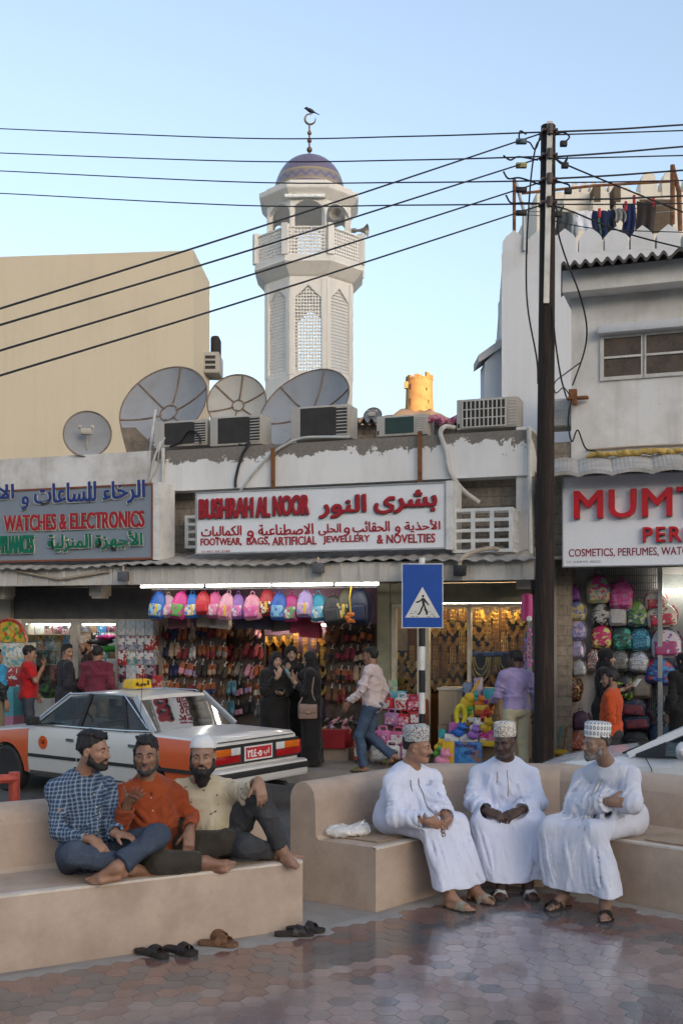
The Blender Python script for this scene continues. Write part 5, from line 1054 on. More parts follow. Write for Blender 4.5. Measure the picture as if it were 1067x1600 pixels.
    # ---- garments
    def armfolds(s, b, amp=.005, reach=.14):
        for i in (0, 1):
            for a, c, at0 in ((s.S[i], s.E[i], .75), (s.E[i], s.W[i], .15), (s.E[i], s.W[i], .8)):
                d = c - a; L = d.length; d = d / L; e = d.orthogonal().normalized(); g_ = d.cross(e); ph = i * 2.1 + at0 * 9
                def fn(X, Y, Z):
                    x, y, z = X - a.x, Y - a.y, Z - a.z; t = x * d.x + y * d.y + z * d.z; u = x * e.x + y * e.y + z * e.z; v = x * g_.x + y * g_.y + z * g_.z; r2 = u * u + v * v
                    w = np.exp(-((t / L - at0) / .28) ** 2) * (r2 < reach * reach) * np.clip((reach - np.sqrt(r2)) / .05, 0, 1); an = np.arctan2(v, u)
                    return -amp * w * (np.sin(115 * t + 1.6 * np.sin(an + ph) + ph) + .5 * np.sin(70 * t - 2.0 * np.sin(an * 2 + ph)))
                b.warp(fn)
    def torso(s, b, g=0.0, belly=0.0, hem=-.10, k=.06):
        cl = [(s.P + s.up * hem, -s.up)]
        b.ell(s.t(0, .0, .02), (.175 + g, .125 + g, .15), s.TM, k=k, clip=cl).ell(lerp(s.P, s.N, .36) + s.f * (.015 + belly * .5), (.155 + g + belly * .3, .115 + g + belly * .5, .18), s.TM, k=k, clip=cl).ell(lerp(s.P, s.N, .70), (.168 + g, .118 + g, .19), s.TM, k=k)
        for i in (0, 1): b.cap(s.N - s.up * .055, s.S[i] - s.up * .005, .068 + g * .6, .064 + g * .6, .05)
        b.cap(s.N - s.up * .1, s.N - s.up * .01, .088, .066, .03)
        for i in (0, 1): b.cap(s.N + s.up * .0, lerp(s.N, s.S[i], .7) + s.up * .012, .052, .05, .05)
    def sleeves(s, b, r0=.066, r1=.056, r2=.05, cut=0.0, k=.035):
        for i in (0, 1):
            w = s.W[i] - nrm(s.W[i] - s.E[i]) * cut; d = nrm(w - s.E[i]); b.cap(s.S[i], s.E[i], r0, r1, k).cap(s.E[i], w + d * .08, r1, r2, .03, clip=[(w, d)])
    def creases(s, b, seed, kind, hem=0.0):
        """tension folds: a groove with a soft ridge beside it, laid on the cloth surface"""
        if s.h > .008: return
        rg = random.Random(seed); m_ = b.mb(); tr = BVHTree.FromPolygons([Vector(v) for v in m_.v], m_.f); L = []; up = V(0, 0, 1); h_ = (s.N - s.P).length; hd = lambda a: V(a.x, a.y, hem)
        for i in range(9): x = rg.uniform(-.15, .15); z = rg.uniform(.25, .8); L.append((s.t(x, 0, z * h_), s.t(x * .3 + rg.uniform(-.09, .09), 0, (z - rg.uniform(.2, .4)) * h_), s.f, rg.uniform(.006, .010)))
        for i in (0, 1):
            for a, c in ((s.S[i], s.E[i]), (s.E[i], s.W[i])):
                d = nrm(c - a); o = d.orthogonal().normalized(); g_ = d.cross(o)
                for k in range(5): u = rg.uniform(.12, .9); an = rg.uniform(0, 6.3); rv = o * math.cos(an) + g_ * math.sin(an); tv = d.cross(rv); q = lerp(a, c, u); L.append((q - tv * .05 - d * rg.uniform(0, .05), q + tv * .05 + d * rg.uniform(0, .06), rv, -rg.uniform(.004, .007)))
            for k in range(3 if kind == 'shirt' else 0): pass
        if kind == 'robe':
            fwd = nrm(V(s.K[0].x + s.K[1].x - s.H[0].x - s.H[1].x, s.K[0].y + s.K[1].y - s.H[0].y - s.H[1].y, 0)); sideo = nrm(s.K[0] - s.K[1])
            for k in range(11):
                u = rg.uniform(-.25, 1.25); k0 = lerp(s.K[0], s.K[1], u); a0 = lerp(hd(s.A[0]), hd(s.A[1]), u * 1.1 - .05); t0, t1 = rg.uniform(-.05, .35), rg.uniform(.65, 1.02); dv = nrm(fwd + sideo * (.9 - 1.8 * u) * .8); L.append((lerp(k0, a0, t0) + sideo * rg.uniform(-.03, .03), lerp(k0, a0, t1), dv, rg.uniform(.007, .012)))
            for k in range(9): u = rg.uniform(-.1, 1.1); p = lerp(s.H[0], s.H[1], u) + fwd * rg.uniform(.05, .2); q = lerp(s.K[0], s.K[1], u + rg.uniform(-.35, .35)) - fwd * rg.uniform(0, .12); L.append((p, q, nrm(up + fwd * .25), rg.uniform(.006, .011)))
        for p, q, dv, w in L:
            rdg, w = w > 0, abs(w)
            n = 9; pts = []; bend = nrm(q - p).cross(dv) * rg.uniform(-.02, .02)
            for j in range(n): t = j / (n - 1); c = lerp(p, q, t) + bend * math.sin(PI * t); hit = tr.ray_cast(c + dv * .35, -dv, .6); pts.append(hit[0] if hit[0] else None)
            sv = nrm(q - p).cross(dv)
            for j in range(n - 1):
                if pts[j] is None or pts[j + 1] is None or (pts[j] - pts[j + 1]).length > .09: continue
                w0, w1 = w * (.15 + math.sin(PI * j / (n - 1))) * .8, w * (.15 + math.sin(PI * (j + 1) / (n - 1))) * .8
                b.cap(pts[j] + dv * .001, pts[j + 1] + dv * .001, w0, w1, .012, op='s'); e = sv * (w * 2.4) - dv * w * .9; rdg and b.cap(pts[j] + e, pts[j + 1] + e, w0 * 1.4, w1 * 1.4, .03)
    def cuffs(s, b, r, cut):
        for i in (0, 1): d = nrm(s.W[i] - s.E[i]); w = s.W[i] - d * cut; b.cap(w - d * .03, w + d * .06, r - .011, r - .008, .004, op='s')
    def shirt(s, m, seed, g=.012, belly=0.0, hem=-.10, cut=.02, amp=.006, sl=(.066, .056, .048), short=None, collar=True):
        b = SDF(s.lo, s.hi, s.h); s.torso(b, g, belly, hem)
        if short:
            for i in (0, 1): w = lerp(s.S[i], s.E[i], short); d = nrm(s.E[i] - s.S[i]); b.cap(s.S[i], s.E[i], sl[0], sl[0] * .95, .035, clip=[(w, d)])
        else: s.sleeves(b, *sl, cut)
        if amp: b.warp(wrinkle(seed, amp, 24)); s.armfolds(b, .0042); s.creases(b, seed, 'shirt')
        if not short: s.cuffs(b, sl[2], cut)
        b.cap(s.N + s.up * .02 + s.f * .02, s.N + s.up * .12, .058, .07, .005, op='s')
        if collar: b.cap(s.N + s.up * .02 + s.f * .03, s.N - s.up * .07 + s.f * .10, .03, .012, .01, op='s')
        mb = b.mb(); s.surf = BVHTree.FromPolygons([Vector(v) for v in mb.v], mb.f); s.shirt_o = obj('shirt', mb, m, s.root, angle=180)
        if collar:
            mb = MB()
            for sgn in (-1, 1):
                ring = []
                for j in range(9):
                    a = PI * (1.0 - j / 8 * .93) ; x, y = math.sin(a) * .068 * sgn, math.cos(a) * .066; drop = .035 * (j / 8) ** 2
                    p = s.N + s.r * x + s.f * (y + .004) + s.up * (.028 - drop); o_ = nrm(s.r * x + s.f * y); h_ = .036 + .02 * (j / 8) ** 3
                    ring.append([p - o_ * .003, p + o_ * .004, p + o_ * (.016 + .012 * j / 8) - s.up * h_, p + o_ * (.009 + .012 * j / 8) - s.up * h_])
                mb.loft(ring)
            obj('collar', mb, m, s.root, angle=60)
        return s
    def project(s, p, d=None):
        d = d or s.f; h = s.surf.ray_cast(p + d * .6, -d); return (h[0] + d * .002) if h[0] else p + d * .15
    def strip(s, nm, m, x0, z0, x1, z1, r=.0035, n=12, xs=None):
        mb = MB(); L = (s.N - s.P).length; mb.tube([s.project(s.t(lerp(x0, x1, i / n), 0, lerp(z0, z1, i / n) * L)) for i in range(n + 1)], r, 6); obj(nm, mb, m, s.root); return s
    def buttons(s, m, n=5, x=0.004):
        L = (s.N - s.P).length
        for i in range(n): mb = MB(); mb.ball(s.project(s.t(x, 0, L * lerp(.12, .82, i / (n - 1)))), (.006, .006, .006), 8); obj('button', mb, m, s.root)
        return s
    def trousers(s, m, seed, r=(.098, .075, .062), cut=.03, amp=.007):
        b = SDF(s.lo, s.hi, s.h); b.ell(s.t(0, -.01, -.0), (.17, .13, .12), s.TM, k=.05)
        for i in (0, 1): d = nrm(s.A[i] - s.K[i]); w = s.A[i] - d * cut; b.cap(s.H[i], s.K[i], r[0], r[1], .03); b.cap(s.K[i], w + d * .08, r[1], r[2], .02, clip=[(w, d)])
        b.warp(wrinkle(seed, amp, 26)); finish(b, 'trousers', m, s.root); return s
    def robe(s, m, hem, seed, g=.02, belly=.06, amp=.008, sl=(.070, .066, .066), cut=.03, seated=True, fold=.012, spread=1.0, lapr=.06, cuff=True):
        b = SDF(s.lo, s.hi, s.h); s.torso(b, g, belly, -.4, .07); s.sleeves(b, *sl, cut, .022)
        lat = nrm(s.K[0] - s.K[1]); bt = [V(a.x, a.y, hem) for a in s.A]; mk = (s.K[0] + s.K[1]) / 2; mh = (s.H[0] + s.H[1]) / 2; mb_ = (bt[0] + bt[1]) / 2
        down = [(V(0, 0, hem), V(0, 0, -1))]
        if seated:
            b.ell(s.P - V(0, 0, .02) + s.f * .03, (.195, .165, .12), s.TM, k=.05, clip=[(V(0, 0, .465), V(0, 0, -1))])
            for i in (0, 1):
                b.cap(s.H[i], s.K[i], .105, .085, .05); e = bt[i] + (bt[i] - V(mb_.x, mb_.y, hem)) * .22 * spread - V(0, 0, .1); b.cap(s.K[i], e, .083, .105, .06, clip=down); b.cap(s.H[i], s.K[1 - i], .07, lapr, .06)
            for i in (0, 1): b.cap(s.P + s.up * .22 + s.f * .05, s.E[i], .09, .06, .05)
            for u in (.25, .5, .75): b.cap(lerp(*s.H, u), lerp(*s.K, u), .075, lapr, .05); b.cap(lerp(*s.K, u), lerp(*bt, u) - V(0, 0, .1), .075, .09, .06, clip=down)
        else:
            for i in (0, 1): b.cap(s.H[i], bt[i] - V(0, 0, .1), .13, .155, .08, clip=down); b.cap(s.H[i], bt[1 - i] - V(0, 0, .1), .12, .12, .08, clip=down)
        zk = mk.z; fx = lat; ph = seed * 1.7
        fw2 = nrm(V(mk.x - mh.x, mk.y - mh.y, 0)) if seated else s.f
        def folds(X, Y, Z):
            l = X * fx.x + Y * fx.y; f2 = X * fw2.x + Y * fw2.y; u = np.clip((zk + .05 - Z) / .3, 0, 1)
            rd = lambda x: (1 - np.abs(np.sin(x))) ** 1.7
            a = -fold * u * (1.5 * rd(9.5 * l + ph + .7 * np.sin(4 * Z + ph)) + .6 * rd(15 * l + 2 * ph + .5 * np.sin(5 * Z)) + .6 * rd(11 * f2 + ph) - .8)
            lap = -np.exp(-((Z - zk - .06) / .10) ** 2) * .014 * (rd(8 * f2 + 7 * l + 1.5 * np.sin(5 * l + ph)) - .4) if seated else 0
            ch = -np.clip((Z - zk - .12) / .1, 0, 1) * .008 * (rd(10 * l + 6 * Z + ph) + .7 * rd(8 * l - 9 * Z + 2 * ph) - .6)
            return a + lap + ch
        b.warp(folds); b.warp(wrinkle(seed, amp * .8, 13, .4)); b.warp(wrinkle(seed + 9, amp * .15, 34, .5)); s.armfolds(b, .0034); s.creases(b, seed, 'robe', hem); cuff and s.cuffs(b, sl[2], cut); b.plane((0, 0, hem - .006), (0, 0, -1))
        b.cap(s.N + s.up * .02 + s.f * .015, s.N + s.up * .12, .056, .07, .005, op='s')
        if seated: pass
        mb = b.mb(); s.surf = BVHTree.FromPolygons([Vector(v) for v in mb.v], mb.f); obj('robe', mb, m, s.root, angle=180); return s
    def sandals(s, m, sm, kind=0):
        for i in (0, 1):
            td, up = nrm(s.feet[i][0]), V(0, 0, 1); sandal_at(s.A[i] + td * .05 - V(0, 0, .078), td, i == 0, m, sm, s.root, kind=kind)
        return s
def sole_ring(k=1.0):
    out = []
    for y, w0, w1 in ((-.115, -.018, .018), (-.10, -.032, .031), (-.05, -.035, .034), (0, -.034, .036), (.05, -.042, .043), (.09, -.047, .043), (.125, -.042, .03), (.148, -.022, .008)): out.append((y, w0 * k, w1 * k))
    return out
def sandal_at(c, td, right, m, sm, par=None, worn=True, kind=0, mb_only=False):
    """sole slab plus two broad straps over the instep"""
    td = nrm(V(td[0], td[1], 0)); sd_ = td.cross(V(0, 0, 1)) * (1 if right else -1); q = lambda x, y, z: Vector(c) + sd_ * x + td * y + V(0, 0, z); R_ = sole_ring(1.28 if worn else 1.05)
    mb = MB(); L = [(w0, y) for y, w0, w1 in R_]; Rr = [(w1, y) for y, w0, w1 in reversed(R_)]; poly = L + Rr; mb.prism([q(x, y, -.012) for x, y in poly], (0, 0, .022)); sole = obj('sole', mb, sm, par, smooth=False) if par else mb
    st = MB(); top = .062 if worn else .05
    for (ya, yb, w) in (((.02, .085, .046), (.075, .035, .045)) if kind == 0 else ((.05, .055, .046), (-.005, .0, .042))):
        rows = []
        for j in range(13):
            a = PI * j / 12; x = -math.cos(a) * (w + .004); z = math.sin(a) ** .8 * top + .004; y = lerp(ya, yb, j / 12); hw = .02 if kind == 0 else .026; rows.append([q(x, y - hw, z - (.004 if j in (0, 12) else -.004)), q(x, y - hw, z + .004), q(x, y + hw, z - .008), q(x, y + hw, z - .013)])
        st.loft(rows)
    if par: obj('strap', st, m, par); return None
    return mb, st
def loose_sandal(label, px, py, td, m, sm, right=True, group=None, kind=0):
    Y = CH * F / (py - HY); c = at(px, py, Y); c.z = .020; rt = thing('sandal', label, 'sandal', V(c.x, c.y, .006), 0, group); a, b = sandal_at(c, td, right, m, sm, None, False, kind); obj('sole', a, sm, rt, smooth=False); obj('strap', b, m, rt); return rt

# ---- fabrics
def plaid():
    t = NT('plaid_cotton'); sx = t.n('SeparateXYZ'); mp = t.n('Mapping'); mp.inputs['Rotation'].default_value = (.06, .08, R(42)); t.l(t.co(), mp.inputs[0]); wob = t.n('VectorMath', operation='ADD'); nz = t.n('TexNoise'); nz.inputs['Scale'].default_value = 5; t.l(t.co(), nz.inputs[0]); sc_ = t.n('VectorMath', operation='SCALE'); sc_.inputs['Scale'].default_value = .05; t.l(nz.outputs['Color'], sc_.inputs[0]); t.l(mp.outputs[0], wob.inputs[0]); t.l(sc_.outputs[0], wob.inputs[1]); t.l(wob.outputs[0], sx.inputs[0])
    def stripe(o, f, w, ph=0.0): return t.math('LESS_THAN', t.math('PINGPONG', t.math('ADD', t.math('MULTIPLY', o, f), ph), .5), w)
    x, y, z = sx.outputs; u = t.math('ADD', x, t.math('MULTIPLY', y, .35)); navy_, pale = (.016, .028, .055), (.30, .34, .40)
    k = t.mix(t.math('MULTIPLY', stripe(u, 40.0, .15), .65), (.07, .125, .21), navy_); k = t.mix(t.math('MULTIPLY', stripe(z, 40.0, .15), .65), k, navy_); k = t.mix(t.math('MULTIPLY', stripe(u, 40.0, .07, .5), .75), k, pale); k = t.mix(t.math('MULTIPLY', stripe(z, 40.0, .07, .5), .75), k, pale)
    t.bump(t.noise(8, 3, .5), .5, .03); return t.out(k, .85, 0, .2)
def denim(name, col, fade=(.16, .24, .34)):
    t = NT(name); c = Vector(col); k = t.mix(t.ramp(t.noise(5, 5, .6), [(.5, 0.0), (.78, .75)]), c, fade); k = t.mix(.18, k, t.ramp(t.noise(320, 2), [(.35, 0.0), (.65, .35)])); t.bump(t.math('ADD', t.noise(9, 4, .6, t.co((1, 1, .6)), .7), t.math('MULTIPLY', t.noise(280, 2), .05)), .6, .03); return t.out(k, .85, 0, .2)
def kummam(name, fg, bgc, kind=0, scale=1.0):
    t = NT(name); sx = t.n('SeparateXYZ'); t.l(t.co(), sx.inputs[0]); a = t.math('ARCTAN2', sx.outputs[0], sx.outputs[1]); cb = t.n('CombineXYZ'); t.l(t.math('MULTIPLY', a, .09), cb.inputs[0]); t.l(sx.outputs[2], cb.inputs[1])
    if kind == 0:
        v = t.n('TexVoronoi', feature='DISTANCE_TO_EDGE'); v.inputs['Scale'].default_value = 95 * scale; t.l(cb.outputs[0], v.inputs['Vector']); f = t.math('MULTIPLY', v.outputs['Distance'], 1.0); k = t.ramp(f, [(.13, tuple(fg)), (.2, tuple(bgc))])
        n = t.noise(60 * scale, 2, .5, cb.outputs[0], 2.0); k = t.mix(t.ramp(n, [(.46, 0.0), (.52, 1.0)]), k, bgc)
    else:
        m = t.n('Mapping'); m.inputs['Scale'].default_value = (38 * scale, 24 * scale, 1); t.l(cb.outputs[0], m.inputs[0]); fr = t.n('VectorMath', operation='FRACTION'); t.l(m.outputs[0], fr.inputs[0]); di = t.n('VectorMath', operation='DISTANCE'); di.inputs[1].default_value = (.5, .45, 0); t.l(fr.outputs[0], di.inputs[0])
        nn = t.noise(300, 3, .6, cb.outputs[0]); d = t.math('ADD', di.outputs['Value'], t.math('MULTIPLY', nn, .35)); k = t.ramp(d, [(.30, bgc), (.34, fg), (.50, fg), (.53, bgc)])
    t.bump(t.noise(260, 3), .3, .002); return t.out(k, .85, 0, .2)
sk1, sk2, sk3, sk4, sk5 = skinmat('skin_tan', (.31, .17, .11)), skinmat('skin_brown', (.245, .13, .085)), skinmat('skin_warm', (.30, .17, .11)), skinmat('skin_deep', (.075, .042, .030)), skinmat('skin_olive', (.23, .14, .10))
whitec = cloth('robe_white', (.63, .665, .80), (.57, .605, .73), .8, .5, 300, 8.0)
fold_white = cloth('robe_pale', (.56, .585, .67), (.49, .515, .60), .8, .5, 300, 8.0)
dkl, brl, tanl = mat('leather_black', (.022, .018, .017), .45), mat('leather_brown', (.14, .065, .03), .5), mat('suede_tan', (.27, .245, .19), .85)
soled = mat('sole_dark', (.028, .022, .02), .7); soleb = mat('sole_brown', (.16, .085, .045), .7); pearl = mat('button_pale', (.45, .42, .38), .3)
def pair(c, v): return [V(c) + V(v), V(c) - V(v)]

# man 1: plaid shirt
P = V(-1.689, 7.153, .56)
m = Hum('bearded man in a blue plaid shirt and jeans sitting cross legged, leftmost on the bench', dict(P=P, N=at(131, 1211, 7.08), S=[at(90, 1233, 7.0), at(164, 1230, 7.24)], E=[at(91, 1300, 6.88), at(178, 1287, 7.12)], W=[at(146, 1313, 6.82), at(181, 1303, 6.94)], H=[P + V(-.06, -.08, 0), P + V(.09, .06, 0)], K=[at(116, 1333, 6.72), at(246, 1306, 6.98)], A=[at(207, 1357, 6.95), at(181, 1356, 6.76)]),
        (at(147, 1173, 7.02), (.93, -.34, -.05)), sk1, hands=[((.75, -.25, -.6), (-.5, .5, -.7), .9), ((.85, -.2, -.1), (.1, 0, -1), .5)], feet=[((.9, .15, -.05), (-.1, -.75, .6)), ((-.93, -.25, -.12), (.15, -.35, 1))])
m.face().hair().beard(full=1.08).moustache(w=1.1).shirt(plaid(), 11, .018, .03, -.12, amp=.010).buttons(pearl, 6, .0).trousers(denim('denim_blue', (.022, .040, .078), (.065, .11, .17)), 12, (.105, .082, .066), .05)
# man 2: orange shirt
P = V(-1.267, 7.38, .56)
m = Hum('grey bearded man in an orange shirt with one open hand raised, between two men', dict(P=P, N=at(230, 1219, 7.3), S=[at(193, 1242, 7.28), at(272, 1240, 7.4)], E=[at(188, 1290, 7.1), at(302, 1276, 7.4)], W=[at(202, 1251, 6.98), at(296, 1300, 7.14)], H=[P + V(-.09, -.03, 0), P + V(.09, .02, 0)], K=[at(250, 1347, 6.98), at(354, 1314, 7.28)], A=[at(322, 1347, 7.12), at(270, 1350, 7.25)]),
        (at(229, 1180, 7.22), (.06, -1, -.04)), sk2, hands=[((.5, -.62, .42), (.23, .44, .68), .22, 1.0, .16), ((.0, -.35, -.9), (-.25, .85, -.4), .45)], feet=[((.97, -.05, .02), (0, -.75, .65)), ((-.95, -.2, -.1), (0, -.6, .7))])
m.face().hair(line=.07).beard(mat('beard_salt', (.055, .05, .048), .8, var=.6, scale=40, bump=.9, bscale=170), 1.0).moustache(mat('hair_salt', (.07, .065, .063), .7)).shirt(cloth('shirt_orange', (.30, .060, .018), (.22, .040, .012)), 21, .018, .02, -.14, .06, amp=.011).buttons(pearl, 5).trousers(cloth('trouser_olive', (.032, .027, .021), (.05, .043, .033)), 22, (.10, .08, .07), .04)
mb = MB(); mb.tube([m.project(m.t(-.02, 0, .1)), m.project(m.t(-.05, 0, .02)) - V(0, 0, .03)], [.015, .004]); mb.tube([m.project(m.t(-.02, 0, .1)), m.project(m.t(.02, 0, .02)) - V(0, 0, .03)], [.015, .004]); obj('shirt_knot', mb, cloth('shirt_orange', (0, 0, 0)), m.root)
L_ = (m.N - m.P).length; mb = MB(); mb.tube([m.project(m.t(-.05, 0, L_ * .68)), m.project(m.t(-.12, 0, L_ * .69))], .003); mb.tube([m.project(m.t(-.05, 0, L_ * .67)), m.project(m.t(-.05, 0, L_ * .52)), m.project(m.t(-.085, 0, L_ * .48)), m.project(m.t(-.12, 0, L_ * .53)), m.project(m.t(-.12, 0, L_ * .68))], .002); obj('pocket_seam', mb, mat('seam_rust', (.20, .04, .012), .9), m.root)
# man 3: cream shirt and white cap
P = V(-.87, 7.593, .57)
t = NT('printed_cream'); v = t.n('TexVoronoi'); v.inputs['Scale'].default_value = 17; t.l(t.co(), v.inputs['Vector']); k = t.mix(t.ramp(v.outputs['Distance'], [(.10, 1.0), (.14, 0.0)]), t.mix(t.noise(5), (.44, .375, .26), (.52, .455, .335)), (.10, .075, .06)); t.bump(t.noise(7, 3, .5, t.co((1.3, 1.3, .6)), .7), .55, .03); cream_s = t.out(k, .85, 0, .2)
m = Hum('black bearded man in a cream printed shirt and white skullcap with one knee raised', dict(P=P, N=at(314, 1222, 7.48), S=[at(272, 1238, 7.52), at(357, 1236, 7.48)], E=[at(218, 1238, 7.72), at(388, 1242, 7.32)], W=[at(184, 1229, 7.62), at(404, 1222, 7.16)], H=[P + V(-.09, -.02, 0), P + V(.09, -.03, 0)], K=[at(386, 1322, 7.25), at(402, 1240, 7.30)], A=[at(432, 1334, 7.58), at(441, 1329, 7.42)]),
        (at(317, 1182, 7.4), (.03, -1, -.03)), sk3, hands=[((-.95, -.2, -.1), (0, 0, -1), .3), ((.25, -.35, -.9), (-.35, .8, -.3), .35)], feet=[((.95, .1, .0), (0, -.5, .8)), ((.72, -.68, -.12), (0, 0, 1))], wide=1.04)
m.face().hair(line=.05, top=False).beard(full=1.1, long_=.075).moustache().skullcap(cloth('cap_white', (.68, .68, .68), None, .8, .3)).shirt(cream_s, 31, .028, .07, -.10, amp=.011, sl=(.072, .062, .054)).buttons(pearl, 5).trousers(denim('denim_black', (.022, .024, .03), (.075, .08, .09)), 32, (.105, .085, .06), .04)
L_ = (m.N - m.P).length; mb = MB(); mb.tube([m.project(m.t(-.06, 0, L_ * .62)), m.project(m.t(-.10, 0, L_ * .63))], .005); obj('pen', mb, dkl, m.root)

# robed man, left
P = V(.42, 8.43, .60); k1 = kummam('kumma_grey', (.045, .045, .05), (.50, .50, .49))
m = Hum('man in a white robe and dense grey patterned cap, seated in profile with clasped hands', dict(P=P, N=at(641, 1202, 8.33), S=[at(613, 1222, 8.18), at(674, 1216, 8.42)], E=[at(618, 1276, 8.05), at(690, 1262, 8.22)], W=[at(670, 1284, 7.94), at(700, 1282, 8.08)], H=[P + V(-.07, -.09, -.03), P + V(.08, .09, -.03)], K=[V(.66, 8.05, .555), V(.87, 8.27, .555)], A=[V(.80, 7.93, .085), V(1.0, 8.14, .085)]),
        (at(652, 1167, 8.27), (.95, -.28, -.10), (-.06, -.04, 1)), sk1, hands=[((.75, .3, -.25), (-.1, .9, .2), .7), ((-.55, -.55, -.45), (.3, -.6, -.5), .6)], feet=[((.72, -.68, 0), (0, 0, 1)), ((.72, -.68, 0), (0, 0, 1))], wide=1.03)
gt = mat('robe_trim_grey', (.10, .11, .13), .8)
m.face().hair(line=.02, side=False, top=False).moustache(w=1.25).kumma(k1).robe(whitec, .145, 41, .025, .08, amp=.009).strip('robe_trim', gt, .0, .95, .0, .32, .004).strip('tassel', gt, .085, .93, .075, .75, .004, 5).sandals(tanl, soled, 0)
# robed man, middle
P = V(1.32, 8.85, .60)
m = Hum('man in a white robe and brown patterned cap facing the camera, middle of three', dict(P=P, N=at(788, 1193, 8.80), S=[at(747, 1210, 8.85), at(829, 1210, 8.85)], E=[at(738, 1255, 8.70), at(841, 1255, 8.70)], W=[at(762, 1268, 8.42), at(809, 1268, 8.42)], H=pair(P - V(0, 0, .03), (-.1, 0, 0)), K=[V(1.09, 8.46, .52), V(1.50, 8.46, .52)], A=[V(1.22, 8.30, .085), V(1.42, 8.31, .085)]),
        (at(788, 1160, 8.70), (-.50, -.84, -.14)), sk4, hands=[((.85, -.42, -.25), (.0, .6, -.8), .55), ((-.85, -.5, -.3), (0, .6, -.8), .55)], feet=[((-.25, -1, 0), (0, 0, 1)), ((.12, -1, 0), (0, 0, 1))])
m.face(mouth=(.06, .03, .03)).hair(line=.02, m=mat('hair_ash', (.03, .028, .027), .8), side=False, top=False).beard(mat('stubble_grey', (.085, .07, .062), .9, var=.3), .93).kumma(kummam('kumma_brown', (.14, .09, .05), (.62, .60, .55), 0, .8)).robe(whitec, .115, 42, .022, .05, spread=1.6, lapr=.045).strip('robe_trim', mat('robe_trim_tan', (.36, .31, .24), .8), 0, .95, .0, .38, .004).strip('tassel', mat('robe_trim_tan', (.36, .31, .24), .8), .075, .9, .08, .68, .006, 5).sandals(mat('strap_pale', (.50, .48, .44), .6), soled, 1)
# robed man, right
P = V(2.17, 8.42, .60)
m = Hum('grey bearded man in a white robe and bold leaf patterned cap, sitting with arms crossed', dict(P=P, N=at(949, 1196, 8.2), S=[at(911, 1216, 8.38), at(984, 1214, 8.12)], E=[at(899, 1262, 8.2), at(986, 1256, 7.98)], W=[at(952, 1252, 7.98), at(902, 1241, 8.27)], H=[P + V(-.07, .09, -.03), P + V(.07, -.09, -.03)], K=[V(1.56, 8.13, .555), V(1.85, 7.92, .555)], A=[V(1.62, 7.97, .085), V(1.87, 7.72, .085)]),
        (at(931, 1162, 8.12), (-.94, -.33, -.06)), sk5, hands=[((.9, -.3, -.05), (-.3, .9, 0), .35), ((-.35, .9, -.25), (.9, .3, 0), .3)], feet=[((-.78, -.62, 0), (0, 0, 1)), ((-.2, -.98, 0), (0, 0, 1))], wide=1.02)
m.face(brow=greyh).hair(mat('hair_pepper', (.06, .055, .052), .8), line=.02, side=False, top=False).beard(greyh, .95).moustache(greyh).kumma(kummam('kumma_leaf', (.10, .11, .12), (.66, .67, .68), 1)).robe(fold_white, .15, 43, .03, .06, amp=.010, sl=(.084, .084, .08), spread=1.4, cuff=False).strip('robe_trim', mat('robe_trim_pale', (.25, .25, .25), .8), 0, .95, .0, .6, .004).strip('tassel', mat('robe_trim_pale', (.25, .25, .25), .8), .03, .95, .05, .75, .004, 5).sandals(dkl, soled, 0)
# sandals left on the paving, the white bag
g = 'black sandals left in front of the bench'
loose_sandal('left black sandal of the pair lying under the man in jeans', 235, 1493, (.82, -.5), dkl, soled, False, g); loose_sandal('right black sandal of the pair, tilted beside the brown sandals', 279, 1489, (.78, -.55), dkl, soled, True, g)
loose_sandal('brown leather sandal lying in front of the bench, nearer the camera', 338, 1478, (.92, -.2), brl, soleb, False, 'brown sandals in front of the bench'); loose_sandal('brown leather sandal lying behind the other brown one in front of the bench', 334, 1468, (.75, -.6), brl, soleb, True, 'brown sandals in front of the bench')
loose_sandal('black sandal by the right end of the left bench, nearer the camera', 456, 1463, (.97, .05), dkl, soled, False, g); loose_sandal('black sandal by the right end of the left bench, pointing right behind the other', 474, 1456, (.9, -.25), dkl, soled, True, g)
b = SDF((-.24, -.16, -.02), (.24, .16, .18), .006); b.ell((0, 0, .045), (.17, .10, .052), k=.0).ell((.09, .02, .06), (.07, .06, .045), k=.04).cap((.1, 0, .08), (.13, .0, .13), .014, .006, .02).cap((.08, 0, .08), (.06, .02, .125), .012, .004, .02).ell((-.1, 0, .04), (.08, .08, .04), k=.04); b.plane((0, 0, .004), (0, 0, -1)); b.warp(wrinkle(51, .012, 38)); b.warp(wrinkle(52, .006, 80)); mb = b.mb()
c = at(543, 1306, 8.25); c.z = .462; mb.v = [tuple(Vector(v) + c) for v in mb.v]; one('carrier_bag', 'crumpled white plastic carrier bag lying on the bench beside the robed man', 'bag', mb, mat('thin_plastic', (.66, .66, .66), .35, bump=.3, bscale=30), angle=180)
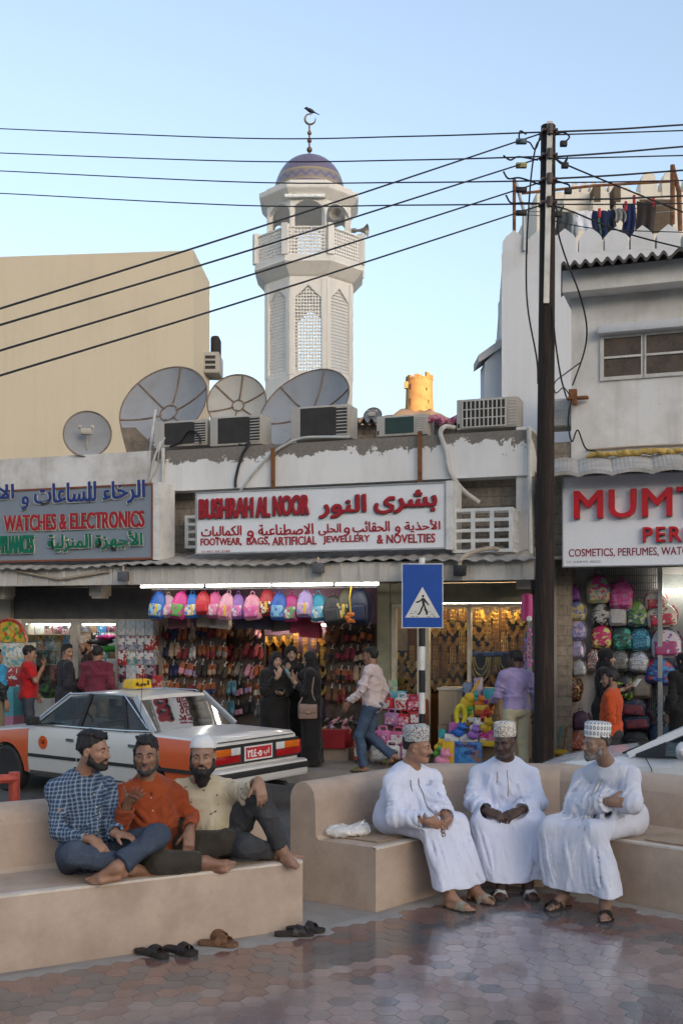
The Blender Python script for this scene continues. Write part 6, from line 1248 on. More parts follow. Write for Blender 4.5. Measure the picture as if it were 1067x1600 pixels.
# ================================================================ CARS  (local frame: x forward from the rear end, y to the car's left, z up)
def paint(name, col, rough=.28, dust=.35):
    if name in _mc: return _mc[name]
    t = NT(name); c = Vector(col); sx = t.n('SeparateXYZ'); t.l(t.co(), sx.inputs[0]); low = t.ramp(t.math('ADD', sx.outputs[2], t.math('MULTIPLY', t.noise(4, 5), .5)), [(.45, dust), (.95, .04)])
    k = t.mix(low, t.mix(t.noise(3, 5), c * .93, c), (.30, .26, .21)); m = t.out(k, t.ramp(t.noise(5, 5), [(.3, rough), (.7, rough + .15)]), 0, .5); t.b.inputs['Coat Weight'].default_value = .5; t.b.inputs['Coat Roughness'].default_value = .12; _mc[name] = m; return m
carw, caro = paint('paint_white', (.62, .62, .60)), paint('paint_orange', (.62, .085, .006), .3, .12)
rub, tyre, chrome = mat('rubber_trim', (.02, .02, .021), .6), mat('tyre_rubber', (.025, .025, .026), .85), mat('chrome', (.55, .56, .58), .2, 1.0, var=.05, bump=0)
cg = glass('car_glass', (.42, .47, .47), .015, .0, .55); inn = mat('car_interior', (.035, .032, .03), .8); seatm = mat('seat_cloth', (.22, .20, .17), .9)
hl = mat('lamp_clear', (.60, .60, .58), .15, bump=0); rl, ol = mat('lamp_red', (.30, .008, .01), .2, bump=0, var=.1), mat('lamp_amber', (.55, .12, .01), .2, bump=0, var=.1)
def car(lab, loc, rot, st, gh, wheels, boxy, colfun, mats, bodyname='body'):
    T = Matrix.Translation(loc) @ Matrix.Rotation(rot, 4, 'Z'); rt = thing('parked_car', lab, 'car', loc, rot)
    bm = bmesh.new(); rings = []
    xs = []
    for (a, b) in zip(st, st[1:]):
        n = max(1, int((b[0] - a[0]) / .12))
        for i in range(n): xs.append([lerp(a[k], b[k], i / n) for k in range(4)])
    xs.append(list(st[-1]))
    for x, zt_, hw, zb_ in xs:
        c = .035 if boxy else .09; half = [(0, zb_), (hw - .12, zb_), (hw - .02, zb_ + .06), (hw - .0, lerp(zb_, zt_, .35)), (hw, lerp(zb_, zt_, .6)), (hw - .012, zt_ - c * 2.2), (hw - .03, zt_ - c), (hw - .03 - c, zt_ - .012), (hw * .55, zt_ + .012), (0, zt_ + .02)]
        ring = [bm.verts.new((x, y, z)) for y, z in half] + [bm.verts.new((x, -y, z)) for y, z in reversed(half[1:-1])]; rings.append(ring)
    n = len(rings[0])
    for a, b in zip(rings, rings[1:]):
        for j in range(n): bm.faces.new((a[j], a[(j + 1) % n], b[(j + 1) % n], b[j]))
    bm.faces.new(rings[0][::-1]); bm.faces.new(rings[-1]); bmesh.ops.recalc_face_normals(bm, faces=bm.faces[:])
    me = bpy.data.meshes.new('tmp'); bm.to_mesh(me); bm.free(); o = bpy.data.objects.new('tmp', me); COL.objects.link(o); cut = []
    for wx, r in wheels:
        mb = MB(); mb.tube([(wx, -1.2, r - .02), (wx, 1.2, r - .02)], r + .07, 28); co_ = obj('cut', mb, inn, None, (0, 0, 0)); md = o.modifiers.new('b', 'BOOLEAN'); md.operation = 'DIFFERENCE'; md.object = co_; md.solver = 'EXACT'; cut.append(co_)
    dg = bpy.context.evaluated_depsgraph_get(); m2 = bpy.data.meshes.new_from_object(o.evaluated_get(dg)); mb = MB(T)
    vs = [v.co.copy() for v in m2.vertices]; mb.add(vs, [list(p.vertices) for p in m2.polygons]); mb.mi = [colfun(p.center, p.normal) for p in m2.polygons]
    for q in cut + [o]: bpy.data.objects.remove(q)
    obj(bodyname, mb, mats, rt, angle=28)
    for wx, r in wheels:
        for sg in (1, -1):
            yo = st[len(st) // 2][2] - .10; mb = MB(T); mb.lathe([(r * .62, -.09), (r * .9, -.10), (r, -.07), (r, .07), (r * .9, .10), (r * .62, .09)], 32, Matrix.Translation((wx, sg * yo, r)) @ Matrix.Rotation(R(90), 4, 'X')); w = obj('wheel', mb, tyre, rt)
            mb = MB(T); mb.lathe([(.02, .085), (r * .2, .09), (r * .24, .06), (r * .52, .05), (r * .6, .085), (r * .64, .08), (r * .64, -.05), (.02, -.05)], 32, Matrix.Translation((wx, sg * yo, r)) @ Matrix.Rotation(R(-90 * sg), 4, 'X')); 
            for k in range(8): a = 2 * PI * k / 8; mb.box((r * .25, -.02, .05), (r * .55, .02, .062), Matrix.Translation((wx, sg * yo, r)) @ Matrix.Rotation(R(-90 * sg), 4, 'X') @ Matrix.Rotation(a, 4, 'Z'))
            obj('rim', mb, mat('wheel_silver', (.35, .35, .35), .4, .6), w)
    # greenhouse: base/roof corner points per side as (x, y, z)
    q = lambda p, sg: V(p[0], p[1] * sg, p[2])
    wf, wr, rf, rr_ = gh['wf'], gh['wr'], gh['rf'], gh['rr']      # windscreen base, rear window base, roof front, roof rear
    mb = MB(T); rows = []
    for i in range(13):
        u = i / 12; x = lerp(rr_[0] - .04, rf[0] + .04, u); z = lerp(rr_[2], rf[2], u) + gh['crown'] * math.sin(PI * u); hw = lerp(rr_[1], rf[1], u) + .015 * math.sin(PI * u) + .012
        rows.append([(x, y * hw, z - .03 * abs(y) ** 3 + dz) for y, dz in [(-1 + 2 * j / 10, .018) for j in range(11)]] + [(x, y * hw, z - .03 * abs(y) ** 3 - .03) for y in [1 - 2 * j / 10 for j in range(11)]])
    mb.loft(rows, True, True); obj('roof', mb, gh['roofm'], rt, angle=40)
    def pillar(a, b, w, m, nm, th=.035):
        for sg in (1, -1):
            A, B = q(a, sg), q(b, sg); d = (B - A).normalized(); x = V(1, 0, 0); wv = (x - d * d.dot(x)).normalized() * w / 2; nv = d.cross(wv).normalized() * th / 2; mb = MB(T); mb.loft([[p + wv + nv, p - wv + nv, p - wv - nv, p + wv - nv] for p in (A, B)]); obj(nm, mb, m, rt, smooth=False)
    pillar(wf, rf, .07, gh['pm'], 'front_pillar'); pillar(gh['bb'], gh['bt'], .06, rub, 'centre_pillar'); pillar(gh['cb'], gh['ct'], .05, rub, 'rear_door_pillar'); pillar(wr, rr_, .075, gh['pm'], 'rear_pillar')
    def pane(nm, pts, m=cg):
        mb = MB(T); mb.add(pts, [tuple(range(len(pts)))]); obj(nm, mb, m, rt, smooth=False)
    pane('windscreen', [q(wf, 1), q(wf, -1), q(rf, -1), q(rf, 1)]); pane('rear_window', [q(wr, -1), q(wr, 1), q(rr_, 1), q(rr_, -1)])
    for sg in (1, -1):
        pane('side_window', [q(wf, sg), q(gh['bb'], sg), q(gh['bt'], sg), q(rf, sg)]); pane('side_window', [q(gh['bb'], sg), q(gh['cb'], sg), q(gh['ct'], sg), q(gh['bt'], sg)]); pane('quarter_window', [q(gh['cb'], sg), q(wr, sg), q(rr_, sg), q(gh['ct'], sg)], gh.get('qm', cg))
    for xs_, w in ((gh['seats'][0], .5), (gh['seats'][1], 1.2)):
        for y in ((-.36, .36) if w < 1 else (0,)):
            mb = MB(T); mb.box((xs_ - .06, y - w / 2, .45), (xs_ + .08, y + w / 2, 1.0), b=.05); mb.box((xs_ + .05, y - w / 2, .35), (xs_ + .5, y + w / 2, .52), b=.05)
            if w < 1: mb.box((xs_ - .06, y - .13, 1.02), (xs_ + .02, y + .13, 1.19), b=.04)
            obj('seat', mb, seatm, rt)
    return rt, T, q
A36 = R(180 - 36); left = V(math.cos(A36 + PI / 2), math.sin(A36 + PI / 2), 0); loc = V(-1.52, 12.5, -.2) - left * .845
st = [(0.0, .84, .78, .44), (.035, .90, .815, .38), (.10, .925, .835, .33), (1.10, .945, .845, .27), (2.2, .93, .85, .24), (3.24, .915, .845, .24), (3.36, .90, .845, .25), (4.35, .80, .82, .30), (4.58, .76, .79, .36), (4.64, .70, .75, .42)]
def tcol(c, n):
    if abs(n.y) > .6 and c.z > .2 and (c.x < 1.12 or c.x > 3.22) and c.x > .09 and c.x < 4.6: return 1
    return 0
gh = dict(wf=(3.28, .735, .915), wr=(1.00, .735, .945), rf=(2.66, .60, 1.335), rr=(1.46, .60, 1.345), crown=.035, bb=(2.30, .785, .925), bt=(2.24, .625, 1.355), cb=(1.42, .785, .935), ct=(1.64, .625, 1.355), roofm=carw, pm=mat('pillar_silver', (.42, .43, .45), .35, .3), qm=mat('quarter_dark', (.05, .05, .055), .2, bump=0), seats=(2.1, 1.2))
rt, T, q = car('orange and white taxi saloon with a yellow roof sign parked behind the seated men', loc, A36, st, gh, ((1.05, .31), (3.72, .31)), True, tcol, [carw, caro])
def side_panel(nm, x0, x1, m, lean=.0, z0=.27, par=None):
    """door skin following the body's side, a few millimetres proud, with a shut line round it"""
    for sg in (1, -1):
        mb = MB(T); rows = []
        for x, dx in ((x0, 0), (x1, 0)):
            zt_, zb_, hw = .93, .25, .849; rows.append([(x + lean * (1 if x == x1 else 1) * k_, sg * (hw + off), z) for z, off, k_ in ((.30, -.012, 0), (.46, .004, 0), (.66, .004, 0), (.84, -.004, 0), (.90, -.024, 0))])
        f = rows[0] + rows[1]; mb.loft([rows[0], rows[1]], False, False); mb.loft([[(x, y - sg * .01, z) for x, y, z in rows[0]], rows[0]], False, False); mb.loft([rows[1], [(x, y - sg * .01, z) for x, y, z in rows[1]]], False, False)
        d = obj(nm, mb, m, rt, angle=50)
        mb = MB(T); mb.box((x0 + .05, sg * (.845), .76), (x0 + .19, sg * (.845 + .022), .795) if sg > 0 else (x0 + .19, -.845, .795)) if sg > 0 else mb.box((x0 + .05, -.867, .76), (x0 + .19, -.845, .795)); obj('handle', mb, chrome, d, smooth=False)
side_panel('door', 1.13, 2.26, carw); side_panel('door', 2.275, 3.235, carw)
for sg in (1, -1):
    y0, y1 = sorted((sg * .85, sg * .868))
    for xa, xb in ((.12, 1.1), (1.14, 2.25), (2.285, 3.22)): mb = MB(T); mb.box((xa, y0, .515), (xb, y1, .555)); obj('side_strip', mb, rub, rt, smooth=False)
    mb = MB(T); mb.tube([q((3.28, .765, .935), sg), q((2.30, .80, .942), sg), q((1.42, .80, .952), sg), q((1.02, .765, .962), sg)], .011, 6); mb.tube([q((3.27, .755, .93), sg), q((2.68, .625, 1.345), sg), q((2.24, .645, 1.372), sg), q((1.62, .642, 1.372), sg), q((1.10, .745, .985), sg)], .010, 6); obj('window_trim', mb, chrome, rt)
    mb = MB(T); mb.box((3.02, sg * .9 - .08, .935), (3.12, sg * .9 + .09, 1.045), b=.02); mb.tube([q((3.08, .78, .95), sg), q((3.07, .86, .97), sg)], .018); obj('mirror', mb, rub, rt)
    mb = MB(T); y0, y1 = sorted((sg * .842, sg * .852)); mb.box((.55, y0, .30), (3.2, y1, .335)); obj('sill_strip', mb, mat('sill_dark', (.06, .055, .05), .7), rt, smooth=False)
# rear end
mb = MB(T); mb.box((-.022, -.79, .60), (.02, .79, .835)); obj('rear_panel', mb, rub, rt, smooth=False)
for sg in (1, -1):
    a = lambda y: sg * y
    for (y0, y1, z0, z1, m, nm) in ((.50, .79, .715, .80, ol, 'indicator'), (.33, .50, .715, .80, hl, 'reversing_light'), (.33, .79, .625, .71, rl, 'tail_light')):
        ya, yb = sorted((a(y0), a(y1))); mb = MB(T); mb.box((-.034, ya + .004, z0), (-.018, yb - .004, z1), b=.004); obj(nm, mb, m, rt)
    ya, yb = sorted((a(.80), a(.842))); mb = MB(T); mb.box((-.02, ya, .63), (.14, yb, .80), b=.01); obj('corner_light', mb, rl, rt)
    mb = MB(T); mb.tube([(-.05, a(.5), .28), (.3, a(.5), .28)], .03) if sg < 0 else mb.box((.1, .3, .22), (.4, .6, .3)); obj('exhaust', mb, mat('exhaust_soot', (.03, .028, .026), .7), rt)
mb = MB(T); mb.box((-.03, -.26, .625), (-.0255, .26, .80)); pl = obj('number_plate', mb, mat('plate_white', (.62, .60, .58), .5), rt, smooth=False)
mb = MB(T); mb.box((-.033, -.235, .645), (-.029, .235, .782)); obj('plate_field', mb, mat('plate_red', (.42, .02, .03), .5), pl, smooth=False)
PT = T @ Matrix.Translation((-.033, .21, .665)) @ Matrix.Rotation(R(-90), 4, 'Z'); obj('plate_digits', text_mb('٢٤٤٠٥', PT, .26, .09, .003, .02), mat('plate_ink', (.70, .68, .66), .5), pl, smooth=False); PT = T @ Matrix.Translation((-.033, -.09, .665)) @ Matrix.Rotation(R(-90), 4, 'Z'); obj('plate_letter', text_mb(arabic('ا ب'), PT, .10, .09, .003, .02), mat('plate_ink', (.7, .68, .66)), pl, smooth=False)
mb = MB(T); mb.box((-.15, -.83, .36), (.12, .83, .57), b=.04); bp = obj('rear_bumper', mb, carw, rt); mb = MB(T); mb.box((-.162, -.835, .46), (.10, .835, .535), b=.012); obj('bumper_strip', mb, rub, bp)
mb = MB(T); mb.box((-.012, -.70, .875), (.0, .70, .885)); obj('boot_seam', mb, rub, rt, smooth=False)
mb = MB(T); mb.box((4.58, -.82, .34), (4.78, .82, .55), b=.04); obj('front_bumper', mb, carw, rt)
mb = MB(T); mb.tube([(2.72 + .17 * 0, .36 + .17 * math.cos(a), .92 + .15 * math.sin(a)) for a in [2 * PI * i / 24 for i in range(25)]], .016, 6, Matrix.Identity(4)); obj('steering_wheel', mb, mat('wheel_cover_red', (.34, .02, .025), .5), rt); mb = MB(T); mb.box((2.85, -.7, .6), (3.25, .7, .93), b=.05); obj('dashboard', mb, inn, rt)
mb = MB(T); mb.box((1.02, -.65, .9), (1.34, .65, .965), b=.02); obj('parcel_shelf', mb, seatm, rt)
mb = MB(T); mb.tube([(1.22, .77, .95), (1.16, .77, 1.62)], .004, 5); obj('aerial', mb, rub, rt)
# roof sign and door badge
tx = mat('sign_yellow', (.62, .40, .02), .4, bump=.02); mb = MB(T); mb.loft([[(x, y * w, z) for x, y in ((1.98, -.17), (2.16, -.17), (2.16, .17), (1.98, .17))] for z, w in ((1.41, 1.0), (1.425, 1.02), (1.50, .92), (1.53, .75))]); rs = obj('roof_sign', mb, tx, rt, smooth=False)
TT = T @ Matrix.Translation((2.16, .10, 1.43)) ; obj('sign_text', text_mb(arabic('أجرة'), T @ Matrix.Translation((1.975, .12, 1.435)) @ Matrix.Rotation(R(-90), 4, 'Z'), .24, .075, .008, .02), rub, rs, smooth=False)
mb = MB(T); mb.lathe([(.001, 0), (.088, 0), (.088, .004), (.001, .004)], 28, Matrix.Translation((2.93, .853, .71)) @ Matrix.Rotation(R(-90), 4, 'X')); bd = obj('door_badge', mb, mat('badge_orange', (.58, .085, .01), .5), rt, smooth=False)
for s_, z, w in ((arabic('اجرة'), .735, .07), ('TAXI', .705, .07), ('1234', .675, .05))[:2]: obj('badge_text', text_mb(s_, T @ Matrix.Translation((2.93 + w / 2, .8572, z - .012)) @ Matrix.Rotation(R(180), 4, 'Z'), w, .024, .002, .02), mat('badge_ink', (.12, .02, .01), .5), bd, smooth=False)

# modern white car on the right, only its front left side shows over the bench
A30 = R(180 - 27); loc2 = V(3.02, 10.62, -.2); l2 = V(math.cos(A30 + PI / 2), math.sin(A30 + PI / 2), 0); f2 = V(math.cos(A30), math.sin(A30), 0); loc2 = loc2 - l2 * .80 - f2 * 3.05
st2 = [(0.0, .90, .68, .5), (.06, 1.0, .76, .4), (.5, 1.06, .86, .30), (1.2, 1.03, .885, .25), (2.2, .99, .89, .22), (3.0, .97, .885, .22), (3.35, .965, .88, .23), (3.9, .88, .86, .25), (4.3, .76, .80, .28), (4.48, .62, .70, .34), (4.53, .52, .6, .38)]
white2 = paint('paint_pearl', (.62, .63, .64), .22, .12)
gh2 = dict(wf=(3.28, .76, .965), wr=(.75, .70, 1.05), rf=(2.35, .58, 1.43), rr=(1.15, .56, 1.43), crown=.05, bb=(2.12, .82, .985), bt=(2.02, .61, 1.46), cb=(1.15, .80, 1.02), ct=(1.3, .60, 1.44), roofm=white2, pm=white2, seats=(1.95, 1.0))
rt, T, q = car('white modern car whose bonnet and mirror show behind the bench at the right edge', loc2, A30, st2, gh2, ((.85, .33), (3.68, .33)), False, lambda c, n: 0, [white2])
for sg in (1, -1):
    mb = MB(T); mb.ball((2.72, sg * .97, 1.07), (.07, .12, .085), 16); mb.tube([(2.78, sg * .84, 1.0), (2.74, sg * .92, 1.03)], .03); obj('mirror', mb, white2, rt)
    mb = MB(T); mb.add([q((3.24, .772, .975), sg), q((2.92, .80, .985), sg), q((2.92, .745, 1.12), sg)], [(0, 1, 2)]); obj('mirror_triangle', mb, rub, rt, smooth=False)
    mb = MB(T); mb.tube([q((3.02, .893, .3), sg), q((3.02, .896, .6), sg), q((3.03, .888, .86), sg), q((3.1, .83, .965), sg)], .005, 5); mb.tube([q((1.98, .896, .3), sg), q((2.02, .896, .6), sg), q((2.04, .88, .95), sg)], .005, 5); obj('door_gap', mb, rub, rt)
    mb = MB(T); mb.tube([q((3.2, .80, .972), sg), q((2.12, .845, .992), sg), q((1.15, .825, 1.027), sg)], .012, 6); obj('window_trim', mb, rub, rt)
    mb = MB(T); mb.ball((4.12, sg * .72, .70), (.22, .09, .07), 14); obj('headlight', mb, hl, rt)
    mb = MB(T); mb.box((1.75, min(sg * .885, sg * .91), .83), (1.93, max(sg * .885, sg * .91), .86), b=.008); obj('handle', mb, white2, rt)
mb = MB(T); mb.tube([(3.36, .62, .975), (3.22, .1, 1.03)], .012, 6); mb.tube([(3.36, -.1, .99), (3.22, -.6, 1.01)], .012, 6); obj('wiper', mb, rub, rt)
# ================================================================ PEOPLE ON THE PAVEMENT
def stand(loc, fwd, sc=1.0, **ov):
    """joints of an upright figure 1.72 m tall; keyword pairs override a joint in the figure's own frame (x right, y ahead, z up)"""
    J = dict(P=(0, 0, .93), N=(0, .0, 1.455), S=[(.185, 0, 1.40), (-.185, 0, 1.40)], E=[(.235, -.03, 1.12), (-.235, -.03, 1.12)], W=[(.235, .06, .885), (-.235, .06, .885)], H=[(.09, 0, .92), (-.09, 0, .92)], K=[(.10, .03, .50), (-.10, .03, .50)], A=[(.10, 0, .085), (-.10, 0, .085)])
    J.update(ov); f = nrm(V(fwd[0], fwd[1], 0)); r = f.cross(V(0, 0, 1)); T = lambda p: V(loc) + (r * p[0] + f * p[1] + V(0, 0, p[2])) * sc
    return {k: (T(v) if not isinstance(v, list) else [T(q_) for q_ in v]) for k, v in J.items()}, T, (lambda d: r * d[0] + f * d[1] + V(0, 0, d[2]))
def hijab(s, m):
    b = s.hsdf(.3, .010); b.ell(s.q(0, -.012, .03), s.e(.092, .118, .105), s.M, k=0).cap(s.q(0, -.015, -.05), s.N - V(0, 0, .0), .088, .10, .04).cap(s.N, s.N - V(0, 0, .08) + s.f * .03, .11, .15, .05); b.warp(wrinkle(6, .01, 30)); b.ell(s.q(0, .095, -.014), s.e(.049, .07, .074), s.M, k=.012, op='s'); finish(b, 'headscarf', m, s.root); return s
def ped(label, px, Y, z, fwd, sc, hfwd, skin, group=None, hands=None, feet=True, **ov):
    J, T, D = stand(V((px - CX) / F * Y, Y, z), fwd, sc, **ov); hc = T(ov.pop('HC', (0, .03, 1.605)) if 'HC' in ov else (0, .03, 1.605)); J.pop('HC', None)
    hd = hands or [((0, .15, -1), (-1, 0, 0), .5), ((0, .15, -1), (1, 0, 0), .5)]; hd = [(D(a), D(b), *c) for a, b, *c in hd]
    ft = [(D((.12, 1, 0)), (0, 0, 1)), (D((-.12, 1, 0)), (0, 0, 1))] if feet is True else [(D(a), D(b)) for a, b in feet]
    return Hum(label, J, (hc, hfwd), skin, .0095, sc, hd, ft, group=group, loc=V((px - CX) / F * Y, Y, z)), T, D
blackc = cloth('abaya_black', (.010, .010, .011), (.016, .015, .016), .8, .5); skf = skinmat('skin_fair', (.33, .21, .155))
jean = denim('denim_street', (.025, .06, .125), (.07, .15, .26)); shoe = mat('shoe_dark', (.02, .018, .017), .6)
g = 'women in black in front of the slipper shop'
m, T, D = ped('woman in a black abaya with a hand at her mouth, left of the three women', 430, 15.95, 0, (.5, -.85), .945, (.45, -.88, -.08), skf, g, hands=[((-.25, .2, .95), (-.3, -.9, .2), .6), ((.6, .6, .1), (0, 0, 1), .5)], feet=True, E=[(.22, .06, 1.14), (-.22, .05, 1.12)], W=[(.05, .19, 1.37), (.02, .22, 1.10)])
m.face(); m.robe(blackc, .04, 61, .02, .02, amp=.012, seated=False, fold=.014); hijab(m, blackc)
m, T, D = ped('woman in black standing behind the other two women and facing the camera', 455, 16.45, 0, (.12, -1), 1.0, (.15, -1, -.1), skf, g, hands=[((-.3, .3, .8), (-.2, -.9, .2), .5), ((.6, .6, .1), (0, 0, 1), .5)], E=[(.23, .05, 1.14), (-.22, .05, 1.12)], W=[(.10, .24, 1.33), (.02, .22, 1.10)])
m.face(); m.robe(blackc, .04, 62, .02, .02, amp=.012, seated=False, fold=.014); hijab(m, blackc)
m, T, D = ped('woman in black holding up a phone, with a shoulder bag, right of the three', 487, 15.8, 0, (-.92, .1), .955, (-.95, -.25, -.12), skf, g, hands=[((-.1, .5, .75), (-.3, -.3, .6), .5), ((.1, .6, .75), (.4, -.3, .6), .5)], E=[(.20, .10, 1.13), (-.22, .06, 1.12)], W=[(.06, .25, 1.30), (-.10, .26, 1.27)])
m.face(); m.robe(blackc, .03, 63, .025, .03, amp=.012, seated=False, fold=.014); hijab(m, blackc)
pc = T((-.02, .36, 1.40)); mb = MB(); mb.box((-.038, -.005, -.075), (.038, .005, .075), Matrix.Translation(pc) @ Matrix.Rotation(R(60), 4, 'Z') @ Matrix.Rotation(R(-25), 4, 'X'), b=.004); one('phone', 'phone in a pale blue case held up by the woman with the beige bag', 'phone', mb, mat('phone_teal', (.12, .24, .26), .3))
bgm = mat('handbag_taupe', (.24, .165, .14), .55); bc = T((-.22, .03, .84)); q_ = Matrix.Translation(bc) @ Matrix.Rotation(R(8), 4, 'Z'); rt = thing('handbag', 'taupe leather handbag hanging on a long strap from the shoulder of the woman in black', 'handbag', bc - V(0, 0, .11))
mb = MB(); mb.box((-.14, -.05, -.11), (.14, .05, .11), q_, b=.03); obj('bag_body', mb, bgm, rt); mb = MB(); mb.box((-.13, -.062, -.02), (.13, -.04, .105), q_, b=.012); obj('flap', mb, bgm, rt); mb = MB(); mb.box((-.02, -.07, -.03), (.02, -.06, 0), q_, b=.004); obj('clasp', mb, mat('clasp_brass', (.3, .22, .1), .3, .8), rt)
mb = MB(); mb.tube(curve_pts([q_ @ V(-.13, 0, .1), T((-.21, .07, 1.15)), T((-.20, .04, 1.39)), T((-.16, -.02, 1.475)), T((-.21, -.06, 1.36)), T((-.24, -.04, 1.12)), q_ @ V(.13, 0, .1)], 6), .011, 6); obj('strap', mb, bgm, rt)
# man in a pale shirt, mid stride
m, T, D = ped('man in a pale pink shirt and blue jeans walking left past the slipper shop', 582, 15.15, 0, (-.90, .38), 1.0, (-.92, .28, -.06), sk2, hands=[((0, .3, -1), (-1, 0, 0), .5), ((0, .5, -.9), (1, 0, 0), .4)], feet=[((.1, 1, -.55), (0, .5, 1)), ((-.1, 1, 0), (0, 0, 1))], E=[(.23, -.10, 1.13), (-.26, .06, 1.14)], W=[(.22, -.02, .90), (-.25, .27, .96)], K=[(.10, .10, .50), (-.10, .16, .50)], A=[(.10, -.26, .22), (-.09, .10, .085)])
m.face().hair().shirt(cloth('shirt_pink', (.55, .47, .47), (.48, .40, .405)), 71, .013, .02, -.22, .02, amp=.012).trousers(jean, 72, (.098, .075, .068), .0)
for i in (0, 1): td = nrm(m.feet[i][0]); mb = MB(); sandal_at(m.A[i] + td * .05 - V(0, 0, .08), td, i == 0, mat('shoe_green', (.10, .13, .03), .6), soled, m.root)
# man in a lilac shirt, seen from behind
m, T, D = ped('man in a lilac shirt and beige trousers seen from behind at the toy stall', 806, 14.42, 0, (-.30, .95), .985, (-.75, .62, -.12), sk4, hands=[((0, .1, -1), (-1, 0, 0), .6), ((0, .6, -.6), (1, 0, 0), .4)], E=[(.25, -.05, 1.13), (-.24, .08, 1.14)], W=[(.29, .0, .88), (-.22, .28, 1.02)])
m.face().hair(line=.06).shirt(cloth('shirt_lilac', (.33, .27, .47), (.27, .22, .40)), 73, .014, .02, -.2, .03, amp=.012, sl=(.066, .056, .048)).trousers(cloth('chino_beige', (.46, .42, .29)), 74, (.10, .08, .075), .0)
# right hand side
m, T, D = ped('man in a vermilion shirt walking left in front of the hanging backpacks', 956, 13.5, -.2, (-.88, .35), .98, (-.95, .1, -.04), sk2, E=[(.24, -.02, 1.12), (-.24, -.02, 1.12)])
m.face().hair().beard(full=.98).shirt(cloth('shirt_vermilion', (.50, .075, .018), (.40, .055, .014)), 75, .012, .02, -.3, .02, amp=.010).trousers(mat('trouser_dark', (.03, .03, .035), .9), 76, (.098, .08, .07), .0)
m, T, D = ped('woman in a black abaya holding a white phone in front of the hanging backpacks', 944, 14.75, 0, (.80, -.35), 1.0, (.95, -.22, -.1), skf, hands=[((-.1, .8, .35), (-.2, -.2, .9), .5), ((.1, .8, .35), (.2, -.2, .9), .5)], E=[(.22, .06, 1.12), (-.22, .06, 1.12)], W=[(.10, .28, 1.19), (-.08, .28, 1.19)])
m.face(); m.robe(blackc, .03, 64, .025, .03, amp=.012, seated=False, fold=.014); hijab(m, blackc); pc = T((.0, .42, 1.27)); mb = MB(); mb.box((-.038, -.005, -.075), (.038, .005, .075), Matrix.Translation(pc) @ Matrix.Rotation(R(-60), 4, 'Z') @ Matrix.Rotation(R(-50), 4, 'X'), b=.004); one('phone', 'white phone held by the woman in black beside the hanging backpacks', 'phone', mb, mat('phone_white', (.6, .58, .56), .3))
m, T, D = ped('woman in a black abaya cut off by the right edge of the photo', 1069, 14.5, 0, (-.3, .95), .97, (-.6, .75, -.05), skf); m.robe(blackc, .03, 65, .03, .03, amp=.012, seated=False, fold=.014); hijab(m, blackc)
# left hand side
m, T, D = ped('young man in a red T-shirt and dark jeans with a hand raised to his face', 44, 17.2, 0, (.85, .25), .985, (.93, .2, -.18), sk1, hands=[((-.3, .35, .9), (-.2, -.9, .2), .8), ((0, .3, -1), (1, 0, 0), .4)], E=[(.22, .12, 1.17), (-.24, .0, 1.12)], W=[(.08, .24, 1.40), (-.2, .15, .93)])
m.face().hair().shirt(cloth('tee_red', (.46, .018, .02), (.36, .012, .015)), 77, .022, .02, -.16, amp=.010, short=.72, collar=False, sl=(.075, .06, .05)).trousers(denim('denim_dark', (.018, .032, .055), (.04, .06, .09)), 78, (.098, .08, .07), .0)
m, T, D = ped('man in a long black tunic looking back over his shoulder beside the red shirted man', 103, 17.0, 0, (.75, .45), 1.0, (.80, -.58, -.04), sk1, hands=[((.2, .6, -.6), (-1, 0, 0), .5), ((0, .6, -.6), (1, 0, 0), .4)], W=[(.18, .22, .95), (-.16, .25, .95)])
m.face().hair().moustache(); m.robe(cloth('tunic_black', (.018, .019, .024), (.03, .03, .036)), .28, 66, .015, .02, amp=.01, seated=False, fold=.012).trousers(mat('trouser_dark', (.03, .03, .035), .9), 79, (.09, .075, .07), .0)
m, T, D = ped('man in a maroon shirt seen from behind at the electrical shop', 152, 16.75, 0, (.08, 1), .99, (-.1, 1, -.12), sk2, W=[(.2, .22, .98), (-.2, .22, .98)])
m.hair(top=True).shirt(cloth('shirt_maroon', (.10, .012, .028), (.16, .03, .05)), 80, .02, .03, -.2, .02, amp=.012, sl=(.07, .06, .052)).trousers(cloth('chino_sand', (.36, .27, .18)), 81, (.10, .08, .075), .0)
m, T, D = ped('bearded man in a dark shirt and embroidered cap leaning over inside the electrical shop', 146, 17.9, 0.05, (-.75, -.45), 1.03, (-.85, -.45, -.45), sk1, HC=(0, .14, 1.60), N=(0, .06, 1.45), W=[(.2, .25, 1.0), (-.2, .25, 1.0)])
m.face().hair(line=.02, side=False, top=False).beard(full=1.0).kumma(kummam('kumma_rose', (.20, .10, .07), (.55, .48, .42), 0, .7)).shirt(cloth('shirt_umber', (.032, .020, .016)), 82, .03, .03, -.2, .02, amp=.01).trousers(mat('trouser_dark', (.03, .03, .035), .9), 83, (.10, .08, .07), .0)
m, T, D = ped('person in a black and blue jacket cut off by the left edge of the photo', -8, 16.6, 0, (.6, .75), .97, (.7, .7, 0), sk1)
t = NT('jacket_two_tone'); sx = t.n('SeparateXYZ'); t.l(t.co(), sx.inputs[0]); jk = t.out(t.ramp(sx.outputs[2], [(0, (.015, .016, .018)), (.999, (.015, .016, .018)), (1.0, (.015, .016, .018))], 'CONSTANT'), .8)
k = t.mix(t.math('GREATER_THAN', t.math('ADD', sx.outputs[2], t.math('MULTIPLY', sx.outputs[0], .8)), 1.30), (.015, .016, .018), (.02, .20, .36)); t.out(k, .7)
m.hair().shirt(jk, 84, .03, .03, -.22, amp=.01).trousers(cloth('chino_khaki', (.17, .14, .09)), 85, (.10, .08, .07), .0)
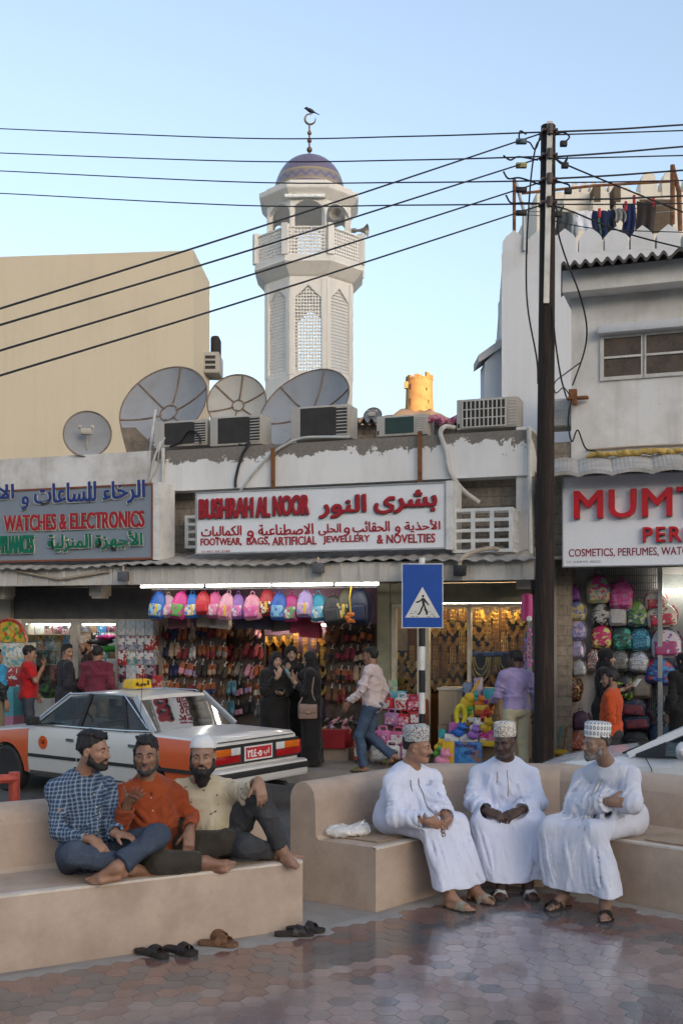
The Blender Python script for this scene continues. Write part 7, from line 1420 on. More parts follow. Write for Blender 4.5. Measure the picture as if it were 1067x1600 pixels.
# ================================================================ GOODS IN AND IN FRONT OF THE SHOPS
def prints(name, cols, scale=14.0, rough=.5, kind=0, bumpy=.2):
    """printed card, plastic or cloth: patches of the item's own colours"""
    if name in _mc: return _mc[name]
    t = NT(name); n = len(cols)
    if kind == 1:   # dots / small motifs on a ground colour
        v = t.n('TexVoronoi'); v.inputs['Scale'].default_value = scale; t.l(t.co(), v.inputs['Vector']); k = t.mix(t.ramp(v.outputs['Distance'], [(.30, 1.0), (.36, 0.0)]), cols[0], t.ramp(t.math('FRACT', t.math('MULTIPLY', v.outputs['Color'], 3.7)), [(i / max(n - 1, 1), c) for i, c in enumerate(cols[1:])] if n > 2 else [(0, cols[1]), (1, cols[1])], 'CONSTANT'))
    elif kind == 2: # glitter / sequins
        v = t.n('TexVoronoi'); v.inputs['Scale'].default_value = scale * 3; t.l(t.co(), v.inputs['Vector']); k = t.ramp(t.math('FRACT', t.math('MULTIPLY', v.outputs['Color'], 2.9)), [(i / n, c) for i, c in enumerate(cols)], 'CONSTANT'); t.bump(v.outputs['Color'], .9, .02)
    else:
        v = t.n('TexVoronoi', distance='CHEBYCHEV'); v.inputs['Scale'].default_value = scale; t.l(t.co(), v.inputs['Vector']); k = t.ramp(t.math('FRACT', t.math('ADD', t.math('MULTIPLY', v.outputs['Color'], 2.3), t.math('MULTIPLY', t.noise(scale * .6, 3), .5))), [(i / n, c) for i, c in enumerate(cols)], 'CONSTANT')
    if kind != 2 and bumpy: t.bump(t.noise(60, 3), bumpy, .004)
    _mc[name] = t.out(k, rough, .35 if kind == 2 else 0, .5); return _mc[name]
def recolour(root, *ms):
    """own materials for a copy that shares its shape"""
    od = ['bag_body', 'shell', 'sole', 'strands', 'pocket', 'window', 'strap', 'display_card', 'hook', 'handle']
    for o, m in zip([root] if root.type == 'MESH' else sorted(root.children, key=lambda c: od.index(c.name.split('.')[0])), ms):
        if m is not None: o.material_slots[0].link = 'OBJECT'; o.material_slots[0].material = m
    return root
BR, BL, PK, MG, PU, YE, GR, WH, BK, OR, TE, NV, SI = (.45, .02, .03), (.02, .11, .45), (.58, .22, .34), (.52, .03, .22), (.25, .12, .42), (.60, .40, .03), (.08, .30, .05), (.60, .60, .58), (.02, .02, .022), (.55, .15, .02), (.03, .30, .33), (.02, .03, .09), (.30, .31, .33)
# ---- a rucksack: body, front pocket, top loop, straps
b = SDF((-.26, -.2, -.26), (.26, .2, .3), .012); b.rbox((0, 0, -.05), (.125, .062, .11), .055, k=0).ell((0, 0, .02), (.118, .064, .145), k=.03); BAGB = b.mb()
b = SDF((-.26, -.25, -.26), (.26, .2, .3), .012); b.rbox((0, -.07, -.06), (.095, .03, .075), .028, k=0); BAGP = b.mb(); lp = MB(); lp.tube([(.03 * math.cos(a), .02, .155 + .05 * math.sin(a)) for a in [PI * i / 8 for i in range(9)]], .007, 6); lp.tube(curve_pts([(.1, .05, .13), (.13, .10, .02), (.1, .05, -.14)], 5), .012, 6); lp.tube(curve_pts([(-.1, .05, .13), (-.13, .10, .02), (-.1, .05, -.14)], 5), .012, 6)
def make_bag(first, lab, px, py, w, h, d, ms, group, rot=0.0):
    c = fat(px, py, d); k = 1 / 1700 * c.y; sx_, sz_ = w * k / .235, h * k / .32
    if first is None:
        rt = thing('rucksack', lab, 'rucksack', (0, 0, 0), 0, group)
        for nm, mb, m in (('bag_body', BAGB, ms[0]), ('pocket', BAGP, ms[1]), ('strap', lp, ms[2])): obj(nm, mb, m, rt, angle=180)
        o = rt
    else: o = dup(first, (0, 0, 0), 0, lab, group); recolour(o, *ms)
    o.location = c; o.rotation_euler = (R(-6), R(rot), FA); o.scale = (sx_, (sx_ + sz_) * .42, sz_); return o
row = [(247, 946, 26, 40, 'blue', BL, (.25, .45, .6), 'rainbow patch'), (264, 947, 23, 38, 'pale pink', (.55, .35, .42), PK, 'pink pocket'), (281, 946, 25, 40, 'magenta', MG, (.10, .35, .08), 'green pocket'), (301, 947, 26, 40, 'bright blue', (.02, .16, .55), WH, 'white pocket'), (318, 944, 24, 38, 'plain red', BR, BR, 'red pocket'), (336, 948, 25, 40, 'hot pink', (.60, .10, .28), PK, 'pink pocket'), (354, 945, 24, 40, 'light pink', (.60, .30, .40), (.60, .12, .28), 'deep pink pocket'), (372, 949, 24, 40, 'violet', PU, (.55, .15, .35), 'pink pocket'), (395, 949, 28, 42, 'pink', (.62, .26, .36), (.55, .10, .3), 'checked edge'), (417, 944, 24, 42, 'red and black', (.40, .02, .03), BK, 'black pocket'), (436, 947, 25, 42, 'cobalt blue', (.02, .10, .42), (.2, .4, .55), 'rainbow patch'), (455, 948, 27, 42, 'raspberry', (.45, .03, .2), (.12, .3, .1), 'green pocket'), (477, 946, 26, 42, 'lilac', (.32, .24, .5), (.5, .35, .55), 'pale pocket'), (498, 947, 26, 44, 'turquoise', (.02, .28, .42), (.2, .4, .5), 'blue pocket'), (521, 951, 32, 50, 'charcoal', (.03, .03, .032), (.04, .04, .042), 'dark pocket'), (538, 945, 26, 50, 'olive', (.09, .085, .05), (.07, .07, .04), 'olive pocket'), (561, 949, 34, 58, 'large navy', (.012, .02, .05), (.015, .022, .06), 'navy pocket')]
BAG0 = None; g = 'kids bags hanging under the canopy'
for i, (px, py, w, h, nm, c1, c2, pt) in enumerate(row):
    m1 = prints('bagc_%s' % nm, [c1, c1, tuple(x * .8 for x in c1), c1], 9, .5); m2 = prints('bagp_%s' % nm, [c2, c1, c2, YE if i % 3 == 0 else c2, WH if i % 2 else c2], 26, .5)
    q_ = make_bag(BAG0, f'{nm} kids rucksack with {pt} hanging under the canopy lights' + ('' if True else ''), px, py + random.Random(i + 9).uniform(-3, 3), w, h * random.Random(i).uniform(.92, 1.1), .72 - .05 * (i % 2), (m1, m2, m1), g, random.Random(i).uniform(-10, 10)); BAG0 = BAG0 or q_
mb = MB(); mb.tube([fat(238, 921, .72), fat(590, 917, .72)], .012); one('hanging_rail', 'metal rail under the canopy carrying the kids bags', 'rail', mb, galv)
# yellow stick toy hanging at the right end of the row
rt = thing('stick_toy', 'yellow toy stick with an orange flower end hanging right of the bags', 'toy', fat(549, 966, .85)); mb = MB(); mb.tube([fat(549, 914, .85), fat(546, 935, .85), fat(548, 958, .85)], .012); obj('stick', mb, mat('toy_yellow', YE, .4), rt); mb = MB()
for k in range(6): a = k * PI / 3; c = fat(549, 965, .85); mb.ball(c + V(.055 * math.cos(a), 0, .05 * math.sin(a)), (.045, .03, .04), 10)
obj('flower', mb, mat('toy_orange', OR, .4), rt)
# right shop: rucksacks on the wall
g = 'rucksacks on the wall of the right hand shop'
wallb = [(884, 927, 23, 24, 'clear iridescent', [(.45, .42, .45), (.5, .35, .42), (.35, .4, .45)], 2), (898, 928, 14, 24, 'small purple', [(.16, .03, .2), (.1, .02, .14)], 0), (876, 953, 24, 30, 'rose with a dark bow', [(.42, .28, .27), (.40, .25, .25), BK], 0), (901, 955, 24, 30, 'gold and blue', [(.42, .34, .08), (.10, .14, .35), (.45, .38, .15)], 0), (880, 984, 24, 32, 'black sequinned', [BK, (.05, .05, .055), (.2, .2, .2), BK], 2), (902, 984, 22, 32, 'blue and lilac', [(.12, .14, .34), (.42, .33, .42), (.2, .2, .4)], 0), (878, 1014, 22, 30, 'pink glitter', [(.42, .20, .33), (.34, .2, .34), (.5, .35, .42)], 2), (900, 1014, 22, 30, 'mauve glitter', [(.28, .28, .42), (.45, .4, .46), (.3, .2, .35)], 2), (881, 1043, 26, 28, 'silver sequinned', [(.5, .5, .5), (.3, .3, .31), (.6, .58, .56), (.2, .1, .09)], 2), (904, 1044, 20, 26, 'dull silver', [(.35, .35, .36), (.28, .28, .29), (.4, .4, .4)], 2),
 (934, 921, 34, 44, 'pink edged floral', [(.42, .42, .36), (.50, .06, .22), (.2, .36, .3), (.55, .5, .2)], 0), (970, 930, 34, 44, 'magenta', [MG, (.55, .10, .3), (.5, .04, .22), (.4, .2, .3)], 0), (938, 960, 25, 34, 'silver with a black bow', [(.40, .39, .38), (.32, .31, .3), BK], 0), (965, 962, 27, 32, 'pale grey printed', [(.48, .46, .46), (.44, .42, .43), (.3, .36, .33)], 1), (994, 960, 30, 40, 'jungle green', [(.05, .14, .04), (.12, .25, .05), (.4, .38, .3), (.03, .06, .12)], 0), (939, 995, 29, 36, 'crimson and lime', [(.46, .03, .12), (.42, .02, .1), (.45, .5, .15)], 0), (972, 997, 29, 36, 'dark green', [(.03, .10, .05), (.02, .05, .05), (.04, .3, .24)], 0), (1000, 999, 30, 36, 'teal scaled', [(.03, .20, .26), (.15, .35, .42), (.03, .12, .25)], 2), (926, 1031, 20, 36, 'checked multicolour', [(.03, .12, .08), (.45, .45, .42), (.4, .03, .06)], 2), (967, 1032, 28, 34, 'wrinkled dark silver', [(.14, .13, .12), (.10, .10, .09), (.22, .21, .2)], 2), (998, 1034, 29, 34, 'bright silver', [(.42, .42, .44), (.22, .22, .24), (.55, .55, .56)], 2), (1024, 938, 30, 30, 'small cream floral', [(.56, .51, .45), (.45, .03, .06), (.1, .2, .1)], 1), (1033, 962, 42, 38, 'large cream floral', [(.56, .51, .45), (.45, .03, .06), (.1, .2, .1)], 1), (1040, 1005, 42, 48, 'white and red floral', [(.5, .45, .5), (.36, .05, .14), (.12, .1, .3)], 1), (1031, 1049, 42, 44, 'blue camouflage', [(.02, .05, .25), (.03, .18, .42), (.35, .03, .05), (.02, .03, .1)], 0),
 (887, 1076, 38, 42, 'black and gold sequinned', [BK, (.3, .22, .04), BK, (.25, .03, .03)], 2), (1002, 1073, 29, 38, 'taupe', [(.21, .17, .13), (.19, .155, .12), (.2, .16, .125)], 0), (975, 1074, 28, 40, 'black with neon strips', [BK, BK, (.03, .03, .03), (.3, .55, .02)], 0), (990, 1103, 36, 34, 'navy flowered', [(.02, .025, .05), (.25, .04, .05), (.05, .07, .12)], 1), (994, 1126, 40, 30, 'second navy flowered', [(.02, .025, .05), (.25, .04, .05), (.05, .07, .12)], 1), (907, 1126, 26, 30, 'dark plum', [(.06, .02, .05), (.05, .02, .04), (.07, .025, .06)], 0), (1034, 1112, 20, 46, 'navy wheeled', [(.02, .03, .07), (.02, .03, .06), (.3, .3, .32)], 0), (1034, 1145, 36, 34, 'blue grey', [(.02, .05, .10), (.03, .07, .13), (.02, .04, .08)], 0), (993, 1155, 38, 30, 'black square', [(.02, .018, .018), (.022, .02, .02), BK], 0), (899, 1158, 26, 30, 'rust floral', [(.25, .06, .02), (.28, .07, .03), (.5, .3, .35)], 1)]
for i, (px, py, w, h, nm, cols, kd_) in enumerate(wallb):
    m1 = prints('wall_' + nm, cols, 24 if kd_ else 19, .25 if kd_ == 2 else .42, kd_); m2 = prints('wallp_' + nm, cols[1:] + cols[:1], 30, .4, kd_)
    make_bag(BAG0, f'{nm} rucksack on the wall of the right hand shop', px, py, w, h, -.28 if px > 915 else -.16, (m1, m2, m2), g, random.Random(i + 50).uniform(-7, 7))
mb = MB(); mb.tube([fat(873, 1160, .05), fat(879, 1090, -.2)], .012); one('broom', 'teal broom stick leaning beside the wooden pole', 'broom', mb, mat('stick_teal', (.03, .18, .2), .5))
rt = thing('broom', 'wooden handled broom with a yellow brush behind the wooden pole', 'broom', fat(880, 1180, .1)); mb = MB(); mb.tube([fat(879, 1172, .1), fat(890, 1095, -.2)], .012); obj('handle', mb, mat('stick_wood', (.16, .09, .05), .7), rt); mb = MB(); c = fat(876, 1176, .1); mb.ball(c, (.12, .06, .05), 12); obj('brush', mb, mat('brush_yellow', (.5, .33, .02), .8), rt)
mb = MB(FM); a = FM.inverted() @ fat(905, 1183, .3); mb.box((a.x - .22, a.y - .2, 0), (a.x + .14, a.y + .15, .24), b=.01); one('carton', 'pale carton on the pavement below the rust floral bag', 'carton', mb, mat('carton_white', (.45, .43, .40), .8))
# lit ceiling fitting inside the right shop and yellow goods in its window
mb = MB(FM); a = FM.inverted() @ fat(1055, 924, -.35); mb.box((a.x - .22, a.y - .1, a.z - .02), (a.x + .5, a.y + .05, a.z + .03), b=.01); one('ceiling_light', 'lit white fitting inside the window of the right hand shop', 'ceiling light', mb, emit('fitting_glow', (1, .97, .88), 3.0))
# ---- slippers: two soles with a strap each, hung as a pair on a small hook
sl_, ss = MB(), MB()
for sg in (-1, 1):
    ring = [(sg * .052 + .042 * math.cos(a) * (1 - .18 * (math.sin(a) < 0)), .12 * math.sin(a)) for a in [2 * PI * i / 18 for i in range(18)]]; sl_.prism([(x, -.012, z) for x, z in ring], (0, .024, 0))
    rows = [[(sg * .052 + .046 * math.cos(a), -.012 - .034 * math.sin(a), z) for a in [PI * j / 8 for j in range(9)]] for z in (-.085, -.055, -.02, .005)]; ss.loft(rows, False, False)
hk = MB(); hk.tube([(0, 0, .09), (0, -.01, .14), (.02, -.01, .16), (0, -.01, .175)], .008, 5); hk.tube([(-.05, 0, .085), (0, 0, .10), (.05, 0, .085)], .006, 5)
SL0 = None
def slippers(lab, px, py, d, ms, grp, rot=0, k=1.0):
    global SL0
    if SL0 is None:
        o = thing('slippers', lab, 'slippers', (0, 0, 0), 0, grp); obj('sole', sl_, ms[0], o); obj('strap', ss, ms[1], o); obj('hook', hk, ms[2], o, smooth=False); SL0 = o
    else: o = dup(SL0, (0, 0, 0), 0, lab, grp); recolour(o, *ms)
    o.location = fat(px, py, d); o.rotation_euler = (R(-8), R(rot), FA + R(rot * 2)); k *= rg.uniform(.85, 1.15); o.scale = (k, k, k); return o
pal = {'tan': (.30, .17, .09), 'beige': (.40, .29, .19), 'black': (.025, .022, .02), 'burgundy': (.19, .02, .035), 'navy': (.02, .03, .08), 'cream': (.50, .43, .34), 'pink': (.52, .24, .32), 'brown': (.13, .065, .035), 'rust': (.30, .09, .035), 'lilac': (.34, .26, .42), 'grey': (.17, .16, .155), 'white furred': (.60, .55, .52), 'sky blue': (.14, .34, .46)}
rg = random.Random(11); ordn = ['first', 'second', 'third', 'fourth', 'fifth', 'sixth', 'seventh', 'eighth', 'ninth', 'tenth', 'eleventh', 'twelfth']
hookm = mat('hook_white', (.55, .55, .53), .5); fixed = {(0, 0): 'burgundy', (0, 1): 'navy', (0, 2): 'rust', (0, 3): 'beige', (0, 4): 'navy', (1, 0): 'navy', (1, 1): 'beige', (1, 2): 'burgundy', (1, 3): 'white furred', (1, 4): 'rust', (2, 0): 'beige', (2, 1): 'navy', (2, 2): 'pink', (2, 3): 'lilac', (2, 4): 'black', (3, 7): 'sky blue', (3, 8): 'pink', (3, 9): 'lilac', (4, 7): 'sky blue', (4, 8): 'pink'}
def slip(side, r, c, px, py, d, grp):
    nm = fixed.get((r, c)) if side == 'left' else None; nm = nm or rg.choice(list(pal)[:9] + ['grey', 'tan', 'burgundy', 'beige', 'brown']); cc = pal[nm]; so_ = pal[rg.choice(['tan', 'rust', 'brown', 'black', nm, nm])]
    slippers(f'{nm} slippers, {ordn[c]} from left in {ordn[r]} row of the {side} slipper rack', px, py, d, (mat('slip_' + nm, cc, .65) if rg.random() < .4 else mat('slipsole_%d' % int(so_[0] * 1000), so_, .7), mat('slip_' + nm, cc, .65), hookm), grp, rg.uniform(-17, 17) + (24 if c > 5 and side == 'left' and r < 3 else 0))
for r in range(5):
    for c in range(11): slip('left', r, c, 258 + c * 14.6 + rg.uniform(-2, 2), 989 + r * 29.5 + rg.uniform(-3, 3), -.25 - (.35 if c > 6 else 0), 'slippers on the left rack of the slipper shop')
for r in range(4):
    for c in range(5): slip('right', r, c, 518 + c * 14.2 + rg.uniform(-2, 2), 993 + r * 31 + rg.uniform(-3, 3), -.2, 'slippers on the right rack of the slipper shop')
for i in range(9):  # sandals laid out on the red counter and the plinth
    px, py = 512 + (i % 5) * 9.5, 1128 + (i // 5) * 11; nm = ['burgundy', 'pink', 'black', 'cream', 'lilac'][rg.randrange(5)]
    o = slippers(f'{nm} dotted slippers, {ordn[i]} of those laid out on the red counter', px, py, .12 + .05 * (i // 5), (mat('slip_' + nm, pal[nm], .65), prints('dots_' + nm, [pal[nm], WH], 60, .6, 1), mat('slip_' + nm, pal[nm], .65)), 'dotted slippers on the red counter', rg.uniform(-30, 30), .85); o.rotation_euler[0] = R(-58)
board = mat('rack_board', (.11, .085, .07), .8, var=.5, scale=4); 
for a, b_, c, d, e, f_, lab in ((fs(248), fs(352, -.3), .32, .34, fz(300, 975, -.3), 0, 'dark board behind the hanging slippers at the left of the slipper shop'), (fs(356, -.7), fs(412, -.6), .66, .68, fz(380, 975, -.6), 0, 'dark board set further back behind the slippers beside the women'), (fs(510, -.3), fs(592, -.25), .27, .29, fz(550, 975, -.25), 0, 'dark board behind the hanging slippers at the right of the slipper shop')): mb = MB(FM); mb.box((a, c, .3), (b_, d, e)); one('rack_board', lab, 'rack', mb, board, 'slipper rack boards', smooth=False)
# handbags and stock hung under the row of rucksacks
hb = [(280, 968, (.14, .04, .05), 'wine red'), (325, 966, (.33, .27, .22), 'fawn'), (345, 968, (.42, .38, .33), 'cream'), (385, 968, (.04, .04, .06), 'black spotted'), (470, 975, (.28, .03, .06), 'crimson'), (486, 982, (.24, .015, .03), 'dark red'), (440, 972, (.06, .045, .04), 'dark brown'), (415, 970, (.035, .035, .06), 'midnight blue')]
HB = None
for i, (px, py, c, nm) in enumerate(hb):
    lab = f'{nm} handbag hanging below the kids bags in the slipper shop'
    if HB is None:
        HB = thing('handbag', lab, 'handbag', (0, 0, 0), 0, 'handbags hanging below the kids bags'); mb = MB(); mb.loft([[(x * w, y * .05, z) for x, y in ((-1, -1), (1, -1), (1, 1), (-1, 1))] for z, w in ((-.12, .14), (-.06, .15), (.06, .13), (.09, .115))]); obj('bag_body', mb, mat('hb_0', c, .5), HB, smooth=False); mb = MB(); mb.tube([(.08 * math.cos(a), 0, .09 + .14 * math.sin(a)) for a in [PI * k / 10 for k in range(11)]], .009, 6); obj('handle', mb, mat('hb_0', c, .5), HB); o = HB
    else: o = dup(HB, (0, 0, 0), 0, lab); recolour(o, mat('hb_%d' % i, c, .5), mat('hb_%d' % i, c, .5))
    o.location = fat(px, py, .35); o.rotation_euler = (0, R((i % 3 - 1) * 5), FA); o.scale = (1.15,) * 3
# ---- gold: necklaces of several strands on dark cards
gold = mat('gold', (.80, .54, .16), .28, 1.0, var=.35, scale=30, bump=.5, bscale=220); golda = mat('gold_antique', (.52, .29, .07), .35, .9, var=.4, scale=30, bump=.5, bscale=200)
nk = MB()
for k in range(4): nk.tube([((.055 + .012 * k) * math.cos(a), -.008 * k, (.10 + .022 * k) * math.sin(a) * (1.0 if k else 1) + .06) for a in [PI + PI * i / 14 for i in range(15)]], .0085, 5)
for i in range(7): a = PI + PI * (i + .5) / 7; nk.ball((.095 * math.cos(a), -.03, .06 + .17 * math.sin(a)), (.016, .01, .022), 6)
nk.ball((0, -.035, -.125), (.03, .012, .035), 8); card_ = MB(); card_.box((-.115, .012, -.19), (.115, .02, .09)); NK = None
chain = MB()
for k in range(5): chain.tube([(.02 * k - .04, -.01 * (k % 2), .16), (.02 * k - .045 + .01 * math.sin(k * 2), -.012, .0), (.02 * k - .04, -.01, -.16 - .01 * k)], .0075, 5); [chain.ball((.02 * k - .04, -.015, z), .011, 6) for z in (-.1, -.04, .03, .09)]
CHN = None; ngl = 'gold jewellery in the window'
def jewel(px, py, d, kind, lab, k=1.0, m=None):
    global NK, CHN
    first = NK if kind == 0 else CHN
    if first is None:
        o = thing('necklace' if kind == 0 else 'gold_chain', lab, 'necklace' if kind == 0 else 'gold chains', (0, 0, 0), 0, ngl)
        if kind == 0: obj('strands', nk, gold, o); obj('display_card', card_, mat('card_dark', (.035, .018, .01), .9), o, smooth=False); NK = o
        else: obj('strands', chain, gold, o); CHN = o
    else: o = dup(first, (0, 0, 0), 0, lab); recolour(o, m) if m else None
    o.location = fat(px, py, d); o.rotation_euler = (0, 0, FA); o.scale = (k, 1, k); return o
def jset(name, x0, x1, nx, y0, y1, ny, d, seed, k=1.0, kinds=(0, 1)):
    rg = random.Random(seed)
    for r in range(ny):
        for c in range(nx):
            kd_ = kinds[rg.randrange(len(kinds))]; jewel(lerp(x0, x1, (c + .5) / nx) + rg.uniform(-1, 1), lerp(y0, y1, (r + .5) / ny) + rg.uniform(-2, 2), d, kd_, ('gold necklace' if kd_ == 0 else 'bunch of gold chains') + f', {ordn[c]} from left in {ordn[r]} row of {name}', k * rg.uniform(.85, 1.1), gold if rg.random() < .55 else golda)
jset('narrow left jewellery window', 620, 652, 2, 1015, 1080, 4, -.3, 1, .95); jset('tall jewellery window', 674, 728, 4, 945, 1078, 6, -.35, 2, .92, (0, 1, 1)); jset('wide jewellery window', 741, 822, 6, 950, 1018, 3, -.4, 3, .95, (1, 1, 0)); jset('slipper shop gold panel', 415, 512, 7, 985, 1090, 4, -.85, 4, .85, (0, 1, 1)); jset('lower wide jewellery window', 741, 822, 6, 1024, 1072, 2, -.5, 6, .9, (0, 1))
for px, lab in ((752, 'black display bust with a long gold necklace, left of two in the jewellery window'), (791, 'black display bust with a long gold necklace, right of two in the jewellery window')):
    c = fat(px, 1040, -.12); rt = thing('display_bust', lab, 'display bust', c - V(0, 0, .28), FA, 'black busts in the jewellery window'); mb = MB(FM); l = FM.inverted() @ c; mb.loft([[(l.x + x * w, l.y + y * .05, l.z + z) for x, y in ((-1, -.6), (0, -1), (1, -.6), (.8, .6), (-.8, .6))] for z, w in ((-.27, .05), (-.2, .11), (0, .16), (.14, .18), (.18, .15))]); obj('bust', mb, mat('velvet_black', (.014, .013, .014), .95), rt, smooth=False)
    mb = MB(FM)
    for k in range(3): mb.tube([(l.x + (.15 - .03 * k) * math.cos(a), l.y - .06, l.z + .13 + (.36 - .09 * k) * math.sin(a)) for a in [PI + PI * i / 16 for i in range(17)]], .013, 6)
    mb.ball((l.x, l.y - .06, l.z - .2), (.04, .02, .05), 8); obj('necklace', mb, mat('gold_pale', (.72, .56, .16), .3, .9, bump=.5, bscale=200), rt); mb = MB(FM); mb.box((l.x - .18, l.y - .045, l.z + .15), (l.x + .18, l.y + .03, l.z + .2)); obj('band', mb, mat('band_blue', (.03, .08, .25), .5), rt, smooth=False)
tubes = MB(FM); tubes.box((fs(676, -.3), .3, fz(700, 944, -.3) - .01), (fs(822, -.3), .34, fz(700, 944, -.3) + .015)); one('tube_light', 'warm strip added out of sight to light the jewellery window from above', 'tube light', tubes, emit('warm_strip', (1.0, .82, .55), 22.0))  # added light source, no fitting seen; brightens the gold
tubes = MB(FM); tubes.box((fs(418, -.7), .7, fz(460, 980, -.7) + .02), (fs(510, -.7), .74, fz(460, 980, -.7) + .05)); one('tube_light', 'warm lit strip above the gold panel deep in the slipper shop', 'tube light', tubes, emit('warm_strip', (1.0, .82, .55), 22.0))
fringe = MB(FM); rg2 = random.Random(9)
for i in range(34): s = lerp(fs(690, -.1), fs(822, -.1), i / 33); z = fz(750, 944, -.1); fringe.box((s, .1, z - rg2.uniform(.07, .13)), (s + .03, .104, z))
one('price_fringe', 'row of pale hanging cards along the top of the jewellery window', 'cards', fringe, prints('fringe', [(.5, .4, .28), (.55, .5, .42), (.4, .28, .16)], 20, .7), smooth=False)
# ---- toys
def crate(nm, lab, px0, py0, px1, py1, d, dep, m, cat='toy box', grp=None, rot=0.0, bev=.008, yaw=0.0):
    a = FM.inverted() @ fat(px0, py1, d); b_ = FM.inverted() @ fat(px1, py0, d); cx, w, h = (a.x + b_.x) / 2, abs(b_.x - a.x), b_.z - a.z
    M = FM @ Matrix.Translation((cx, a.y + dep / 2, a.z)) @ Matrix.Rotation(R(yaw), 4, 'Z') @ Matrix.Rotation(R(rot), 4, 'Y'); mb = MB(M); mb.box((-w / 2, -dep / 2, 0), (w / 2, dep / 2, h), b=bev); return one(nm, lab, cat, mb, m, grp), M, w, h
g = 'boxed toys piled on the pavement'
pr = lambda n, *c: prints('box_' + n, list(c), 16, .4)
o, M_, w_, h_ = crate('toy_box', 'blue and yellow toy bowling box at the front of the toy pile', 691, 1160, 752, 1197, 1.05, .14, pr('bowling', (.03, .16, .42), (.05, .22, .5), (.03, .14, .38), (.30, .13, .05)), grp=g)
yb = MB(M_); yb.box((-w_ / 2, -.0745, 0), (-w_ / 2 + w_ * .3, -.0702, h_)); obj('yellow_panel', yb, mat('toy_yellow', YE, .4), o, smooth=False); obj('title', text_mb('Bowling', M_ @ Matrix.Translation((-w_ * .16, -.071, h_ * .72)), w_ * .55, h_ * .24, .003, .01), mat('print_navy', (.02, .025, .16), .5), o, smooth=False); obj('subtitle', text_mb('Alley', M_ @ Matrix.Translation((w_ * .05, -.071, h_ * .46)), w_ * .3, h_ * .2, .003, .01), mat('print_navy', (.02, .025, .16), .5), o, smooth=False)
tl = [('white toy carton on top of the bowling box, left one', 693, 1148, 716, 1160, 1.0, pr('w1', WH, WH, (.4, .4, .42))), ('white toy carton on top of the bowling box, right one', 717, 1148, 745, 1160, 1.0, pr('w1', WH, WH, (.4, .4, .42))), ('teal toy box at the left edge of the toy pile', 684, 1140, 694, 1180, .95, pr('teal', TE, (.02, .2, .25), TE)), ('dark blue toy box standing behind the yellow toys', 722, 1067, 738, 1090, .35, pr('navy', (.05, .09, .2), (.2, .25, .35), NV)), ('lilac toy box leaning at the back of the toy pile', 740, 1060, 752, 1092, .4, pr('lil', (.36, .3, .5), (.5, .45, .5), PU)), ('purple and teal toy box beside the lilac shirt', 755, 1076, 772, 1100, .45, pr('pt', PU, TE, (.15, .08, .3))), ('yellow boxed toy in the middle of the toy pile', 716, 1110, 738, 1122, .8, pr('yy', YE, (.5, .3, .02), WH)), ('orange boxed toy above the purple toys', 741, 1102, 768, 1116, .75, pr('oo', OR, YE, (.5, .1, .02))), ('pink boxed toy at the right of the toy pile', 748, 1142, 772, 1160, .98, pr('pk', PK, MG, WH)), ('yellow tray below the pink boxed toy', 748, 1158, 772, 1166, 1.02, mat('toy_yellow', YE, .4)), ('brown backed toy box in the middle of the toy pile', 724, 1122, 750, 1134, .85, pr('bb', (.12, .06, .03), WH, (.3, .2, .1))), ('violet toy box low in the toy pile', 700, 1130, 724, 1148, .95, pr('vv', PU, (.4, .1, .3), BL)), ('pale blue toy box behind the walking man', 606, 1080, 632, 1098, .3, pr('pb', (.05, .25, .4), (.1, .4, .5), WH)), ('magenta toy box left of the striped post', 632, 1086, 652, 1104, .32, pr('mg', MG, PK, (.3, .1, .3))), ('orange printed toy box by the feet of the walking man', 551, 1151, 565, 1188, .55, pr('op', (.5, .08, .02), WH, (.35, .1, .05), (.5, .1, .03))), ('white printed toy box behind the legs of the walking man', 580, 1166, 602, 1190, .6, pr('wp', WH, (.5, .3, .3), WH, (.2, .2, .2))), ('small framed price card leaning on the blue toy box', 607, 1063, 621, 1083, .3, pr('pc', (.5, .48, .4), (.2, .4, .2), (.5, .45, .4)))]
for lab, a, b_, c, d_, dd, m in tl: crate('toy_box' if 'card' not in lab else 'price_card', lab, a, b_, c, d_, dd, .14 if 'card' not in lab else .02, m, grp=g, rot=rg.uniform(-3, 3), yaw=rg.uniform(-8, 8))
# stands carrying the piles, so that nothing floats
stand_m = mat('stand_wood', (.20, .14, .09), .8); mb = MB(FM)
for x0, x1, d0, d1, py in ((684, 775, .55, .88, 1136), (704, 775, .25, .55, 1118), (720, 775, .1, .33, 1094)): mb.box((fs(x0, d1), -d1, 0), (fs(x1, d1), -d0, fz(730, py, d1)))
one('display_step', 'stepped wooden stand under the toy pile', 'stand', mb, stand_m, smooth=False)
mb = MB(FM)
for x0, x1, d1, py in ((604, 656, .28, 1100), (606, 660, .45, 1126), (585, 656, .6, 1152)): mb.box((fs(x0, d1), -d1, 0), (fs(x1, d1), -d1 + .2, fz(630, py, d1) - .003))
one('display_step', 'stepped stand under the pink toy cases', 'stand', mb, stand_m, smooth=False)
tm_ = {'red': mat('toy_red', BR, .35), 'yellow': mat('toy_yellow', YE, .4), 'orange': mat('toy_orange', OR, .4), 'blue': mat('toy_blue', BL, .35), 'purple': mat('toy_purple', PU, .35), 'pink': mat('toy_pink', PK, .35), 'white': mat('toy_white', WH, .35), 'green': mat('toy_green', GR, .35), 'teal': mat('toy_teal', TE, .35)}
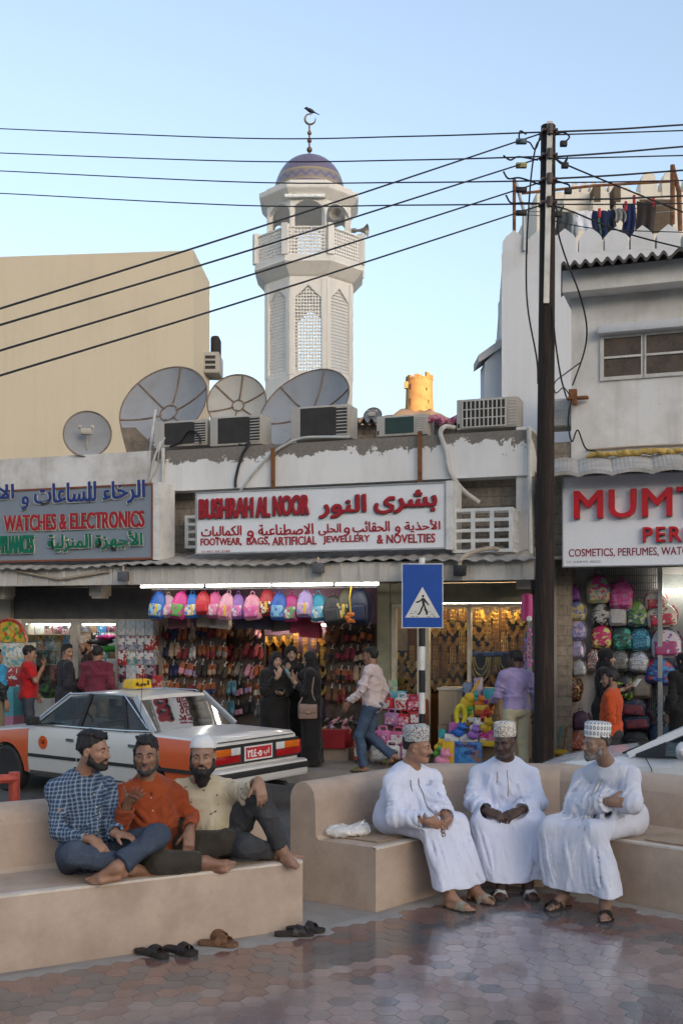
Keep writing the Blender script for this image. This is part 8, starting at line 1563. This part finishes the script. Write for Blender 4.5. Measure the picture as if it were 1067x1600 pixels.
def softtoy(lab, px, py, d, m, k):
    """rounded plastic animal: body, head, two ears"""
    s_ = SDF((-.2, -.15, -.15), (.2, .15, .22), .012); s_.ell((0, 0, -.02), (.085, .06, .065), k=0).ell((.03, -.03, .06), (.055, .05, .05), k=.02).ell((0, -.02, .11), (.018, .015, .03), k=.01).ell((.065, -.02, .105), (.018, .015, .03), k=.01).cap((.07, -.05, .055), (.105, -.07, .05), .02, .014, .01); mb = s_.mb(); c = fat(px, py, d); mb.v = [tuple(Vector(v) * k + c) for v in mb.v]; return one('toy_animal', lab, 'toy', mb, m, 'small plastic toys on the toy pile', angle=180)
for lab, px, py, d, c, k in (('blue plastic toy animal on the violet boxes of the toy pile', 717, 1142, 1.0, 'blue', 1.0), ('purple plastic toy animal beside the blue one on the toy pile', 739, 1146, 1.02, 'purple', 1.0), ('white plastic toy animal in the middle of the toy pile', 742, 1136, .95, 'white', 1.0), ('yellow plastic toy animal right of the white one on the toy pile', 758, 1135, .95, 'yellow', 1.05), ('orange plastic toy animal high on the toy pile', 748, 1098, .62, 'orange', .9), ('second orange plastic toy animal beside the lilac shirt', 764, 1104, .7, 'orange', .9), ('blue plastic toy animal high on the toy pile', 739, 1090, .5, 'teal', .8), ('pink and red toy at the lower left foot of the toy pile', 690, 1186, 1.1, 'pink', 1.25), ('green toy lying at the left foot of the toy pile', 684, 1176, 1.0, 'green', .9), ('yellow round toy low on the left of the toy pile', 686, 1166, .98, 'yellow', .9), ('red plastic toy near the lilac shirt', 756, 1120, .85, 'red', .8), ('dark green plastic toy in the middle of the toy pile', 732, 1112, .78, 'green', .7)): softtoy(lab, px, py, d, tm_[c], k)
rt = thing('toy_guitar', 'yellow toy guitar standing upright in the toy pile', 'toy', fat(728, 1118, .6)); mb = MB(); a, b_ = fat(728, 1096, .58), fat(749, 1062, .5); mb.ball(fat(729, 1100, .58), (.10, .03, .12), 14); mb.ball(fat(733, 1090, .58), (.075, .03, .08), 14); obj('guitar_body', mb, tm_['yellow'], rt); mb = MB(); mb.tube([a, b_], .02); obj('neck', mb, mat('toy_amber', (.55, .28, .02), .4), rt)
rt = thing('toy_ring', 'bright yellow swim ring at the left of the toy pile', 'toy', fat(718, 1112, .9)); mb = MB(); c = fat(719, 1118, .85); mb.tube([c + V(.06 * math.cos(a), -.02, .14 * math.sin(a)) for a in [2 * PI * i / 20 for i in range(21)]], .035, 10); obj('ring', mb, mat('toy_lemon', (.60, .52, .03), .35), rt)
# kids' carry cases in pink and red
cs = MB(); cs.box((-.11, -.05, -.09), (.11, .05, .09), b=.035); wn = MB(); wn.box((-.075, -.056, -.06), (.075, -.046, .055), b=.015); hn = MB(); hn.tube(curve_pts([(-.05, 0, .085), (-.045, 0, .135), (.045, 0, .135), (.05, 0, .085)], 5), .012, 6); CS = None
cases = [(604, 1100, 'red and white', BR, WH), (628, 1100, 'white and red', WH, BR), (646, 1102, 'crimson', (.40, .02, .05), PK), (612, 1124, 'lilac', (.38, .2, .42), PK), (632, 1126, 'red framed', BR, PK), (650, 1122, 'deep red', (.34, .02, .03), WH), (598, 1152, 'bright pink', (.60, .17, .38), (.35, .06, .24)), (622, 1154, 'rose', (.52, .12, .27), WH), (612, 1176, 'white spotted', WH, BK), (640, 1154, 'magenta', MG, PK), (640, 1176, 'pale pink', PK, WH), (592, 1178, 'black and white', (.3, .3, .3), WH)]
for i, (px, py, nm, c1, c2) in enumerate(cases):
    lab = f'{nm} toy carry case in the stack behind the walking man'
    ms = (mat('case_' + nm, c1, .35), prints('casew_' + nm, [c2, c1, c2, WH], 40, .4), mat('case_' + nm, c1, .35))
    if CS is None: CS = thing('carry_case', lab, 'toy case', (0, 0, 0), 0, 'toy carry cases stacked on the pavement'); obj('shell', cs, ms[0], CS); obj('window', wn, ms[1], CS); obj('handle', hn, ms[2], CS); o = CS
    else: o = dup(CS, (0, 0, 0), 0, lab); recolour(o, *ms)
    o.location = fat(px, py, .36 if py < 1110 else .55 if py < 1140 else .72 if py < 1160 else .85); o.rotation_euler = (0, 0, FA + R((i % 3 - 1) * 12)); o.scale = (1.05, 1, 1.08) if py < 1140 else (1.2, 1.1, 1.15)
# pink cylinder toy and strings hanging by the pole
rt = thing('toy_trolley', 'pink toy trolley case hanging beside the wooden pole', 'toy', fat(823, 968, .7)); mb = MB(FM); l = FM.inverted() @ fat(823, 949, .7); mb.box((l.x - .075, l.y - .06, l.z - .19), (l.x + .075, l.y + .06, l.z + .19), b=.035); obj('shell', mb, mat('toy_hotpink', (.55, .09, .28), .35), rt); mb = MB(FM); mb.box((l.x - .02, l.y - .066, l.z - .18), (l.x + .03, l.y - .055, l.z + .18)); obj('stripe', mb, mat('toy_deeppink', (.38, .03, .12), .4), rt, smooth=False)
mb = MB(FM); mb.lathe([(.012, -.02), (.03, -.02), (.042, 0), (.03, .02), (.012, .02)], 16, Matrix.Translation((l.x + .04, l.y - .075, l.z - .16)) @ Matrix.Rotation(R(90), 4, 'X')); obj('wheel', mb, tm_['white'], rt)
for (px, y0, y1, c, lab) in ((820, 1000, 1042, PU, 'string of violet toys hanging beside the wooden pole, left one'), (827, 985, 1040, (.45, .1, .35), 'string of mauve toys hanging beside the wooden pole, right one'), (823, 1042, 1075, (.2, .3, .3), 'string of coloured beads hanging beside the wooden pole')):
    mb = MB()
    for k in range(9): mb.ball(fat(px + 2.5 * math.sin(k * 2), lerp(y0, y1, k / 8), .7), (.028, .02, .03), 8)
    mb.tube([fat(px, 985, .72), fat(px, y1, .72)], .004, 4); one('toy_string', lab, 'toy', mb, prints('string_%d' % px, [c, tuple(x * .6 for x in c), TE if y0 > 1040 else c, YE if y0 > 1040 else c], 12), 'strings of toys by the pole')
mb = MB(FM); l = FM.inverted() @ fat(661, 1105, .12); mb.box((l.x - .0, l.y - .09, 0.03), (l.x + .09, l.y, fz(661, 1092, .12)), b=.03); one('fire_cylinder', 'old red cylinder standing behind the striped post', 'cylinder', mb, mat('cylinder_red', (.22, .05, .025), .6))
# ---- electrical shop
g = 'boxed goods stacked in the electrical shop'
bp_ = [pr('e1', (.42, .42, .44), (.2, .25, .35), WH, (.3, .1, .1)), pr('e2', (.03, .03, .035), (.25, .05, .12), (.3, .3, .32), BK), pr('e3', (.04, .2, .42), (.05, .25, .5), WH), pr('e4', WH, (.45, .45, .45), (.3, .4, .5)), pr('e5', (.35, .04, .04), WH, (.3, .03, .03)), pr('e6', (.3, .2, .12), (.35, .25, .16), (.28, .18, .1)), pr('e7', (.4, .45, .42), (.1, .3, .3), WH, (.4, .3, .2)), pr('e8', (.42, .25, .28), BK, (.5, .45, .45))]
bn = ['white and grey', 'black and pink', 'blue', 'white', 'red and white', 'brown', 'teal and white', 'rose and black']
cells = []
for (x0, x1, n, y0, y1, m_, d) in ((126, 182, 4, 968, 1090, 6, -.75), (184, 240, 4, 970, 1085, 5, .12), (44, 112, 5, 968, 1130, 7, -.55)):
    for r in range(m_):
        y = lerp(y0, y1, r / m_); y2 = lerp(y0, y1, (r + 1) / m_); x = x0
        for c in range(n): x2 = lerp(x0, x1, (c + 1) / n) + (rg.uniform(-3, 3) if c < n - 1 else 0); cells.append((x, x2, y, y2, d, r, c, x0)); x = x2
for (x, x2, y, y2, d, r, c, x0) in cells:
    i = rg.randrange(8); where = {126: 'doorway stack', 184: 'right hand stack', 44: 'left window shelves'}[x0]; crate('product_box', f'{bn[i]} product box, {ordn[c]} from left in {ordn[r]} row of {where}', x + .6, y + (rg.uniform(1, 5) if x0 == 44 else .4), x2 - .6, y2 - .2, d, .2, bp_[i], 'product box', g, bev=.004)
mb = MB(FM); mb.box((fs(124, -.6), .52, 0), (fs(183, -.6), .98, fz(150, 1090.5, -.75))); mb.box((fs(184, .1), -.115, .0), (fs(240, .1), .1, fz(210, 1085.5, .12))); one('shop_counter', 'low counters carrying the product boxes in the electrical shop', 'counter', mb, mat('counter_white', (.40, .38, .35), .6), smooth=False)
mb = MB(FM)
for r in range(8): z = fz(78, lerp(968, 1130, r / 7), -.55); mb.box((fs(43, -.5), .35, z - .012), (fs(113, -.5), .56, z - .001))
one('shelf_rack', 'shelves behind the left window of the electrical shop', 'shelf', mb, frm, smooth=False)
s_ = SDF((-.5, -.3, -.3), (.5, .3, .3), .016); s_.ell((0, 0, .1), (.22, .12, .06), k=.02).ell((-.05, 0, .0), (.26, .13, .07), k=.02); 
for px, py, c, nm, k in ((166, 996, (.42, .03, .2), 'magenta', .75), (160, 1003, (.03, .03, .035), 'black', .9), (170, 1014, (.04, .32, .05), 'bright green', 1.0)):
    s_ = SDF((-.4, -.2, -.15), (.4, .2, .15), .015); s_.ell((0, 0, 0), (.24, .11, .06), k=.02); s_.warp(wrinkle(int(py), .02, 26)); mb = s_.mb(); c0 = fat(px, py, -.5); mb.v = [tuple(Vector(v) * k + c0) for v in mb.v]; one('folded_textile', f'{nm} folded textile piled in the electrical shop', 'textile', mb, cloth('textile_' + nm, c), 'folded textiles in the electrical shop', angle=180)
tubes = MB(FM); a = FM.inverted() @ fat(46, 975, -.5); b_ = FM.inverted() @ fat(110, 975, -.5); tubes.tube([(a.x, a.y, a.z), (b_.x, a.y, a.z)], .016); one('tube_light', 'lit tube inside the left window of the electrical shop', 'tube light', tubes, emit('shop_tube', (1, .95, .86), 9.0))
tubes = MB(FM); a = FM.inverted() @ fat(130, 975, -.5); b_ = FM.inverted() @ fat(180, 975, -.5); tubes.tube([(a.x, a.y, a.z), (b_.x, a.y, a.z)], .016); one('tube_light', 'unseen tube added over the doorway to brighten the electrical shop', 'tube light', tubes, emit('shop_tube', (1, .95, .86), 9.0))  # second tube, added to lift the dim interior
# arched colourful toy board at the left edge and the boxes below
t = NT('arch_print'); v = t.n('TexVoronoi'); v.inputs['Scale'].default_value = 18; t.l(t.co(), v.inputs['Vector']); k = t.ramp(t.math('FRACT', t.math('MULTIPLY', v.outputs['Color'], 3.1)), [(0, YE), (.3, (.5, .06, .02)), (.5, (.55, .3, .03)), (.7, GR), (.85, (.6, .5, .2))], 'CONSTANT'); am_ = t.out(k, .35)
rt = thing('toy_arch', 'arched yellow and red shiny toy board at the left edge of the photo', 'toy', fat(18, 1022, .5)); c = fat(14, 1003, .5); mb = MB(); mb.prism([c + FU * (.34 * math.cos(a)) + V(0, 0, .36 * math.sin(a)) for a in [PI * i / 20 for i in range(21)]], FN * -.05); obj('board', mb, am_, rt, smooth=False); mb = MB(); mb.tube([c + FU * (.35 * math.cos(a)) + V(0, 0, .37 * math.sin(a)) for a in [PI * i / 20 for i in range(21)]], .025); obj('rim', mb, prints('rim_dots', [(.45, .03, .04), YE], 30, .3, 1), rt)
for lab, a, b_, c_, d_, m in (('pale printed carton with blue top under the arched toy board', -6, 1005, 40, 1042, pr('t1', (.45, .40, .26), (.1, .35, .45), (.5, .45, .35), WH)), ('red printed carton above the stacked stools', -6, 1042, 40, 1072, pr('t2', (.36, .03, .03), (.3, .03, .03), WH, (.4, .05, .05)))): crate('carton', lab, a, b_, c_, d_, .5, .3, m, 'carton', 'printed cartons at the left edge')
stl = MB(); stl.loft([[(x * w, y * w, z) for x, y in ((-1, -1), (1, -1), (1, 1), (-1, 1))] for z, w in ((0, .17), (.10, .145), (.105, .14))]); ST = None; nst = 16
ztop_ = fat(20, 1072, .5).z
for i in range(nst):
    cn = 'turquoise' if i > 8 or 4 < i < 6 else 'pink'; lab = f'{cn} plastic stool, {ordn[i] if i < 12 else str(i + 1) + "th"} from the bottom of the stack at the left edge'; mm = mat('stool_' + cn, (.10, .36, .42) if cn == 'turquoise' else (.50, .20, .28), .45)
    if ST is None: o = ST = one('stool', lab, 'stool', stl, mm, 'plastic stools stacked at the left edge', smooth=False, loc=(0, 0, 0))
    else: o = dup(ST, (0, 0, 0), 0, lab); recolour(o, mm)
    l = fat(18, 1072, .6); o.location = (l.x, l.y, i * (ztop_ - .11) / (nst - 1)); o.rotation_euler = (0, 0, FA)
s_ = SDF((-.3, -.3, -.3), (.3, .3, .3), .014); s_.ell((0, 0, 0), (.13, .11, .16), k=.0); s_.warp(wrinkle(91, .02, 26)); mb = s_.mb(); c = fat(76, 1078, .5); mb.v = [tuple(Vector(v) + c) for v in mb.v]; one('stuff_sack', 'black and green patterned sack held between the red shirted man and the black robed man', 'sack', mb, prints('sack_camo', [BK, BK, (.03, .12, .02), BK], 12, .7), angle=180)
mb = MB(FM); l = FM.inverted() @ fat(76, 1135, .5); mb.box((l.x - .17, l.y - .15, 0), (l.x + .17, l.y + .2, c.z - .13), b=.01); one('carton', 'plain pale carton under the patterned sack', 'carton', mb, mat('carton_white', (.45, .43, .40), .8))
crate('poster_card', 'small red printed card standing at the left end of the slipper rack', 237, 1055, 253, 1077, .12, .03, pr('rc', (.38, .02, .025), (.4, .03, .03), (.45, .3, .28)), 'card')
